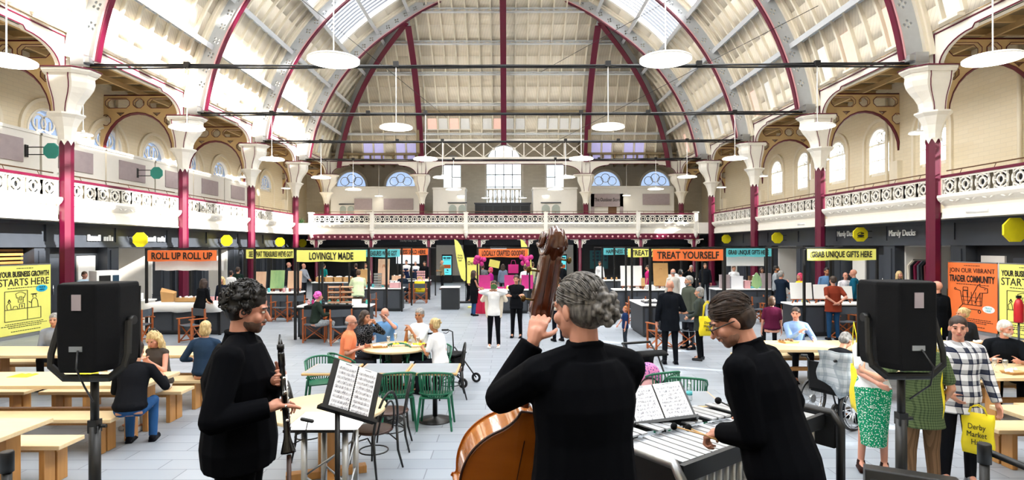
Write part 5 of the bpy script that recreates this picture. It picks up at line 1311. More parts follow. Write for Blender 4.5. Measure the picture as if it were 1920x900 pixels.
# teal stall
easel_board(at('got', .25, .3), .45, 1.0, 'peach_art', 'tall white board with orange figure on the teal stall counter')
crate(at('got', .7, .25), .4, .3, .2, 'pink_line', 'pink box of goods on the teal stall counter'); easel_board(at('got', -.6, .3), .4, .6, 'cardboard', 'brown panel leaning on the teal stall counter'); G('card_rack', 'silver', 'wire card rack on the teal stall counter', 'rack', lambda m: [m.box(-.15, .15, -.02, .02, .1 * i, .1 * i + .07) for i in range(6)] and None, at('got', .05, .15))
# happy stall
crate(at('happy', -.55, .3), .6, .3, .22, 'peach_art', 'peach box on the far left counter'); G('card_rack', 'pink_line', 'red and white card rack on the far left counter', 'rack', lambda m: [m.box(-.2 + .1 * j, -.12 + .1 * j, -.02, .02, .12 * i, .12 * i + .09) for i in range(4) for j in range(4)] and None, at('happy', .55, .2)); G('laptop', 'charcoal', 'dark open tray on the far left counter', 'tray', lambda m: m.box(-.25, .25, -.12, .12, 0, .05), at('happy', .0, .2))
# goods stall
for i, dx in enumerate((-.72, .25, .9)): G('chair_sign', 'magenta', 'magenta panel on the goods stall, %s' % ['left', 'middle', 'right'][i], 'panel', lambda m: m.box(-.22, .22, -.01, .02, 0, .52, (R(-10), 0, 0)), at('goods', dx, .35))
for q in (-1, 1):
    r_ = empty('balloon_cluster', at('goods', q * .85, -.12, 1.98), 0, 'cluster of magenta balloons at the %s end of the orange goods banner' % ('left' if q < 0 else 'right'), 'balloons'); rg = random.Random(q + 4)
    for i in range(9): MB().ell((rg.uniform(-.2, .2), rg.uniform(-.08, .08), rg.uniform(-.14, .14)), (.085, .085, .095)).build('balloon', 'magenta', r_)
o = MB().box(-.42, .42, -.02, .0, .0, .88).rings([[(-.45 + .9 * i / 16, -.03 - .02 * math.sin(i * 1.5), 0.02), (-.45 + .9 * i / 16, -.01, .905), (-.45 + .9 * i / 16, .0, .905), (-.45 + .9 * i / 16, -.0, .02)] for i in range(17)], True, False, False).build('red_cloth', mat('crimson', '#c21343', .8)); o.location = at('goods', -.62, -.03, 0); tag(o, 'crimson cloth hanging down the goods stall front', 'cloth')
G('price_card', 'paleyellow', 'yellow and orange picture hanging under the goods banner', 'picture', lambda m: m.box(-.2, .2, -.01, .01, 0, .28, (0, R(12), 0)), at('goods', -.35, .5, 1.7)); crate(at('goods', .3, .3), .4, .3, .1, 'paleyellow', 'tray of yellow goods on the goods stall'); G('hanging_bag', 'magenta', 'magenta bag with white square hanging in the goods stall', 'bag', lambda m: m.box(-.2, .2, -.03, .03, 0, .34).tube([(-.1, 0, .34), (-.06, 0, .5), (.06, 0, .5), (.1, 0, .34)], .01, 5), at('goods', .38, 1.2, 1.45))
# treat2
easel_board(at('treat2', -.75, .3), .8, .75, 'white', 'large white display board on the farther treat yourself counter'); easel_board(at('treat2', .35, .3), .55, .85, 'cardboard', 'brown wooden panel on the farther treat yourself counter'); easel_board(at('treat2', -.35, .12), .14, .3, 'oak', 'tiny wooden easel on the farther treat yourself counter'); crate(at('treat2', -.05, .2), .3, .25, .12, 'white', 'white box on the farther treat yourself counter')
# treat, grab2, grab
crate(at('treat', -.85, .6), .45, .5, .05, 'charcoal', 'flat dark tray on the treat yourself counter')
o = MB().box(-.7, .7, .2, .22, 1.75, 2.1).build('hanging_sheet', 'white'); o.location = at('grab2', 0, 0, 0); tag(o, 'white sheet hanging behind the teal gifts banner', 'cloth')
for i, (dx, w_, h, m, l) in enumerate([(-.75, .35, .5, 'mauve', 'grey display box at the left of the teal gifts counter'), (-.3, .45, .45, 'paper', 'white printed board on the teal gifts counter'), (.1, .2, .28, 'pink_line', 'small pink card box on the teal gifts counter'), (.8, .35, .55, 'mauve', 'grey display box at the right of the teal gifts counter')]): G('display_box', m, l, 'box', lambda b: b.box(-w_/2, w_/2, -.08, .08, 0, h).box(-w_/2 - .01, w_/2 + .01, -.09, .09, h, h + .015), at('grab2', dx, .3))
G('paper_tree', 'green_art', 'green cut out tree on the teal gifts counter', 'ornament', lambda m: m.rings([[(-.02, -.02, 0), (.02, -.02, 0), (.02, .02, 0), (-.02, .02, 0)], [(-.2, -.02, .12), (.2, -.02, .12), (.2, .02, .12), (-.2, .02, .12)], [(-.15, -.02, .4), (.15, -.02, .4), (.15, .02, .4), (-.15, .02, .4)], [(-.02, -.02, .6), (.02, -.02, .6), (.02, .02, .6), (-.02, .02, .6)]], True, False, False), at('grab2', .42, .2))
for i, (dx, w_, h, m, l) in enumerate([(-.95, .6, .45, 'white', 'white display board at the left of the yellow gifts counter'), (-.4, .4, .4, 'white', 'white card board in the middle of the yellow gifts counter'), (.95, .6, .4, 'card_multi', 'rack of printed cards on the yellow gifts counter'), (.3, .35, .35, 'white', 'small white board behind the man in the rust shirt')]): easel_board(at('grab', dx, .25), w_, h, m, l)
G('wooden_figure', 'oak', 'small wooden easel figure on the yellow gifts counter', 'ornament', lambda m: m.bar((-.08, 0, 0), (0, 0, .3), .02, .02).bar((.08, 0, 0), (0, 0, .3), .02, .02).bar((-.06, 0, .1), (.06, 0, .1), .02, .02), at('grab', .62, .1)); G('vase', 'paleyellow', 'slim yellow vase on the yellow gifts counter', 'vase', lambda m: m.lathe([(.05, 0), (.06, .08), (.02, .2), (.025, .3)], n=12), at('grab', -.75, .5))
# items on the extra counters
for i in range(4): crate((-8.5 + i * .42, 26.8, .9), .36, .3, .22, 'cardboard', 'brown cardboard box on the far left counter, %s from the left' % ORD[i].replace('nearest', 'first'))
crate((8.2, 28.9, .9), .5, .3, .2, 'white', 'white box on the far right food counter'); crate((3.7, 29.8, .9), .7, .35, .2, 'cardboard', 'basket of pale goods on the counter behind the bun'); crate((-11.4, 17.85, .9), .5, .35, .2, 'white', 'stack of white leaflets on the white counter'); crate((11.5, 27.3, .9), .5, .3, .2, 'brown', 'brown box on the counter by the right shops')
# ------------------------------------------------------------------ flags and posters
def flag(x, Y, lab):
    root = empty('feather_flag', ((x - CX) / FPX * Y, Y, 0), 0, lab, 'flag', 'yellow feather flags'); zt = zpx(448, Y)
    E = [(0, 1.0), (.0, 1.5), (-.03, 1.9), (-.1, 2.25), (-.22, 2.55), (-.36, 2.75), (-.5, zt)]
    MB().tube([(0, .012, .05)] + [(u, .012, v) for u, v in E], .015, 6).build('pole', 'black', root); MB().box(-.32, .32, -.2, .2, 0, .07).build('base', 'black', root, .01)
    P = E + [(-.47, 2.5), (-.42, 2.1), (-.34, 1.6), (-.2, 1.1), (-.05, .95)]
    f = MB().plate(frame((0, 0, 0), (1, 0, 0), (0, 0, 1)), [P], .012).build('sail', 'paleyellow', root)
    MB().text(frame((-.24, -.012, 2.0), (1, 0, 0), (0, 0, 1)), 'Derby\nMarket\nHall', .24, .3, .004).build('lettering', 'charcoal', f)
flag(873, 26.0, 'pale yellow feather flag left of the goods stall'); flag(997, 26.0, 'pale yellow feather flag behind the goods stall')
r_ = empty('notice_board', ((887 - CX) / FPX * 24, 24, 0), 0, 'yellow notice board left of the goods stall', 'notice board'); MB().box(-.25, .25, -.02, .02, 1.0, 2.05).box(-.22, .22, -.15, .15, 0, .04).box(-.03, .03, -.02, .02, 0, 1.0).build('panel', 'paleyellow', r_); MB().text(frame((0, -.03, 1.8), (1, 0, 0), (0, 0, 1)), 'Derby', .42, .2, .006).build('lettering', 'ink', r_)
def poster(M, w_, h, m, lab, kind):
    root = empty('roll_up_poster'); tag(root, lab, 'poster', 'large roll up posters'); root.matrix_world = M
    P = lambda x, z, d=-.02: frame((x, d, z), (1, 0, 0), (0, 0, 1))
    p = MB().box(-w_/2, w_/2, -.012, .0, .1, h).build('printed_sheet', m, root); MB().box(-w_/2 - .02, w_/2 + .02, -.05, .07, 0, .09).box(-w_/2, w_/2, -.02, .015, h, h + .03).box(-.02, .02, .0, .03, .05, h).build('stand', 'silver', root)
    T = MB()
    D_ = MB(); bar = lambda x0, z0, x1, z1, t=.012: D_.bar((x0, -.018, z0), (x1, -.018, z1), t, .01, (0, 1, 0))
    def poly(pts, t=.012, cl=False):
        for a, b in zip(pts, pts[1:] + (pts[:1] if cl else [])): bar(a[0], a[1], b[0], b[1], t)
    if kind == 'starts':
        T.text(P(0, h - .24), 'YOUR BUSINESS GROWTH', w_ * .92, .16, .004, bold=.03); T.text(P(0, h - .46), 'STARTS HERE', w_ * .92, .2, .004)
        x0, x1, z0, z1, zm = -w_ * .36, w_ * .3, .48, 1.3, .8
        poly([(x0, z0), (x0, z1), (.08, z1), (.08, z0)], cl=True); poly([(.08, zm), (x1, zm), (x1, z0), (.08, z0)]); bar(x0, zm, .08, zm)
        poly([(-.3, 1.22), (-.18, 1.26), (-.1, 1.26), (.02, 1.2), (-.03, 1.1), (-.06, 1.12), (-.06, .98), (-.22, .98), (-.22, 1.12), (-.27, 1.1)], .01, True); poly([(-.17, 1.04), (-.11, 1.04), (-.11, 1.14), (-.17, 1.14)], .01, True)
        poly([(-.56, zm), (-.58, .92), (-.5, 1.0), (-.46, .92), (-.44, zm)], .01); poly([(-.54, 1.0), (-.5, 1.08), (-.46, 1.0)], .02); poly([(-.4, zm), (-.36, .88), (-.26, .88), (-.22, zm)], .01); poly([(-.18, zm), (-.18, .94), (-.02, .94), (-.02, zm)], .012); bar(-.1, .83, -.1, .91, .02)
        poly([(.22, zm), (.22, 1.0), (.28, 1.06), (.36, 1.06), (.42, .98), (.44, zm)], .012); poly([(.26, 1.08), (.26, 1.16), (.36, 1.16), (.38, 1.08)], .01); poly([(.2, 1.18), (.4, 1.18)], .02); poly([(.12, .98), (.2, .94), (.24, 1.0)], .012)
        ov, ovt = 'cyan2', 'TRADE\nHERE'; oc = (w_ * .32, 1.32)
    else:
        T.text(P(0, h - .24), 'JOIN OUR VIBRANT', w_ * .92, .17, .004); T.text(P(0, h - .46), 'TRADER COMMUNITY', w_ * .92, .2, .004, bold=.03)
        poly([(-.55, 1.22), (-.38, 1.18), (-.3, .8), (.35, .8), (.38, 1.16)], .016); poly([(-.3, .8), (-.42, .68), (.3, .68)], .014); poly([(-.36, 1.02), (.36, 1.02)], .01); poly([(-.34, .92), (.36, .92)], .01)
        for i in range(5): bar(-.25 + i * .14, .8, -.3 + i * .15, 1.17, .01)
        poly([(-.1, .84), (.2, 1.34), (.3, 1.42), (.3, 1.34), (.55, 1.3), (.55, 1.18), (.3, 1.16), (.12, .86)], .016); bar(.44, 1.27, .48, 1.27, .02); poly([(-.3, 1.0), (-.28, 1.3), (-.12, 1.3), (-.12, 1.0)], .012); bar(-.28, 1.2, -.12, 1.2, .03)
        for x in (-.4, .28): D_.annulus(P(x, .63, -.018), .05, .035, .01, 14)
        D_.annulus(P(-.57, 1.23, -.018), .035, .022, .01, 12)
        ov, ovt = 'white', 'TRADE\nHERE'; oc = (w_ * .34, .72)
    T.build('lettering', 'ink', p); D_.build('line_drawing', 'ink', p)
    E = MB(); E.plate(P(oc[0], oc[1], -.016), [[(.2 * math.cos(a), .1 * math.sin(a)) for a in np.linspace(0, 2 * math.pi, 25)[:-1]]], .006); e = E.build('oval_badge', ov, p); MB().text(P(oc[0], oc[1], -.022), ovt, .24, .12, .004).build('badge_lettering', 'ink' if ov != 'white' else 'cyan', e)
    S2 = MB()
    for wd, z in [(.3, h - .08), (.62, h - .62), (.7, .4), (.84, .35), (.6, .3), (.5, .19)]:
        rg = random.Random(int(z * 99)); u = -w_ * wd / 2
        while u < w_ * wd / 2: l_ = rg.uniform(.03, .09); S2.box(u, u + l_, -.018, -.014, z - .009, z + .009); u += l_ + .02
    S2.build('small_print', 'ink', p)
mat('cyan2', '#22b5dd', .5)
poster(Matrix.Translation((-13.5, 16.42, 0)) @ Matrix.Rotation(R(88), 4, 'Z'), 1.78, 2.0, 'paleyellow', 'yellow STARTS HERE poster on the far left', 'starts')
poster(Matrix.Translation((13.3, 16.78, 0)) @ Matrix.Rotation(R(-88), 4, 'Z'), 1.7, 2.0, 'orange', 'orange TRADER COMMUNITY poster on the right', 'join')
poster(Matrix.Translation((13.35, 15.0, 0)) @ Matrix.Rotation(R(-88), 4, 'Z'), 1.7, 2.0, 'paleyellow', 'yellow STARTS HERE poster at the right photo edge', 'starts')
# ------------------------------------------------------------------ people
def W(x, Y): return ((x - CX) / FPX * Y, Y, 0)
def F(x, y): p = fl(x, y); return (p.x, p.y, 0)
mat('cap_grey', '#55524f', .9)
# around the round table
person(W(649, 9.95), R(-75), 'person with cropped grey hair, glasses and orange polo shirt seated at the round table', sit=.45, lean=6, top=('plain', '#f08a62', .55), hair=('fringe', 'grey'), glasses=True, skin='skin_pink', bot=('trousers', '#2d3138'), RA=(.12, .2, .78), LA=(-.1, .3, .78), fat=1.08, head=(-20, 4), H=1.74)
person(W(683, 10.75), R(-130), 'person with long dark hair and black flowered dress eating with both hands', sit=.45, fem=True, top=('dots', '#15171c', 1, '#8a8d94'), hair=('longwavy', 'darkbrown'), skin='skin', RA=(.08, .24, 1.12), LA=(-.06, .24, 1.12), head=(10, 5))
person(W(722, 11.15), R(180), 'bald person with glasses in blue shirt, hand at the mouth', sit=.45, top=('plain', '#6f9fd2', .55), hair=('bald', 'grey'), beard='white', glasses=True, skin='skin_pink', RA=(.2, .3, .8), LA=(-.06, .2, 1.16), fat=1.12, head=(0, 12), H=1.74)
person(W(787, 10.75), R(140), 'person with grey hair, sunglasses on the head and white checked shirt', sit=.45, top=('check', '#eef3f8', .8, '#c5d3e2'), hair=('short', 'grey'), skin='skin_tan', RA=(.12, .2, .95), LA=(-.05, .25, .98), fat=1.12, head=(25, 2), H=1.8, bot=('trousers', '#1a1c22'))
person(W(826, 9.85), R(60), 'person in white tee shirt with blonde bun, back to the camera, at the round table', sit=.45, fem=True, lean=12, top=('plain', '#f2f2f4', .55), hair=('messybun', 'blonde'), skin='skin_tan', RA=(.14, .3, .8), LA=(-.1, .32, .8), H=1.66, bot=('trousers', '#1b1c22'))
# left benches
person(W(303, 8.5), R(165), 'person with long blonde wavy hair, dark vest and pale trousers on a bench', sit=.45, fem=True, lean=10, top=('plain', '#4a4440', 0), hair=('longwavy', 'blonde'), skin='skin_pink', bot=('wide', '#d9d6d2'), shoes='#c9c9cb', RA=(-.06, .33, .92), LA=(-.12, .34, .92), head=(10, 22), vox=.011)
o = MB().tube([(-.075, .06, .01), (-.04, .1, .035), (.04, .1, .035), (.075, .06, .01)], .006, 6).ell((-.035, .1, .03), (.028, .008, .02)).ell((.035, .1, .03), (.028, .008, .02)).build('sunglasses', 'black'); o.location = (W(303, 8.5)[0] + .02, 8.5 - .17, 1.27); o.rotation_euler = (R(30), 0, R(165)); tag(o, 'dark sunglasses pushed up on the long blonde hair', 'sunglasses')
person(W(243, 7.15), R(15), 'person in black jacket and blue jeans seated on a bench behind the left loudspeaker', sit=.45, lean=22, top=('plain', '#17181c', 1), bot=('trousers', '#2f5788'), hair=('short', 'darkbrown'), RA=(.25, .42, .80), LA=(-.1, .42, .8), fat=1.05, H=1.78, vox=.011)
person(W(383, 9.15), R(5), 'person with short blonde hair in dark denim jacket, back to the camera', sit=.45, lean=4, top=('plain', '#2a3c52', 1), bot=('trousers', '#22262c'), hair=('bob', 'blonde'), RA=(.2, .35, .78), LA=(-.3, .25, .7), fat=1.05, H=1.74)
person(W(108, 10.7), R(200), 'person in grey sweater mostly hidden behind the left loudspeaker', sit=.45, lean=14, top=('plain', '#8f97a5', 1), hair=('short', 'grey'), fat=1.1)
# right benches
person(W(1492, 11.1), R(170), 'young person in light blue shirt with short dark hair holding a glass', sit=.45, top=('plain', '#7f9cc8', 1), hair=('short', 'darkbrown'), RA=(.02, .3, .92), LA=(-.22, .35, .78), head=(-25, 0), skin='skin_pink')
person(W(1880, 8.95), R(150), 'person with white hair and beard in black polo shirt seated at a table', sit=.45, lean=8, top=('plain', '#14171c', .6), hair=('short', 'white'), beard='white', RA=(.2, .36, .79), LA=(-.12, .38, .79), fat=1.15, head=(40, 3), skin='skin_pink', bot=('trousers', '#17181c'), H=1.8, vox=.011)
person(W(1806, 11.0), R(150), 'person with fair hair tied back seated behind the plaid overshirt', sit=.45, fem=True, top=('plain', '#2a2c30', 1), hair=('bun', 'blonde'), head=(-70, 0))
# standing group right, near
person(F(1636, 884), R(160), 'person in green dotted long skirt and white top, face behind the right loudspeaker', H=1.72, fem=True, top=('plain', '#f0f1f3', .35), bot=('skirt', '#1f8f66', 'dots', '#e8f4ee', .3), shoes='#2a1612', hair=('long', 'brown'), skin='skin_pink', RA=(.02, .3, 1.05), LA=(-.04, .26, 1.28), vox=.01)
person(W(1727, 5.75), R(-10), 'person in green checked shirt and brown corduroy trousers, head behind the right loudspeaker', H=1.76, top=('check', '#5a6847', .6, '#35422c'), bot=('trousers', '#6b523c', 'stripes', '#5a4430'), hair=('short', 'grey'), RA=(.2, .1, .9), LA=(-.42, .22, 1.2), vox=.01, fat=1.1, hem=-.2)
person(W(1796, 6.15), R(165), 'young person with short brown hair in black and white plaid overshirt', H=1.78, top=('plaid', '#e9e9ec', 1, '#1c2238'), bot=('trousers', '#15161a'), hair=('short', 'darkbrown'), beard=None, RA=(.12, .1, .95), LA=(-.3, .1, .86), head=(-18, 0), skin='skin_pink', vox=.01, hem=-.18, fat=1.1, shoes='#8a8d92')
o = MB().rings([[(-.09, -.14, 1.44), (.09, -.14, 1.44), (.07, -.15, 1.2), (-.07, -.15, 1.2)], [(-.09, -.165, 1.44), (.09, -.165, 1.44), (.07, -.178, 1.2), (-.07, -.178, 1.2)]], True, False, False)
# mid standing people
person(F(1256, 683), R(-5), 'bald person in black suit seen from behind in the middle of the floor', H=1.8, top=('jacket', '#14171d', 1), bot=('trousers', '#14161b'), hair=('bald', 'grey'), skin='skin_pink', hem=-.24, RA=(.2, .25, 1.1), LA=(-.26, .02, .86), head=(-20, 8), fat=1.06)
person(F(1312, 676), R(60), 'person with grey cap and yellow tote bag in dark green coat', H=1.62, fem=True, top=('plain', '#3d4440', 1), bot=('trousers', '#15171b'), hair=('bob', 'grey'), RA=(.05, .3, 1.1), LA=(-.1, .25, 1.0), hem=-.22, shoes='#3a3c40')
person(F(1292, 655), R(110), 'grey haired person in dark jacket facing the person in the black suit', H=1.8, top=('jacket', '#4c5148', 1), hair=('short', 'grey'), beard='grey', head=(-10, 0), hem=-.2)
person(F(1290, 646), R(140), 'person in white top with dark straps behind the grey haired talker', H=1.68, fem=True, top=('plain', '#e6e9f0', 1), hair=('bun', 'darkbrown'), head=(50, 0))
PG = person(F(926, 652), R(175), 'person in cream cardigan and white top taking a photo with a camera', H=1.68, fem=True, top=('plain', '#f3f2f0', 1), bot=('trousers', '#121317'), shoes='#e4e4e2', hair=('bob', 'darkbrown'), RA=(.09, .16, 1.48), LA=(-.09, .16, 1.48), poleR=(1, -.1, -.3), poleL=(-1, -.1, -.3))
cg = W(926, fl(926, 652).y)
mb = MB()
for q in (-1, 1):
    mb.cap((q * .18, 0, 1.35), (q * .17, .02, 1.0), .055, .06); mb.cap((q * .17, .02, 1.0), (q * .15, .03, .78), .06, .055)
    mb.cap((q * .18, 0, 1.36), (q * .29, .0, 1.17), .062, .058)
mb.cap((-.17, -.06, 1.35), (.17, -.06, 1.35), .07, .07)
o = remesh(mb.build('cardigan', cloth('cardigan', '#ddd2c0')), .012, 4); o.location = (0, -.03, 0); o.parent = PG
o = MB().box(-.07, .07, -.03, .02, -.05, .05).cyl((0, -.06, 0), (0, -.02, 0), .032).box(-.03, .03, -.02, .02, .05, .07).build('camera_body', 'leafgreen'); o.location = (cg[0], cg[1] - .24, 1.52); tag(o, 'small green camera held up in front of a face', 'camera')
person(F(968, 633), R(170), 'person with short dark hair and black zipped jacket, arms crossed', H=1.74, top=('plain', '#131418', 1), bot=('trousers', '#101114'), hair=('short', 'darkbrown'), RA=(-.12, .2, 1.18), LA=(.12, .2, 1.16), hem=-.12, fat=1.08)
person(F(1046, 640), R(20), 'person with dark hair, white sleeves and dark waistcoat beside the bass neck', H=1.72, top=('plain', '#e8e8ec', 1), bot=('trousers', '#12151e'), hair=('short', 'darkbrown'), RA=(.1, .3, 1.05), LA=(-.2, .28, 1.0))
person(F(888, 592), R(-70), 'person in black dress and blue jeans near the crimson cloth', H=1.66, fem=True, top=('plain', '#121317', 0), bot=('trousers', '#2b4a74'), hair=('long', 'darkbrown'), RA=(.0, .3, 1.0), LA=(-.05, .3, 1.05), hem=-.45)
person(F(878, 566), R(-100), 'tall person in black suit beside the yellow notice board', H=1.84, top=('jacket', '#101216', 1), bot=('trousers', '#101216'), hair=('short', 'brown'), hem=-.24)
person(F(829, 543), R(110), 'person in tan jacket standing alone near the left digital screen', H=1.72, top=('plain', '#8b7a5a', 1), bot=('trousers', '#17181b'), hair=('fringe', 'grey'), RA=(.0, .28, 1.15), LA=(0, .28, 1.1))
person(F(1172, 655), R(90), 'small child with ginger hair in navy top', H=1.06, top=('plain', '#1d2f55', .6), bot=('trousers', '#2a3038'), hair=('bob', 'ginger'), skin='skin_pink', RA=(.0, .3, .95), head=(20, -5))
# pink haired person seated etc
person(W(590, 15.1), R(-60), 'person with bright pink curly hair seated in a dark green top', sit=.46, fem=True, top=('plain', '#26302a', 1), hair=('curly', 'pink'), bot=('trousers', '#9aa0a4', 'dots', '#50555c'), shoes='#e2e2e2', skin='skin_pink', RA=(.15, .4, .75), LA=(-.1, .4, .75), lean=8)
person(W(374, 16.2), R(-20), 'person with long dark hair in black behind the white table cloth', H=1.66, fem=True, top=('plain', '#121316', 1), bot=('trousers', '#121316'), hair=('long', 'darkbrown'), lean=14, RA=(.1, .35, 1.0), LA=(-.1, .35, 1.0))
person(W(1447, 13.6), R(-15), 'person with auburn bob in plum top, back to the camera', H=1.62, fem=True, sit=.5, top=('plain', '#561c36', .7), bot=('trousers', '#1c1d22'), hair=('bob', 'brown'), head=(-30, 0), fat=1.15, skin='skin_pink')
person(W(1562, 15.5), R(-3), 'person in rust red tee shirt with hands clasped behind the back', H=1.72, top=('plain', '#7d3424', .6), bot=('trousers', '#1f3d5c'), hair=('short', 'darkbrown'), RA=(.05, -.19, 1.03), LA=(-.05, -.19, 1.03), poleR=(1, -.4, 0), poleL=(-1, -.4, 0), fat=1.22, hem=-.16, skin='skin_pink')
person(W(1605, 18.4), R(60), 'bald person in teal jumper across the yellow gifts counter', H=1.78, top=('plain', '#17566e', 1), bot=('trousers', '#16181c'), hair=('bald', 'grey'), skin='skin_pink', RA=(.1, .3, 1.1), fat=1.2, lean=6)
person(W(1585, 18.9), R(170), 'person with cropped hair in white and black top behind the gifts counter', H=1.66, top=('check', '#e8e6e8', .7, '#b8b4bc'), hair=('fringe', 'brown'), skin='skin_pink')
person(W(1550, 19.3), R(165), 'person in blue denim jacket behind the gifts counter', H=1.8, top=('plain', '#5a7fa6', 1), hair=('short', 'black'), skin='skin_tan', fat=1.1)
person(W(1757, 11.6), R(5), 'bald person in black suit with yellow lanyard right of the right loudspeaker', H=1.82, top=('jacket', '#101216', 1), bot=('trousers', '#101216'), hair=('bald', 'grey'), skin='skin_pink', hem=-.24, fat=1.12, head=(25, 0), collar=None)
person(W(1500, 19.0), R(100), 'person with hot pink long hair in yellow and orange shirt', H=1.64, fem=True, top=('plain', '#e8c832', 1), bot=('trousers', '#8ea2cf'), hair=('long', 'hotpink'), skin='skin_pink', RA=(0, .3, 1.1), LA=(0, .3, 1.05))
person(W(1464, 18.4), R(-60), 'grey haired bearded person in navy coat and shorts with a stick', H=1.74, top=('plain', '#1a2433', 1), bot=('shorts', '#15181e'), hair=('short', 'grey'), beard='grey', RA=(.05, .3, 1.35), LA=(-.1, .3, .95), hem=-.24, skin='skin_pink')
person(W(1455, 21.5), R(-120), 'person with dark beard behind the person in navy coat', H=1.8, top=('plain', '#9aa0a6', 1), hair=('short', 'black'), beard='black', skin='skin_tan')
person(W(1694, 20.5), R(185), 'person with long fair hair in the open shop unit above the right loudspeaker', H=1.72, fem=True, top=('plain', '#2a2c32', 1), hair=('long', 'blonde'), skin='skin_pink', loc_=0) if False else person(W(1686, 19.0), R(185), 'person with long fair hair looking over the right loudspeaker', H=1.7, fem=True, top=('plain', '#2a2c32', 1), hair=('long', 'blonde'), skin='skin_pink')
# left side background
person(W(155, 19.6), R(-110), 'person in pale blue shirt inside the left shop unit', H=1.72, top=('plain', '#b9d2e2', .6), hair=('short', 'brown'), skin='skin_pink', RA=(0, .35, 1.05), LA=(0, .35, 1.0), lean=8)
person(W(433, 22.4), R(5), 'person with dark bun in white tee shirt near the black and white artwork', H=1.62, fem=True, top=('plain', '#eeeeee', .5), bot=('trousers', '#131418'), hair=('bun', 'darkbrown'))
person(W(446, 22.9), R(0), 'person with dark hair in dark green coat near the left shops', H=1.74, top=('plain', '#20302a', 1), bot=('trousers', '#15181b'), hair=('short', 'darkbrown'), hem=-.24)
person(W(416, 18.2), R(170), 'person with long fair hair in dark top behind the clarinet player', H=1.6, fem=True, top=('plain', '#1e2230', 1), hair=('long', 'blonde'), skin='skin_pink')
person(W(541, 27.5), R(-80), 'bald person in dark grey suit under the left yellow banner', H=1.8, top=('jacket', '#30343c', 1), hair=('bald', 'grey'), skin='skin_pink')
person(W(569, 27.5), R(-110), 'bald person in light grey top left of the lovingly made post', H=1.74, top=('plain', '#8d929c', 1), hair=('bald', 'grey'), skin='skin_pink', RA=(0, .4, .9), LA=(0, .4, .9))
person(W(607, 29.5), R(-30), 'person in teal top behind the cardboard boxes', H=1.66, top=('plain', '#187a78', .6), hair=('short', 'darkbrown'))
person(W(671, 20.2), R(10), 'person with headphones in pale green tee shirt leaning at the teal stall', H=1.76, top=('plain', '#cfdcb4', .6), bot=('shorts', '#4a4038', 'dots', '#a0805c'), hair=('short', 'brown'), lean=22, RA=(.1, .42, 1.0), LA=(-.25, .4, .98), fat=1.25, hem=-.16, skin='skin_pink')
person(W(668, 27.3), R(20), 'person in black tee shirt bending beyond the lovingly made stall', H=1.76, top=('plain', '#16171a', .6), hair=('short', 'darkbrown'), lean=15)
person(W(685, 27.9), R(-160), 'person in cream shirt beyond the lovingly made stall', H=1.74, top=('plain', '#dcd3b4', .6), hair=('short', 'brown'))
person(W(755, 26.2), R(5), 'person seated with back turned in a dark coat at the far left counter', sit=.46, top=('plain', '#1c2736', 1), hair=('short', 'brown'), fat=1.1)
person(W(762, 32.0), R(175), 'person in white shirt and navy apron behind the far food counter, left', H=1.8, top=('plain', '#efefef', .6), hair=('short', 'black'), RA=(-.1, .2, 1.15), LA=(.1, .2, 1.15), apron='#1a2440')
person(W(779, 32.2), R(185), 'grey haired person in white shirt behind the far food counter, middle', H=1.72, top=('plain', '#ececee', .6), hair=('short', 'grey'), RA=(-.1, .2, 1.15), LA=(.1, .2, 1.15), apron='#2a3448')
person(W(796, 31.5), R(170), 'person in black behind the far food counter, right', H=1.74, top=('plain', '#17181b', 1), hair=('short', 'black'))
person(W(920, 24.2), R(100), 'person with magenta cap and top at the goods stall', H=1.66, fem=True, top=('plain', '#b01f8c', .5), hair=('bob', 'hotpink'), skin='skin_pink')
person(W(905, 26.8), R(10), 'person in grey patterned jacket beyond the goods stall', H=1.72, top=('dots', '#5c6064', 1, '#9a9ea2'), hair=('short', 'brown'))
person(W(943, 27.2), R(0), 'person in blue grey sweater beyond the goods stall', H=1.7, top=('plain', '#6f7c92', 1), hair=('long', 'darkbrown'), fem=True)
person(W(985, 25.5), R(20), 'person in white tee shirt right of the goods stall post', H=1.7, top=('plain', '#ededee', .5), hair=('short', 'brown'))
person(W(998, 26.5), R(-20), 'person in pale green shirt right of the feather flag', H=1.82, top=('plain', '#cfd2a8', .6), hair=('short', 'brown'))
person(W(1052, 27.5), R(10), 'person in black jacket before the right digital screen', H=1.76, top=('plain', '#15171a', 1), hair=('short', 'black'))
person(W(1124, 31.0), R(180), 'person in white top at the far right food counter', H=1.74, fem=True, top=('plain', '#ececec', 1), hair=('bun', 'darkbrown'), lean=10)
person(W(1215, 26.0), R(70), 'person in magenta top beside the wooden panel', H=1.68, fem=True, top=('plain', '#c42a72', .5), hair=('bun', 'darkbrown'))
person(W(1296, 24.5), R(150), 'person in black with camera raised behind the orange banner', H=1.72, top=('plain', '#101114', 1), hair=('short', 'grey'), RA=(.08, .2, 1.5), LA=(-.06, .2, 1.45))
person(W(1322, 26.0), R(170), 'person in dark jacket with orange scarf under the orange banner', H=1.76, top=('jacket', '#191b20', 1), hair=('short', 'brown'))
person(W(1262, 19.6), R(10), 'balding person in pale shirt seen past the bald person in the suit', H=1.76, top=('plain', '#c9c4bc', 1), hair=('fringe', 'grey'), skin='skin_pink')
person(W(1276, 20.2), R(-20), 'person with dark bun and grey white top beyond the dark suit', H=1.72, fem=True, top=('plain', '#dfe1e8', 1), hair=('bun', 'black'))
person(W(1428, 25.0), R(180), 'person with glasses behind the teal gifts counter', H=1.6, fem=True, top=('plain', '#1c1a1e', 1), hair=('long', 'darkbrown'), glasses=True)
person(W(1376, 24.6), R(180), 'person in white behind the left end of the teal gifts counter', H=1.7, top=('plain', '#e8e8ea', 1), hair=('short', 'brown'))
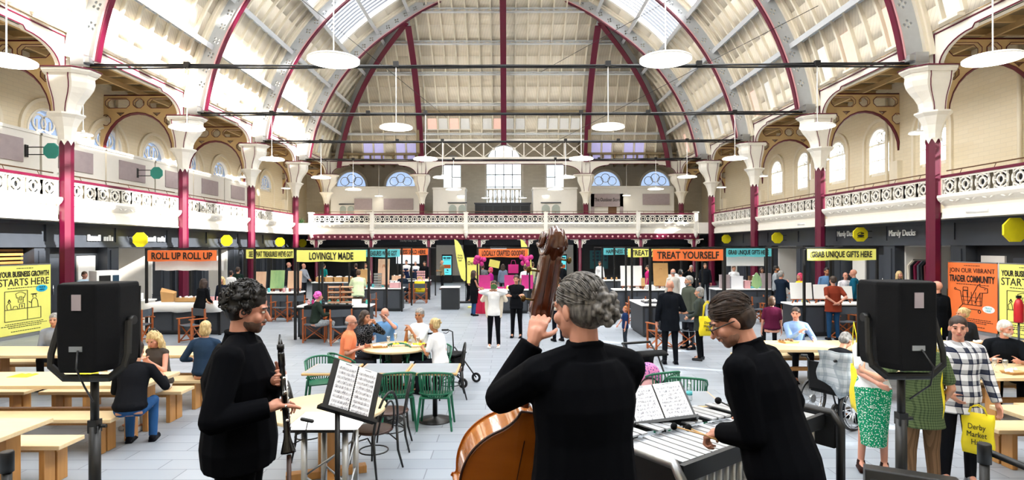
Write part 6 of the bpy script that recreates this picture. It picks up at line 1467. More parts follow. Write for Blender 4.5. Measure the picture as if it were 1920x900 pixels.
# wheelchair user
WC = F(1560, 828)
person(W(1562, 8.2), R(-62), 'grey haired person in a wheelchair with a grey checked shawl, head bowed', sit=.5, fem=True, lean=24, top=('plain', '#17191d', 1), hair=('short', 'grey'), head=(0, 25), bot=('trousers', '#1d2026'), fat=1.12, RA=(.15, .35, .78), LA=(-.15, .35, .78), H=1.62)
def wheelchair(loc, rz):
    root = empty('wheelchair', loc, rz, 'black wheelchair with chrome push rims beside the long table', 'wheelchair')
    for s in (-1, 1):
        M = frame((s * .3, -.02, .3), (0, 1, 0), (0, 0, 1)); t = MB().annulus(M, .3, .272, .03, 36).build('wheel', 'black', root)
        MB().annulus(M @ Matrix.Translation((0, 0, .035 * s)), .262, .25, .012, 32).build('push_rim', 'chrome', t)
        mb = MB(); mb.lathe([(.05, -.012), (.05, .012)], n=16) if False else mb.annulus(M, .06, .012, .03, 16)
        for i in range(14): a = i * 2 * math.pi / 14; mb.tube([M @ V3((.05 * math.cos(a), .05 * math.sin(a), 0)), M @ V3((.275 * math.cos(a), .275 * math.sin(a), 0))], .0035, 4)
        mb.build('spokes', 'silver', t)
        M2 = frame((s * .24, .42, .09), (0, 1, 0), (0, 0, 1)); MB().annulus(M2, .09, .03, .03, 18).build('caster', 'black', root)
        MB().tube([(s * .24, -.26, .95), (s * .24, -.2, .9), (s * .24, -.17, .48), (s * .24, .3, .48), (s * .24, .42, .18), (s * .2, .55, .12)], .013, 7).tube([(s * .25, -.16, .68), (s * .25, .2, .7), (s * .25, .24, .48)], .014, 7).build('frame_tube', 'black', root)
        MB().cap((s * .24, -.34, .96), (s * .24, -.24, .95), .02, .02).build('push_grip', 'black', root); MB().box(s * .12 - .07, s * .12 + .07, .48, .66, .1, .12).build('footrest', 'black', root)
    MB().box(-.23, .23, -.17, .28, .45, .5).build('seat', 'black_rough', root, .01); MB().box(-.23, .23, -.2, -.17, .5, .88).build('backrest', 'black_rough', root, .01)
    return root
wheelchair(W(1562, 8.2), R(-62))
mb = MB()
for i in range(9): pass
rs = []
for t in np.linspace(0, 1, 9): rs.append([V3((-.23 + .46 * j / 8 + .02 * math.sin(t * 6 + j), -.25 + .06 * math.sin(j * .9) - .02 * math.cos(t * 9), 1.08 - .62 * t * (1 - .35 * abs(j - 5) / 5))) for j in range(9)] + [V3((-.23 + .46 * j / 8 + .02 * math.sin(t * 6 + j), -.235 + .06 * math.sin(j * .9) - .02 * math.cos(t * 9), 1.08 - .62 * t * (1 - .35 * abs(j - 5) / 5))) for j in range(8, -1, -1)])
mb.rings(rs); o = mb.build('shawl', cloth('shawl', '#b9bec2', 'plaid', '#8d969c')); o.location = (W(1572, 8.1)[0], 8.05, 0); o.rotation_euler = (0, 0, R(-40)); tag(o, 'pale grey checked shawl hanging over the wheelchair back', 'shawl')
# tote bags
def tote(loc, rz, w_, h, lab, strap=.3, dens=True):
    root = empty('tote_bag', loc, rz, lab, 'bag', 'yellow tote bags')
    rs = []
    for i in range(9):
        z = -h * i / 8; a = w_/2 * (1 + .04 * math.sin(i * 1.3)); b = .012 + .03 * math.sin(math.pi * i / 8)
        rs.append([(a * math.cos(t) * (1 if abs(math.cos(t)) < .9 else .98) if False else a * max(-1, min(1, 1.25 * math.cos(t))), b * math.sin(t) + .01 * math.sin(3 * t + i), z) for t in np.linspace(0, 2 * math.pi, 25)[:-1]])
    b = MB().rings(rs).build('bag_body', 'tote_yellow', root)
    for q in (-1, 1): MB().tube([(-w_ * .28, q * .01, -.01), (-w_ * .2, q * .02, strap * .7), (0, q * .03, strap), (w_ * .2, q * .02, strap * .7), (w_ * .28, q * .01, -.01)], .012, 6, flat=.35).build('handle', 'tote_yellow', root)
    for sgn in (-1,): MB().text(frame((0, -.05, -h * .5), (1, 0, 0), (0, 0, 1)), 'Derby\nMarket\nHall', w_ * .62, h * .5, .004).build('lettering', 'ink', b)
    return root
mat('tote_yellow', '#f3dc1c', .7, bump=.3, bscale=9)
tote((W(1326, 12.55)[0], 12.55, 1.0), R(15), .38, .42, 'yellow tote bag on the arm of the person in the dark green coat', .32)
tote((W(1603, 6.75)[0], 6.72, 1.12), R(75), .34, .52, 'yellow tote bag behind the white top and green skirt', .5)
tote((W(1765, 5.75)[0], 5.8, 1.28), R(60), .36, .5, 'yellow tote bag hanging at the side of the green checked shirt', .4)
tote((W(1833, 5.95)[0], 5.95, .80), R(-50), .26, .42, 'crumpled yellow tote bag held by the plaid overshirt', .08)
tote((W(787, 26.35)[0], 26.3, .95), R(5), .45, .5, 'yellow tote bag hanging on a director chair at the far left counter', .2)
# ------------------------------------------------------------------ things on the near tables and on the floor
def wine(loc, lab):
    o = MB().lathe([(.032, 0), (.03, .004), (.004, .008), (.004, .07), (.012, .08), (.03, .12), (.034, .17), (.032, .19), (.031, .19), (.032, .17), (.027, .12), (.008, .085)], n=16).build('wine_glass', 'drink_glass'); o.location = loc; tag(o, lab, 'glass', 'drinking glasses')
wine((W(1864, 8.1)[0], 8.1, .75), 'wine glass on the right table, left of the two'); wine((W(1884, 8.0)[0], 8.0, .75), 'wine glass on the right table, right of the two'); wine((W(1620, 10.3)[0], 10.3, .75), 'tumbler on the table left of the right loudspeaker')
for i, (x, Y) in enumerate([(728, 10.2), (741, 10.55), (772, 10.5), (783, 10.1)]): wine((W(x, Y)[0], Y, .75), 'glass on the round table, %s from the left' % ORD[i].replace('nearest', 'first'))
def tray(x, Y, m, lab, w_=.22, d_=.14, z=.75):
    root = empty('food_tray', (W(x, Y)[0], Y, z), .2, lab, 'food tray'); MB().rings([[(-w_/2, -d_/2, 0), (w_/2, -d_/2, 0), (w_/2, d_/2, 0), (-w_/2, d_/2, 0)], [(-w_/2 - .02, -d_/2 - .02, .035), (w_/2 + .02, -d_/2 - .02, .035), (w_/2 + .02, d_/2 + .02, .035), (-w_/2 - .02, d_/2 + .02, .035)]], True, False, False).build('carton', 'white' if m == 'tote_yellow' else 'cardboard', root)
    mb = MB(); rg = random.Random(int(x))
    for i in range(9): mb.ell((rg.uniform(-w_/2, w_/2), rg.uniform(-d_/2, d_/2), .04), (.035, .03, .02), (rg.random(), rg.random(), 0), 6, 4)
    mb.build('food', m, root)
tray(750, 10.35, 'tote_yellow', 'paper tray with yellow napkin in the middle of the round table'); tray(785, 10.25, 'tote_yellow', 'paper tray with yellow napkin at the right of the round table'); tray(712, 10.2, 'white', 'flat paper tray at the left of the round table'); tray(1900, 8.0, 'white', 'shallow paper tray beside the wine glasses'); tray(1478, 10.6, 'brown', 'brown food tray before the young person in blue shirt', .25, .2)
tray(165, 7.9, 'tote_yellow', 'yellow napkins on the long table behind the left loudspeaker stand'); tray(1835, 10.4, 'white', 'paper tray with a straw on the far right table')
o = MB().rings([[(-.14 + .28 * i / 6, -.1 + .015 * math.sin(i), .004), (-.14 + .28 * i / 6, .1, .004 + .01 * (i % 2)), (-.14 + .28 * i / 6, .1, .002), (-.14 + .28 * i / 6, -.1, .0)] for i in range(7)], True, False, False).build('napkin', 'tote_yellow'); o.location = (W(22, 8.0)[0] + .15, 8.0, .75); tag(o, 'yellow paper napkin on the table at the left edge', 'napkin')
root = empty('water_bottle', (W(1292, 6.65)[0], 6.65, .754), 0, 'clear plastic water bottle on a small grey table', 'bottle')
MB().lathe([(.03, 0), (.033, .01), (.031, .07), (.033, .1), (.03, .13), (.014, .165), (.013, .18)], n=16).build('bottle_body', 'drink_glass', root); MB().lathe([(.015, .18), (.015, .2)], n=12).build('bottle_cap', 'white', root); MB().lathe([(.0335, .06), (.0335, .1)], n=16).build('bottle_label', 'cyan', root)
def rollator(loc, rz):
    root = empty('rollator', loc, rz, 'black wheeled walking frame beside the round table', 'walking frame')
    for s in (-1, 1):
        for y in (-.25, .3): MB().annulus(frame((s * .25, y, .09), (0, 1, 0), (0, 0, 1)), .09, .05, .025, 18).build('wheel', 'black', root)
        MB().tube([(s * .25, -.25, .09), (s * .25, -.18, .6), (s * .25, -.2, .9), (s * .25, -.3, .93)], .013, 7).tube([(s * .25, .3, .09), (s * .25, -.16, .62)], .013, 7).build('frame_tube', 'black', root)
        MB().cap((s * .25, -.3, .93), (s * .25, -.42, .92), .018, .02).build('hand_grip', 'black', root); MB().tube([(s * .25, -.28, .9), (s * .25, -.34, .86), (s * .25, -.4, .87)], .007, 5).build('brake_lever', 'black', root)
    MB().box(-.22, .22, -.14, .12, .53, .56).build('seat', 'black_rough', root, .01); MB().box(-.2, .2, -.1, .1, .3, .5).build('basket', 'black_rough', root, .02)
rollator(W(853, 10.7), R(-115))
# pushchair with rucksack
root = empty('pushchair', W(1222, 8.6), R(20), 'black pushchair seen beside the bass player back', 'pushchair')
for s in (-1, 1):
    for y in (-.32, .35): MB().annulus(frame((s * .24, y, .1), (0, 1, 0), (0, 0, 1)), .1, .07, .03, 18).build('wheel', 'black', root)
    MB().tube([(s * .24, -.32, .1), (s * .24, 0, .55), (s * .24, .2, .85), (s * .24, .42, 1.02)], .014, 7).tube([(s * .24, .35, .1), (s * .24, 0, .55)], .014, 7).build('frame_tube', 'black', root)
MB().cap((-.24, .42, 1.02), (.24, .42, 1.02), .02, .02).build('push_handle', 'black', root)
MB().rings([[(x, y, z) for x in (-.2, .2) for y, z in ((-.2, .42), (.1, .45))][:2] + [(.2, .1, .45), (.2, -.2, .42)], [(-.2, -.2, .48), (-.2, .1, .5), (.2, .1, .5), (.2, -.2, .48)]], True, False, False).build('seat', 'black_rough', root)
MB().rings([[(x, .05 + .26 * math.cos(a), .72 + .24 * math.sin(a)) for a in np.linspace(-.3, 2.2, 12)] + [(x, .05 + .24 * math.cos(a), .72 + .22 * math.sin(a)) for a in np.linspace(2.2, -.3, 12)] for x in (-.22, -.1, .1, .22)], True, False, True).build('hood', 'black_rough', root)
root = empty('rucksack', (W(1212, 8.2)[0], 8.15, .42), 0, 'pink floral rucksack hanging from the pushchair', 'rucksack')
mat('pinkfloral', '#d77fb4', .8, pat='dots', col2='#3d3a7a', psc=.6)
MB().ell((0, 0, .22), (.2, .12, .25)).build('bag_body', 'pinkfloral', root); MB().ell((0, -.09, .14), (.15, .06, .13)).build('front_pocket', 'pink_line', root); MB().tube([(.13 * math.cos(a), -.12, .14 + .14 * math.sin(a)) for a in np.linspace(0, math.pi, 10)], .009, 5).build('zip', 'black', root)
# fire extinguisher at the right edge, clothes rail inside the shop
root = empty('fire_extinguisher', (W(1914, 13.3)[0] - .05, 13.3, 0), 0, 'red fire extinguisher on a stand at the right photo edge', 'fire extinguisher'); MB().lathe([(.085, .75), (.09, .78), (.09, 1.15), (.06, 1.25), (.02, 1.3)], n=18).build('cylinder', mat('red', '#c8202a', .3), root); MB().cyl((0, 0, 0), (0, 0, .75), .02).lathe([(.15, 0), (.15, .02), (.03, .03)], n=18).build('stand', 'charcoal', root); MB().box(-.05, .05, -.02, .02, 1.3, 1.36).build('valve', 'black', root)
root = empty('clothes_rail', (W(1728, 20.3)[0], 20.3, 0), R(90), 'rail of dark red and striped garments inside the right shop unit', 'clothes rail'); MB().cyl((-.6, 0, 2.0), (.6, 0, 2.0), .015).cyl((-.6, 0, 0), (-.6, 0, 2.0), .02).cyl((.6, 0, 0), (.6, 0, 2.0), .02).build('rail', 'black', root)
for i in range(6): MB().rings([[(-.45 + i * .17 - .03, -.06, 1.97), (-.45 + i * .17 + .03, -.06, 1.97), (-.45 + i * .17 + .03, .06, 1.97), (-.45 + i * .17 - .03, .06, 1.97)], [(-.45 + i * .17 - .04, -.22, 1.8), (-.45 + i * .17 + .04, -.22, 1.8), (-.45 + i * .17 + .04, .22, 1.8), (-.45 + i * .17 - .04, .22, 1.8)], [(-.45 + i * .17 - .05, -.2, 1.2), (-.45 + i * .17 + .05, -.2, 1.2), (-.45 + i * .17 + .05, .2, 1.2), (-.45 + i * .17 - .05, .2, 1.2)]], True, False, False).build('garment', ['darkred', 'black', 'charcoal', 'maroon', 'black', 'cream'][i], root)
# coffee machine in left unit, plants on the far gallery
root = empty('drinks_machine', (W(196, 18.9)[0], 18.9, 0), R(60), 'white and black drinks machine in the left shop unit', 'machine'); MB().box(-.35, .35, -.25, .25, 0, 1.75).build('housing', 'white', root, .02); MB().box(-.28, .05, -.27, -.25, .9, 1.6).build('dark_panel', 'black', root); MB().box(.12, .3, -.27, -.25, 1.0, 1.6).build('poster', 'navy', root)
for x, l in ((897, 'right of the white kiosk'), (575, 'in the far left corner')):
    root = empty('potted_plant', (xq(x, 44), 44 if x > 600 else 42.5, 3.5), 0, 'green potted plant on the far gallery %s' % l, 'plant'); MB().lathe([(.2, 0), (.28, .5), (.25, .5), (.2, .45)], n=14).build('pot', 'charcoal', root); mb = MB(); rg = random.Random(x)
    for i in range(60): a, b = rg.uniform(0, 6.28), rg.uniform(.2, 1.4); d_ = V3((math.cos(a) * math.cos(b), math.sin(a) * math.cos(b), math.sin(b))); e = V3((0, 0, .5)) + d_ * rg.uniform(.3, .7); mb.tube([V3((0, 0, .5)), V3((0, 0, .5)).lerp(e, .6) + V3((0, 0, .08)), e], [.01, .03, .005], 4, flat=.2)
    mb.build('leaves', 'leafgreen', root)

# small goods that fill the far counters
def goods(key, n, name, m, lab, shape, x0=-.9, x1=.9, y0=.3, y1=.6, seed=1):
    rg = random.Random(seed); proto = None
    for i in range(n):
        loc = at(key, x0 + (x1 - x0) * (i + .5) / n + rg.uniform(-.03, .03), rg.uniform(y0, y1))
        if proto is None:
            mb = MB(); shape(mb); proto = mb.build(name, m); o = proto
        else: o = proto.copy(); C.objects.link(o)
        o.location = loc; tag(o, lab, cat=name.split('_')[-1], group=lab.replace('small ', '') + ' set')
jar = lambda m: m.lathe([(.035, 0), (.04, .01), (.04, .09), (.03, .1), (.032, .12), (.005, .12)], n=10)
bxs = lambda m: m.box(-.06, .06, -.04, .04, 0, .14)
low = lambda m: m.rings([[(-.1, -.07, 0), (.1, -.07, 0), (.1, .07, 0), (-.1, .07, 0)], [(-.12, -.09, .06), (.12, -.09, .06), (.12, .09, .06), (-.12, .09, .06)]], True, False, False)
goods('see', 6, 'jar', 'darkred', 'small dark red jar along the back of the paintings counter', jar, seed=2)
goods('love', 7, 'jar', 'teal', 'small teal jar along the back of the lovingly made counter', jar, y0=.55, y1=.65, seed=3)
goods('got', 6, 'card_box', 'cyan', 'small pale teal box on the teal treasures counter', bxs, seed=4)
goods('happy', 6, 'tray', 'cream', 'small cream tray along the far left food counter', low, seed=5)
goods('goods', 8, 'tray', 'magenta', 'small magenta tray on the central goods counter', low, seed=6)
goods('happy2', 7, 'jar', 'cardboard', 'small brown jar on the far right food counter', jar, seed=7)
goods('treat2', 6, 'card_box', 'white', 'small white box along the farther treat yourself counter', bxs, seed=8)
goods('grab2', 6, 'tray', 'cyan', 'small teal tray behind the boards of the teal gifts counter', low, seed=9)
goods('grab', 7, 'jar', 'navy', 'small navy jar behind the boards of the yellow gifts counter', jar, x0=-1.1, x1=1.1, y0=.5, y1=.62, seed=10)
goods('roll', 5, 'card_box', 'pink_line', 'small pale pink box at the back of the white cloth', bxs, x0=-.1, x1=.8, y0=.55, y1=.62, seed=11)
# ------------------------------------------------------------------ stage, musicians, instruments
ZS = .53
o = MB().box(-3.0, 2.95, -1.5, 4.35, ZS - .06, ZS).build('stage_deck', 'black_rough')
root = empty('stage', (0, 0, 0), 0, 'low black stage under the three musicians', 'stage'); o.parent = root
for x in (-2.9, -1, 1, 2.85):
    for y in (-1.3, 1.5, 4.2): MB().box(x - .03, x + .03, y - .03, y + .03, 0, ZS - .06).build('leg', 'silver', root)
MB().box(-3.0, 2.95, 4.33, 4.36, .02, ZS).build('skirt_panel', 'black_rough', root)
def S3(x, Y): return ((x - CX) / FPX * Y, Y, ZS)
def LT(w_, loc, rz, H): return tuple(Matrix.Rotation(-rz, 3, 'Z') @ (V3(w_) - V3(loc)) / (H / 1.75))
JK = '#07080c'
# clarinet player
YC = 3.05; cl = S3(449, YC); RC = R(-80)
person(cl, RC, 'clarinet player in black jacket with dark curly hair and stubble, in profile', H=1.80, top=('jacket', JK, 1), bot=('trousers', '#0b0c10'), hair=('curly', 'black'), beard='darkstubble', det=1, hem=-.1, fat=1.28,
       RA=LT(px(508, 762, 2.86), cl, RC, 1.8), LA=LT(px(516, 712, 3.0), cl, RC, 1.8), poleR=(.4, -.8, -.5), poleL=(-.8, -.3, -.6), head=(3, 14), hands={1: dict(d=(-.75, .5, .1), palm=(-.5, .6, .1), curl=.75, thumb=.2), -1: dict(d=(.6, .6, .25), palm=(.5, -.5, .1), curl=.75)}, skin='skin_pink')
# clarinet on its own axis between the hands
def place(root, a, b):   # local z axis from a (bottom) to b (top)
    d = (V3(b) - V3(a)).normalized(); root.location = a; root.rotation_euler = d.to_track_quat('Z', 'Y').to_euler()
ct = px(524, 626, 2.93); cb = px(540, 848, 2.86)
root = empty('clarinet'); tag(root, 'black clarinet with silver keys held upright by the left musician', 'clarinet'); place(root, cb, ct); Lc = (ct - cb).length
MB().lathe([(.036, 0), (.034, .01), (.018, .07), (.0145, .1), (.0145, .27), (.0175, .272), (.0175, .285), (.0145, .287), (.0140, Lc - .16), (.0165, Lc - .155), (.0165, Lc - .10), (.0155, Lc - .09)], n=18).build('tube', 'black_gloss', root)
MB().lathe([(.0155, Lc - .09), (.0155, Lc - .07), (.004, Lc)], n=14, sy=.8).build('mouthpiece', 'black_gloss', root); MB().lathe([(.0175, Lc - .075), (.0175, Lc - .05)], n=14).build('ligature', 'black', root)
for i in range(15):
    z = .12 + i * (Lc - .32) / 15; a = [0, .9, -1.1, .4][i % 4] + 2.6
    k = MB().lathe([(.0085, 0), (.0085, .004), (.003, .006)], n=10).build('key', 'chrome', root); k.location = (.016 * math.cos(a), .016 * math.sin(a), z); k.rotation_euler = V3((math.cos(a), math.sin(a), 0)).to_track_quat('Z', 'Y').to_euler()
mb = MB()
for a in (2.0, 3.2, 3.9): mb.tube([(.019 * math.cos(a), .019 * math.sin(a), .1), (.02 * math.cos(a), .02 * math.sin(a), Lc - .2)], .0022, 5)
mb.build('key_rods', 'chrome', root)
root = empty('clarinet_stand', (px(541, 860, 2.86).x, 2.86, ZS), 0, 'thin dark peg stand below the clarinet bell', 'stand'); zt = px(541, 852, 2.86).z - ZS
MB().cyl((0, 0, .02), (0, 0, zt), .011).build('peg', 'walnut', root)
for i in range(3): a = i * 2.094; MB().tube([(0, 0, .1), (.16 * math.cos(a), .16 * math.sin(a), 0.01)], .009, 6).build('leg', 'black', root)
# small clip microphone on a gooseneck
mp = px(577, 787, 2.9); root = empty('clip_microphone', mp, 0, 'small black gooseneck microphone over the white table top', 'microphone')
MB().cap((-.03, 0, .005), (.02, 0, -.005), .0095, .0095).build('microphone_head', 'black', root); q = px(548, 832, 2.88) - mp; MB().tube([(0, 0, 0), V3((-.005, -.02, -.05)), q * .5 + V3((.02, 0, -.03)), q], .003, 6).build('gooseneck', 'black', root)
# truss lectern with white sheet
lc = px(600, 797, 4.6); root = empty('truss_table', (lc.x + .02, 4.72, 0), 0, 'small truss legged table with a white sheet on top', 'table'); th = lc.z
MB().box(-.27, .27, -.24, .24, th - .02, th).build('tabletop', 'black', root); MB().box(-.26, .30, -.235, .235, th, th + .004).build('paper_cover', 'paper', root)
for x, y in ((-.14, -.14), (-.06, .1), (.18, -.14), (.2, .1)): MB().cyl((x, y, 0), (x, y, th - .02), .024).build('truss_tube', 'silver', root)
mb = MB(); zz = [.05 + i * .22 for i in range(5)]
for i in range(4): mb.tube([(-.14 if i % 2 else .18, -.14, zz[i]), (.18 if i % 2 else -.14, -.14, zz[i + 1])], .008, 6); mb.tube([(-.06 if i % 2 else .2, .1, zz[i]), (.2 if i % 2 else -.06, .1, zz[i + 1])], .008, 6); mb.tube([(.18, -.14, zz[i]), (.2, .1, zz[i + 1])], .008, 6)
mb.build('truss_brace', 'silver', root)
# music stands
def music(parent, w_, h, m4, lines=9, name='music_book'):
    """two page spiral score in local plane x,y (y up the page)"""
    for s in (-1, 1):
        p = MB().box(s * w_/4 - w_/4 + .004, s * w_/4 + w_/4 - .004, 0, h, .0, .003 if s < 0 else .005).build('page', 'paper', parent)
        mb = MB(); rg = random.Random(int(w_ * 1000) + s)
        for i in range(lines):
            y = h * (.9 - .82 * i / (lines - 1)) - .008
            for k in range(5): mb.box(s * w_/4 - w_ * .21, s * w_/4 + w_ * .21, y - k * .0035, y - k * .0035 + .0007, .0055, .0058)
            for n in range(14): x = s * w_/4 + rg.uniform(-.2, .2) * w_; yy = y - rg.uniform(0, .015); mb.box(x, x + .004, yy, yy + .003, .0055, .006); mb.box(x + .0035, x + .0042, yy, yy + .013, .0055, .006)
        mb.box(s * w_/4 - w_ * .08, s * w_/4 + w_ * .08, h * .955, h * .97, .0055, .006)
        mb.build('notation', 'note_ink', p)
    mb = MB()
    for i in range(22): mb.annulus(frame((0, h * (i + .5) / 22, .004), (1, 0, 0), (0, 0, 1)), .006, .004, .002, 8)
    mb.build('spiral_binding', 'black', parent)
dc_ = px(655, 730, 3.15); root = empty('music_stand', (px(632, 800, 3.15).x, 3.15, ZS), 0, 'black music stand tilted in front of the clarinet player', 'music stand')
hh = dc_.z - ZS - .12
MB().cyl((0, 0, .25), (0, 0, hh), .014).cyl((0, 0, .15), (0, 0, hh * .55), .018).build('pole', 'black', root)
for i in range(3): a = i * 2.094 + .5; MB().tube([(0, 0, .3), (.3 * math.cos(a), .3 * math.sin(a), .01)], .009, 6).build('leg', 'black', root)
DM = Matrix.Translation((px(628, 768, 3.15).x - root.location.x - .02, -.02, px(628, 768, 3.15).z - ZS + .02)) @ Matrix.Rotation(R(32), 4, 'Z') @ Matrix.Rotation(R(24), 4, 'Y') @ Matrix.Rotation(R(64), 4, 'X') @ Matrix.Scale(.9, 4)
desk = MB().box(-.05, .29, -.01, .3, -.012, -.006).box(-.07, .3, -.02, 0, -.03, .03).build('desk', 'black', root); desk.matrix_local = DM
root2 = empty('music_book'); tag(root2, 'open spiral bound music sheets on the left music stand', 'sheet music', 'open scores'); music(root2, .27, .29, None); root2.matrix_world = Matrix.Translation(root.location) @ DM @ Matrix.Translation((.115, .005, 0))
# double bass: built upright, back plate facing -Y (towards the camera)
def double_bass():
    root = empty('double_bass'); tag(root, 'amber varnished double bass, back towards the camera, held by the middle musician', 'double bass')
    # half outline (x, z) from bottom centre up to neck
    pts = [(0, 0), (.1, .005), (.2, .035), (.28, .1), (.315, .2), (.31, .3), (.275, .38), (.235, .43), (.255, .455), (.25, .47), (.215, .5), (.19, .56), (.185, .62), (.2, .68), (.235, .715), (.265, .735), (.26, .75), (.245, .76), (.252, .82), (.25, .88), (.232, .95), (.195, 1.01), (.15, 1.055), (.105, 1.085), (.07, 1.115), (.045, 1.15), (.035, 1.18)]
    def smooth(P, sharp=(8, 9, 15, 16)):
        out = []
        for i in range(len(P) - 1):
            p0, p1, p2, p3 = P[max(i-1, 0)], P[i], P[i+1], P[min(i+2, len(P)-1)]
            if i in sharp: p0 = p1
            if i + 1 in sharp: p3 = p2
            for t in np.linspace(0, 1, 5)[:-1]: out.append(tuple(.5 * ((2*p1[k]) + (-p0[k]+p2[k])*t + (2*p0[k]-5*p1[k]+4*p2[k]-p3[k])*t*t + (-p0[k]+3*p1[k]-3*p2[k]+p3[k])*t**3) for k in (0, 1)))
        return out + [P[-1]]
    H_ = smooth(pts); full = H_ + [(-x, z) for x, z in H_[::-1]]
    full = [p for i, p in enumerate(full) if i == 0 or (abs(p[0] - full[i-1][0]) + abs(p[1] - full[i-1][1])) > 1e-4]
    dep = .2
    def plate_arch(y, sgn, ov, mname, name):
        mb = MB(); c = V3((0, y, .55)); rings = []
        for f in (1.0, .985, .93, .8, .55, .28):
            k = (1 - f)
            rings.append([V3((x * (f + (ov if f == 1 else 0)), y + sgn * (.028 * (1 - f ** 2.2)), .56 + (z - .56) * (f + (ov * .5 if f == 1 else 0)))) for x, z in full])
        mb.rings([[p + V3((0, -sgn * .008, 0)) for p in rings[0]]] + rings, True, False, True)
        o_ = mb.build(name, mname, root); return o_
    plate_arch(0, -1, .03, 'bass_wood', 'back_plate'); plate_arch(dep, 1, .03, 'bass_wood', 'front_plate')
    mb = MB(); mb.rings([[V3((x, .0, z)) for x, z in full], [V3((x, dep * .5, z)) for x, z in full], [V3((x, dep, z)) for x, z in full]], False, False, True); mb.build('ribs', 'bass_wood2', root)
    mb = MB(); mb.tube([V3((x * 1.03, -.002, .56 + (z - .56) * 1.015)) for x, z in full], .006, 6, closed=True); mb.build('purfling_edge', 'walnut', root)
    MB().box(-.002, .002, -.0285, -.0265, .12, 1.06).build('back_seam', 'walnut', root)
    NK = MB(); NK.rings([[V3((w_ * math.cos(a), .12 + (-.04 if math.sin(a) < 0 else .022) * abs(math.sin(a)) ** .7 * (1 if math.sin(a) > 0 else dd), z)) for a in np.linspace(0, 2 * math.pi, 15)[:-1]] for z, w_, dd in ((1.08, .04, 2.4), (1.15, .036, 2.0), (1.2, .03, 1.1), (1.35, .027, .9), (1.55, .024, .85), (1.62, .025, 1.0))]); NK.build('neck', 'bass_neck', root)
    MB().rings([[(-w_, y0, z), (w_, y0, z), (w_, y0 + .014, z), (-w_, y0 + .014, z)] for z, w_, y0 in ((.7, .045, .235), (1.2, .035, .14 + .03), (1.62, .022, .135))], True, False, False).build('fingerboard', 'black', root)
    # peg box and scroll
    pb = MB(); sec = lambda z, w_, y0, y1: [V3((-w_, y0, z)), V3((-w_ * .6, y0 - .012, z)), V3((w_ * .6, y0 - .012, z)), V3((w_, y0, z)), V3((w_, y1, z)), V3((-w_, y1, z))]
    pb.rings([sec(1.56, .028, .085, .135), sec(1.63, .05, .07, .145), sec(1.75, .05, .075, .15), sec(1.88, .046, .085, .155), sec(1.96, .04, .09, .15)], True, False, True); pk = pb.build('peg_box', 'bass_neck', root)
    for x in (-.016, .016): MB().tube([(x, .062, 1.63), (x, .066, 1.78), (x * .9, .078, 1.9), (x * .8, .072, 1.97)], .0045, 6).build('back_fluting', 'walnut', pk)
    sr = MB()
    for s in (-1, 1):
        P = []; rr = []
        for i in range(34):
            t = i / 33; a = -math.pi * .6 - t * math.pi * 3.2; r = .062 * (1 - t) ** .8 + .008; P.append(V3((s * (.022 + .045 * t), .135 + r * math.cos(a), 1.965 - r * math.sin(a)))); rr.append(.018 - .007 * t)
        sr.tube(P, rr, 8)
    sr.tube([(0, .095, 1.90), (0, .075, 1.96), (0, .09, 2.02), (0, .135, 2.035), (0, .18, 2.0)], [.024, .024, .022, .02, .014], 8)
    sr.ell((0, .135, 1.965), (.03, .045, .045)); remesh(sr.build('scroll', 'bass_neck', root), .004, 2)
    for i, (z, s) in enumerate(((1.69, -1), (1.76, 1), (1.83, -1), (1.9, 1))):
        MB().cyl((s * .03, .12, z), (s * .085, .12, z), .005, n=8).ell((s * .092, .12, z), (.012, .006, .016)).build('tuning_peg', 'brass', root)
        k = MB().lathe([(.019, 0), (.019, .006)], n=14).build('machine_plate', 'brass', root); k.location = (s * .037, .11, z - .02); k.rotation_euler = (0, R(90), 0)
    MB().cyl((0, .1, -.14), (0, .1, .01), .008).lathe([(.012, -.16), (.012, -.13)], c=(0, .1, 0), n=10).build('endpin', 'silver', root)
    MB().box(-.06, .06, dep + .03, dep + .05, .48, .6).build('bridge', 'oak', root)
    mb = MB()
    for i in range(4): x = -.03 + i * .02; mb.tube([(x, dep + .04, .2), (x, dep + .065, .6), (x * .5, .16, 1.62), (x * .5, .125, 1.85)], .0015, 4)
    mb.build('strings', 'silver', root)
    MB().rings([[(-w_, dep + .035, z), (w_, dep + .035, z), (w_, dep + .05, z), (-w_, dep + .05, z)] for z, w_ in ((.06, .03), (.4, .045))], True, False, False).build('tailpiece', 'black', root)
    return root
mat('bass_wood', '#b8661c', .2, pat='wood', col2='#8a4410', psc=.6, spec=.6, coat=.6); mat('bass_wood2', '#c47a2e', .16, pat='wood', col2='#7c3a0c', psc=.5, spec=.6, coat=.6); mat('bass_neck', '#5e2a0e', .18, pat='woodz', col2='#2e1208', coat=.5); mat('brass', '#6f5a34', .3, metal=1.0)
db = double_bass()
bt = px(1052, 456, 2.45); bb_ = V3((px(905, 1150, 2.62).x, 2.7, ZS + .16))
axis = (bt - bb_).normalized(); xx = V3((1, 0.18, 0)); xx = (xx - axis * xx.dot(axis)).normalized(); yy = axis.cross(xx)
Mx = Matrix((xx, yy, axis)).transposed().to_4x4(); scl = (bt - bb_).length / 1.99; Mx.translation = bb_; db.matrix_world = Mx @ Matrix.Scale(scl, 4)
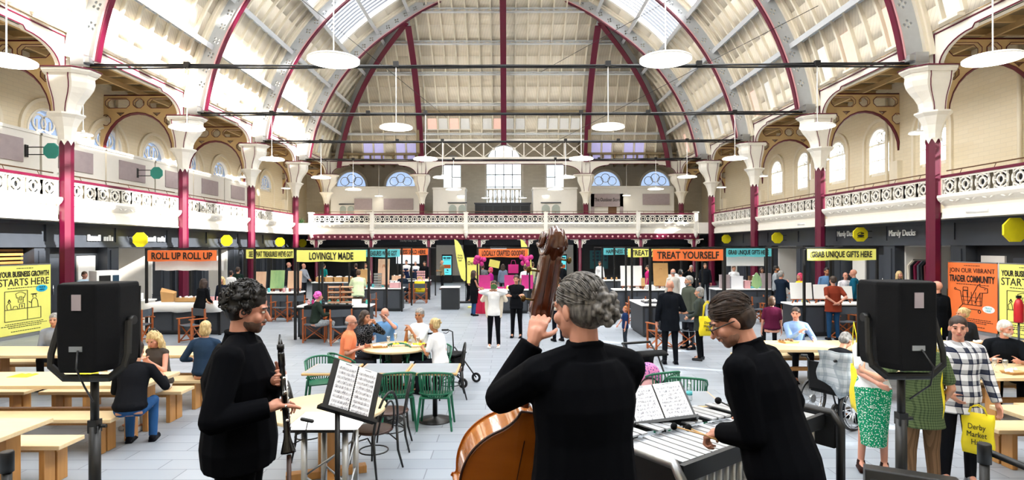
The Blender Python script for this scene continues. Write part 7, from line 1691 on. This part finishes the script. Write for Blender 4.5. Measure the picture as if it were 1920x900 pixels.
# bass player
YBp = 2.28; bp = S3(1095, YBp); RB = R(22)
person(bp, RB, 'double bass player in black jacket with grey tied back hair, seen from behind', H=1.88, top=('jacket', JK, 1), bot=('trousers', '#0b0c10'), hair=('none_', 'saltpepper') if False else ('short', 'saltpepper'), det=1, hem=-.34, fat=1.12,
       LA=LT(px(1000, 640, 2.45), bp, RB, 1.88), RA=(.10, .34, 1.0), poleL=tuple(Matrix.Rotation(-RB, 3, 'Z') @ V3((-.30, .34, -.34))), poleR=(.8, -.2, -.5), head=(20, 6), hands={-1: dict(d=(.42, .25, .85), palm=(.55, .85, -.1), curl=.7, thumb=.7, th=(1, -.3, .2)), 1: dict(curl=.6)}, skin='skin_pink')
# his bun and loose curls as part of hair
bpn = [o for o in C.objects if o.name.startswith('person')][-1]
s_ = 1.88 / 1.75; hd = None
mb = MB(); rg = random.Random(2)
hc = V3((0, .018, 0)); top_ = (.93 + .53 + .04 + .11) * s_
Hm_ = Euler((R(-6), 0, R(20))).to_matrix(); hb_ = V3((0, 0, (.93 + .53 + .04) * s_)); hcn = hb_ + Hm_ @ V3((0, .018, .108)) * s_
def hq(x, y, z): return hcn + Hm_ @ V3((x, y, z)) * s_
for i in range(70):
    a, b = rg.uniform(0, 6.28), rg.uniform(-1.4, 1.4); r_ = rg.uniform(.03, .052); c_ = V3((.0 + r_ * math.cos(a) * math.cos(b), -.128 + r_ * .9 * math.sin(a) * math.cos(b), -.0 + r_ * 1.25 * math.sin(b)))
    mb.ell(hq(*c_), rg.uniform(.011, .017), None, 6, 5)
mb.cap(hq(0, -.09, .04), hq(0, -.12, .0), .03, .04)
for i in range(26):
    a = rg.uniform(-1.3, 1.3); mb.tube([hq(.075 * math.sin(a), -.03 + .03 * math.cos(a), .09 - .03 * abs(a)), hq(.05 * math.sin(a), -.1, .07), hq(0, -.115, .045)], .007, 5)
remesh(mb.build('hair_bun', 'hair_saltpepper', bpn), .0045, 1); MB().annulus(Matrix.Translation(hq(0, -.105, .052)) @ Hm_.to_4x4() @ Matrix.Rotation(R(60), 4, 'X'), .03, .022, .012, 16).build('hair_tie', 'black', bpn)
# vibraphone player
YV = 2.72; vp = S3(1466, YV); RV = R(48)
person(vp, RV, 'vibraphone player in black jacket and dark rimmed glasses bending over the bars', H=1.80, top=('jacket', JK, 1), bot=('trousers', '#0b0c10'), hair=('short', 'darkbrown'), glasses=True, beard='stubble', det=1, hem=-.34, lean=16, fat=1.12,
       LA=LT(px(1352, 812, 2.88), vp, RV, 1.8), RA=LT(px(1420, 790, 3.2), vp, RV, 1.8), poleL=(-.5, -.9, -.5), head=(28, 26), hands={-1: dict(d=(.1, .8, -.35), palm=(.1, -.35, -.9), curl=1.0, thumb=.5), 1: dict(curl=1.0)}, skin='skin_pink')
# vibraphone
a_ = V3((.87, 2.93, 0)); u_ = V3((.823, .568, 0)).normalized(); v_ = V3((-u_.y, u_.x, 0))
root = empty('vibraphone', (a_.x, a_.y, ZS), math.atan2(u_.y, u_.x), 'vibraphone with silver bars and black frame in front of the right musician', 'vibraphone')
LV = 1.5; zb = .86
def wid(x): return .74 - .30 * x / LV      # depth of the frame narrows to the right
n1 = 22
for i in range(n1):
    x = .05 + i * (LV - .1) / n1; l = .40 - .17 * i / n1; y0 = .03 + .05 * i / n1
    MB().box(x, x + .052, y0, y0 + l, zb, zb + .013).build('natural_bar', 'barmetal' if 'barmetal' in MC else mat('barmetal', '#c9ccd0', .32, metal=.85, var=.03), root, .003)
k = 0
for i in range(n1 - 1):
    if i % 7 in (2, 6): continue
    x = .05 + i * (LV - .1) / n1 + .034; l = .36 - .15 * i / n1; y0 = .03 + .05 * i / n1 + .40 - .17 * i / n1 - .03
    MB().box(x, x + .05, y0, y0 + l, zb + .03, zb + .043).build('sharp_bar', 'barmetal', root, .003)
MB().bar((0, 0, zb - .03), (LV, .07, zb - .03), .03, .09).bar((0, .76, zb - .03), (LV, .5, zb - .03), .03, .09).bar((0, .4, zb - .04), (LV, .29, zb - .04), .03, .05).build('rail', 'black', root)
for x, y1 in ((-.03, .78), (LV + .03, .52)):
    MB().tube([(x, -.03, 0.05), (x, -.03, zb - .05), (x, .02, zb + .02), (x, y1 - .05, zb + .02), (x, y1, zb - .05), (x, y1, .05)], .028, 8, flat=1).build('end_frame', 'silver' if x < 0 else 'black', root)
    MB().box(x - .02, x + .02, 0, y1, zb - .2, zb + .01).build('end_panel', 'black', root)
    for y in (-.03, y1): MB().annulus(frame((x, y, .05), (0, 1, 0), (0, 0, 1)), .05, .015, .03, 16).build('caster', 'black', root)
for i in range(n1): x = .076 + i * (LV - .1) / n1; L_ = .55 - .35 * i / n1 if i < 30 else .2; MB().cyl((x, .06 + .04 * i / n1, zb - .06 - L_), (x, .06 + .04 * i / n1, zb - .05), .022, n=10).build('resonator', 'silver', root)
MB().bar((0, .35, .2), (LV, .3, .2), .03, .03).build('cross_brace', 'black', root)
# mallets
hv = px(1325, 818, 2.9)
for i, (q, l) in enumerate([((1263, 800, 3.0), 'black headed mallet with pale stick, tip on the lowest bars'), ((1290, 803, 2.98), 'black headed mallet held closest to the hand'), ((1346, 752, 3.15), 'black headed mallet raised above the far bars')]):
    root = empty('mallet'); tag(root, l, 'mallet', 'vibraphone mallets'); t = px(*q); h_ = hv if i < 2 else px(1392, 775, 2.95); place(root, t, h_ + (h_ - t).normalized() * .06); L_ = (h_ - t).length + .06
    MB().cyl((0, 0, 0), (0, 0, L_), .004, n=7).build('stick', 'oak' if i < 2 else 'black', root); MB().ell((0, 0, 0), (.019, .019, .017), None, 14, 10).build('mallet_head', 'black_rough', root)
# second score behind the bars
m0 = px(1250, 790, 3.55); root = empty('music_stand', (m0.x, 3.62, ZS), 0, 'black music stand behind the vibraphone holding open sheets', 'music stand')
MB().cyl((0, 0, 0.02), (0, 0, m0.z - ZS - .03), .014).build('pole', 'black', root)
for i in range(3): a = i * 2.094; MB().tube([(0, 0, .3), (.26 * math.cos(a), .26 * math.sin(a), .01)], .009, 6).build('leg', 'black', root)
D2 = Matrix.Translation((0, -.03, m0.z - ZS)) @ Matrix.Rotation(R(7), 4, 'Z') @ Matrix.Rotation(R(-5), 4, 'Y') @ Matrix.Rotation(R(42), 4, 'X')
d2 = MB().box(-.2, .2, -.02, .25, -.012, -.005).box(-.2, .2, -.03, -.01, -.02, .03).build('desk', 'black', root); d2.matrix_local = D2
r2 = empty('music_book'); tag(r2, 'open spiral bound music sheets behind the vibraphone bars', 'sheet music', 'open scores'); music(r2, .37, .25, None); r2.matrix_world = Matrix.Translation(root.location) @ D2
# loudspeakers on stands
def speaker(x, Y, s, lab):
    X = (x - CX) / FPX * Y; root = empty('loudspeaker', (X, Y, 0), 0, lab, 'loudspeaker', 'black loudspeakers on poles'); zt = zpx(528, Y); zb_ = zpx(688, Y); w_ = .235
    P = [(-w_, -.05), (-w_ * .62, -.2), (w_ * .62, -.2), (w_, -.05), (w_, .2), (-w_, .2)]
    cab = MB().rings([[(x_ * k - s * .0, y_, z) for x_, y_ in P] for z, k in ((zb_, .86), (zb_ + .05, .94), (zb_ + .25, 1.0), (zt - .03, .98), (zt, .95))], True, False, False).build('cabinet', 'black_rough', root, .012)
    MB().box(-.03, .04, -.206, -.2, zt - .2, zt - .08).build('rating_label', 'mauve', cab); MB().box(-.05, .05, -.206, -.2, zb_ + .16, zb_ + .2).build('connector_plate', 'silver', cab)
    MB().box(-.23, .23, .2, .215, zb_ + .04, zt - .04).build('grille', 'black', cab)
    br = MB(); zm = zt - .3
    br.tube([(-w_ - .03, .0, zm), (-w_ - .06, -.06, zb_ + .12), (-w_ - .05, -.08, zb_ + .03), (-w_ + .06, -.09, zb_ - .06), (0, -.05, zb_ - .07), (w_ - .06, -.09, zb_ - .06), (w_ + .05, -.08, zb_ + .03), (w_ + .06, -.06, zb_ + .12), (w_ + .03, .0, zm)], .03, 8, flat=.45, smooth=False); br.build('yoke_bracket', 'black', root)
    for q in (-1, 1): MB().cyl((q * (w_ + .05), .05, zm), (q * (w_ - .01), .05, zm), .035, n=12).build('yoke_knob', 'black', root)
    MB().tube([(.02, -.21, zb_ + .17), (.06, -.28, zb_ + .05), (.08, -.22, zb_ - .1), (.03, -.06, zb_ - .25)], .007, 6).build('cable', 'cable', root)
    MB().cyl((0, 0, 1.0), (0, 0, zb_ - .05), .03).cyl((0, 0, .2), (0, 0, 1.1), .042).build('pole', 'black', root); MB().cbox((0, 0, 1.1), (.07, .07, .1)).cyl((0.03, 0, 1.1), (.09, 0, 1.1), .014).build('clamp', 'black', root)
    for i in range(3): a = i * 2.094 + .6; MB().tube([(0, 0, .5), (.42 * math.cos(a), .42 * math.sin(a), .02)], .016, 6).tube([(0, 0, .2), (.22 * math.cos(a), .22 * math.sin(a), .25)], .01, 6).build('leg', 'black', root)
speaker(177, 4.6, -1, 'black loudspeaker on a pole at the left of the stage'); speaker(1689, 4.75, 1, 'black loudspeaker on a pole at the right of the stage')
# floor monitor and barrier posts
root = empty('stage_monitor', (2.72, 3.95, ZS), R(-28), 'black wedge shaped stage monitor at the right stage corner', 'monitor'); MB().rings([[(x, -.2, 0), (x, .2, 0), (x, .12, .42), (x, -.05, .44)] for x in (-.27, .27)], True, False, False).build('cabinet', 'black', root, .01); MB().box(-.24, .24, -.16, -.15, .1, .4, (R(-16), 0, 0)).build('grille', 'charcoal_dark', root)
for x, Y, zt, l in ((12, 4.29, 1.0, 'short black barrier post at the lower left corner'), (1845, 4.42, 1.0, 'short black barrier post at the lower right')):
    X = (x - CX) / FPX * Y; root = empty('barrier_post', (X, Y, 0), 0, l, 'barrier post', 'retractable barrier posts'); MB().cyl((0, 0, .02), (0, 0, zt - .12), .032).lathe([(.045, zt - .14), (.045, zt), (.04, zt + .01)], n=20).build('post', 'black', root); MB().lathe([(.17, 0), (.17, .02), (.06, .04)], n=24).build('base', 'black', root)
    if x > 100: MB().tube([(.04, 0, zt - .06), (.6, -.7, zt - .28)], .028, 4, flat=.15).build('belt', 'black', root)
    else: MB().bar((-.04, 0, zt - .07), (-.9, 0, zt - .07), .004, .05).build('belt', 'black', root)
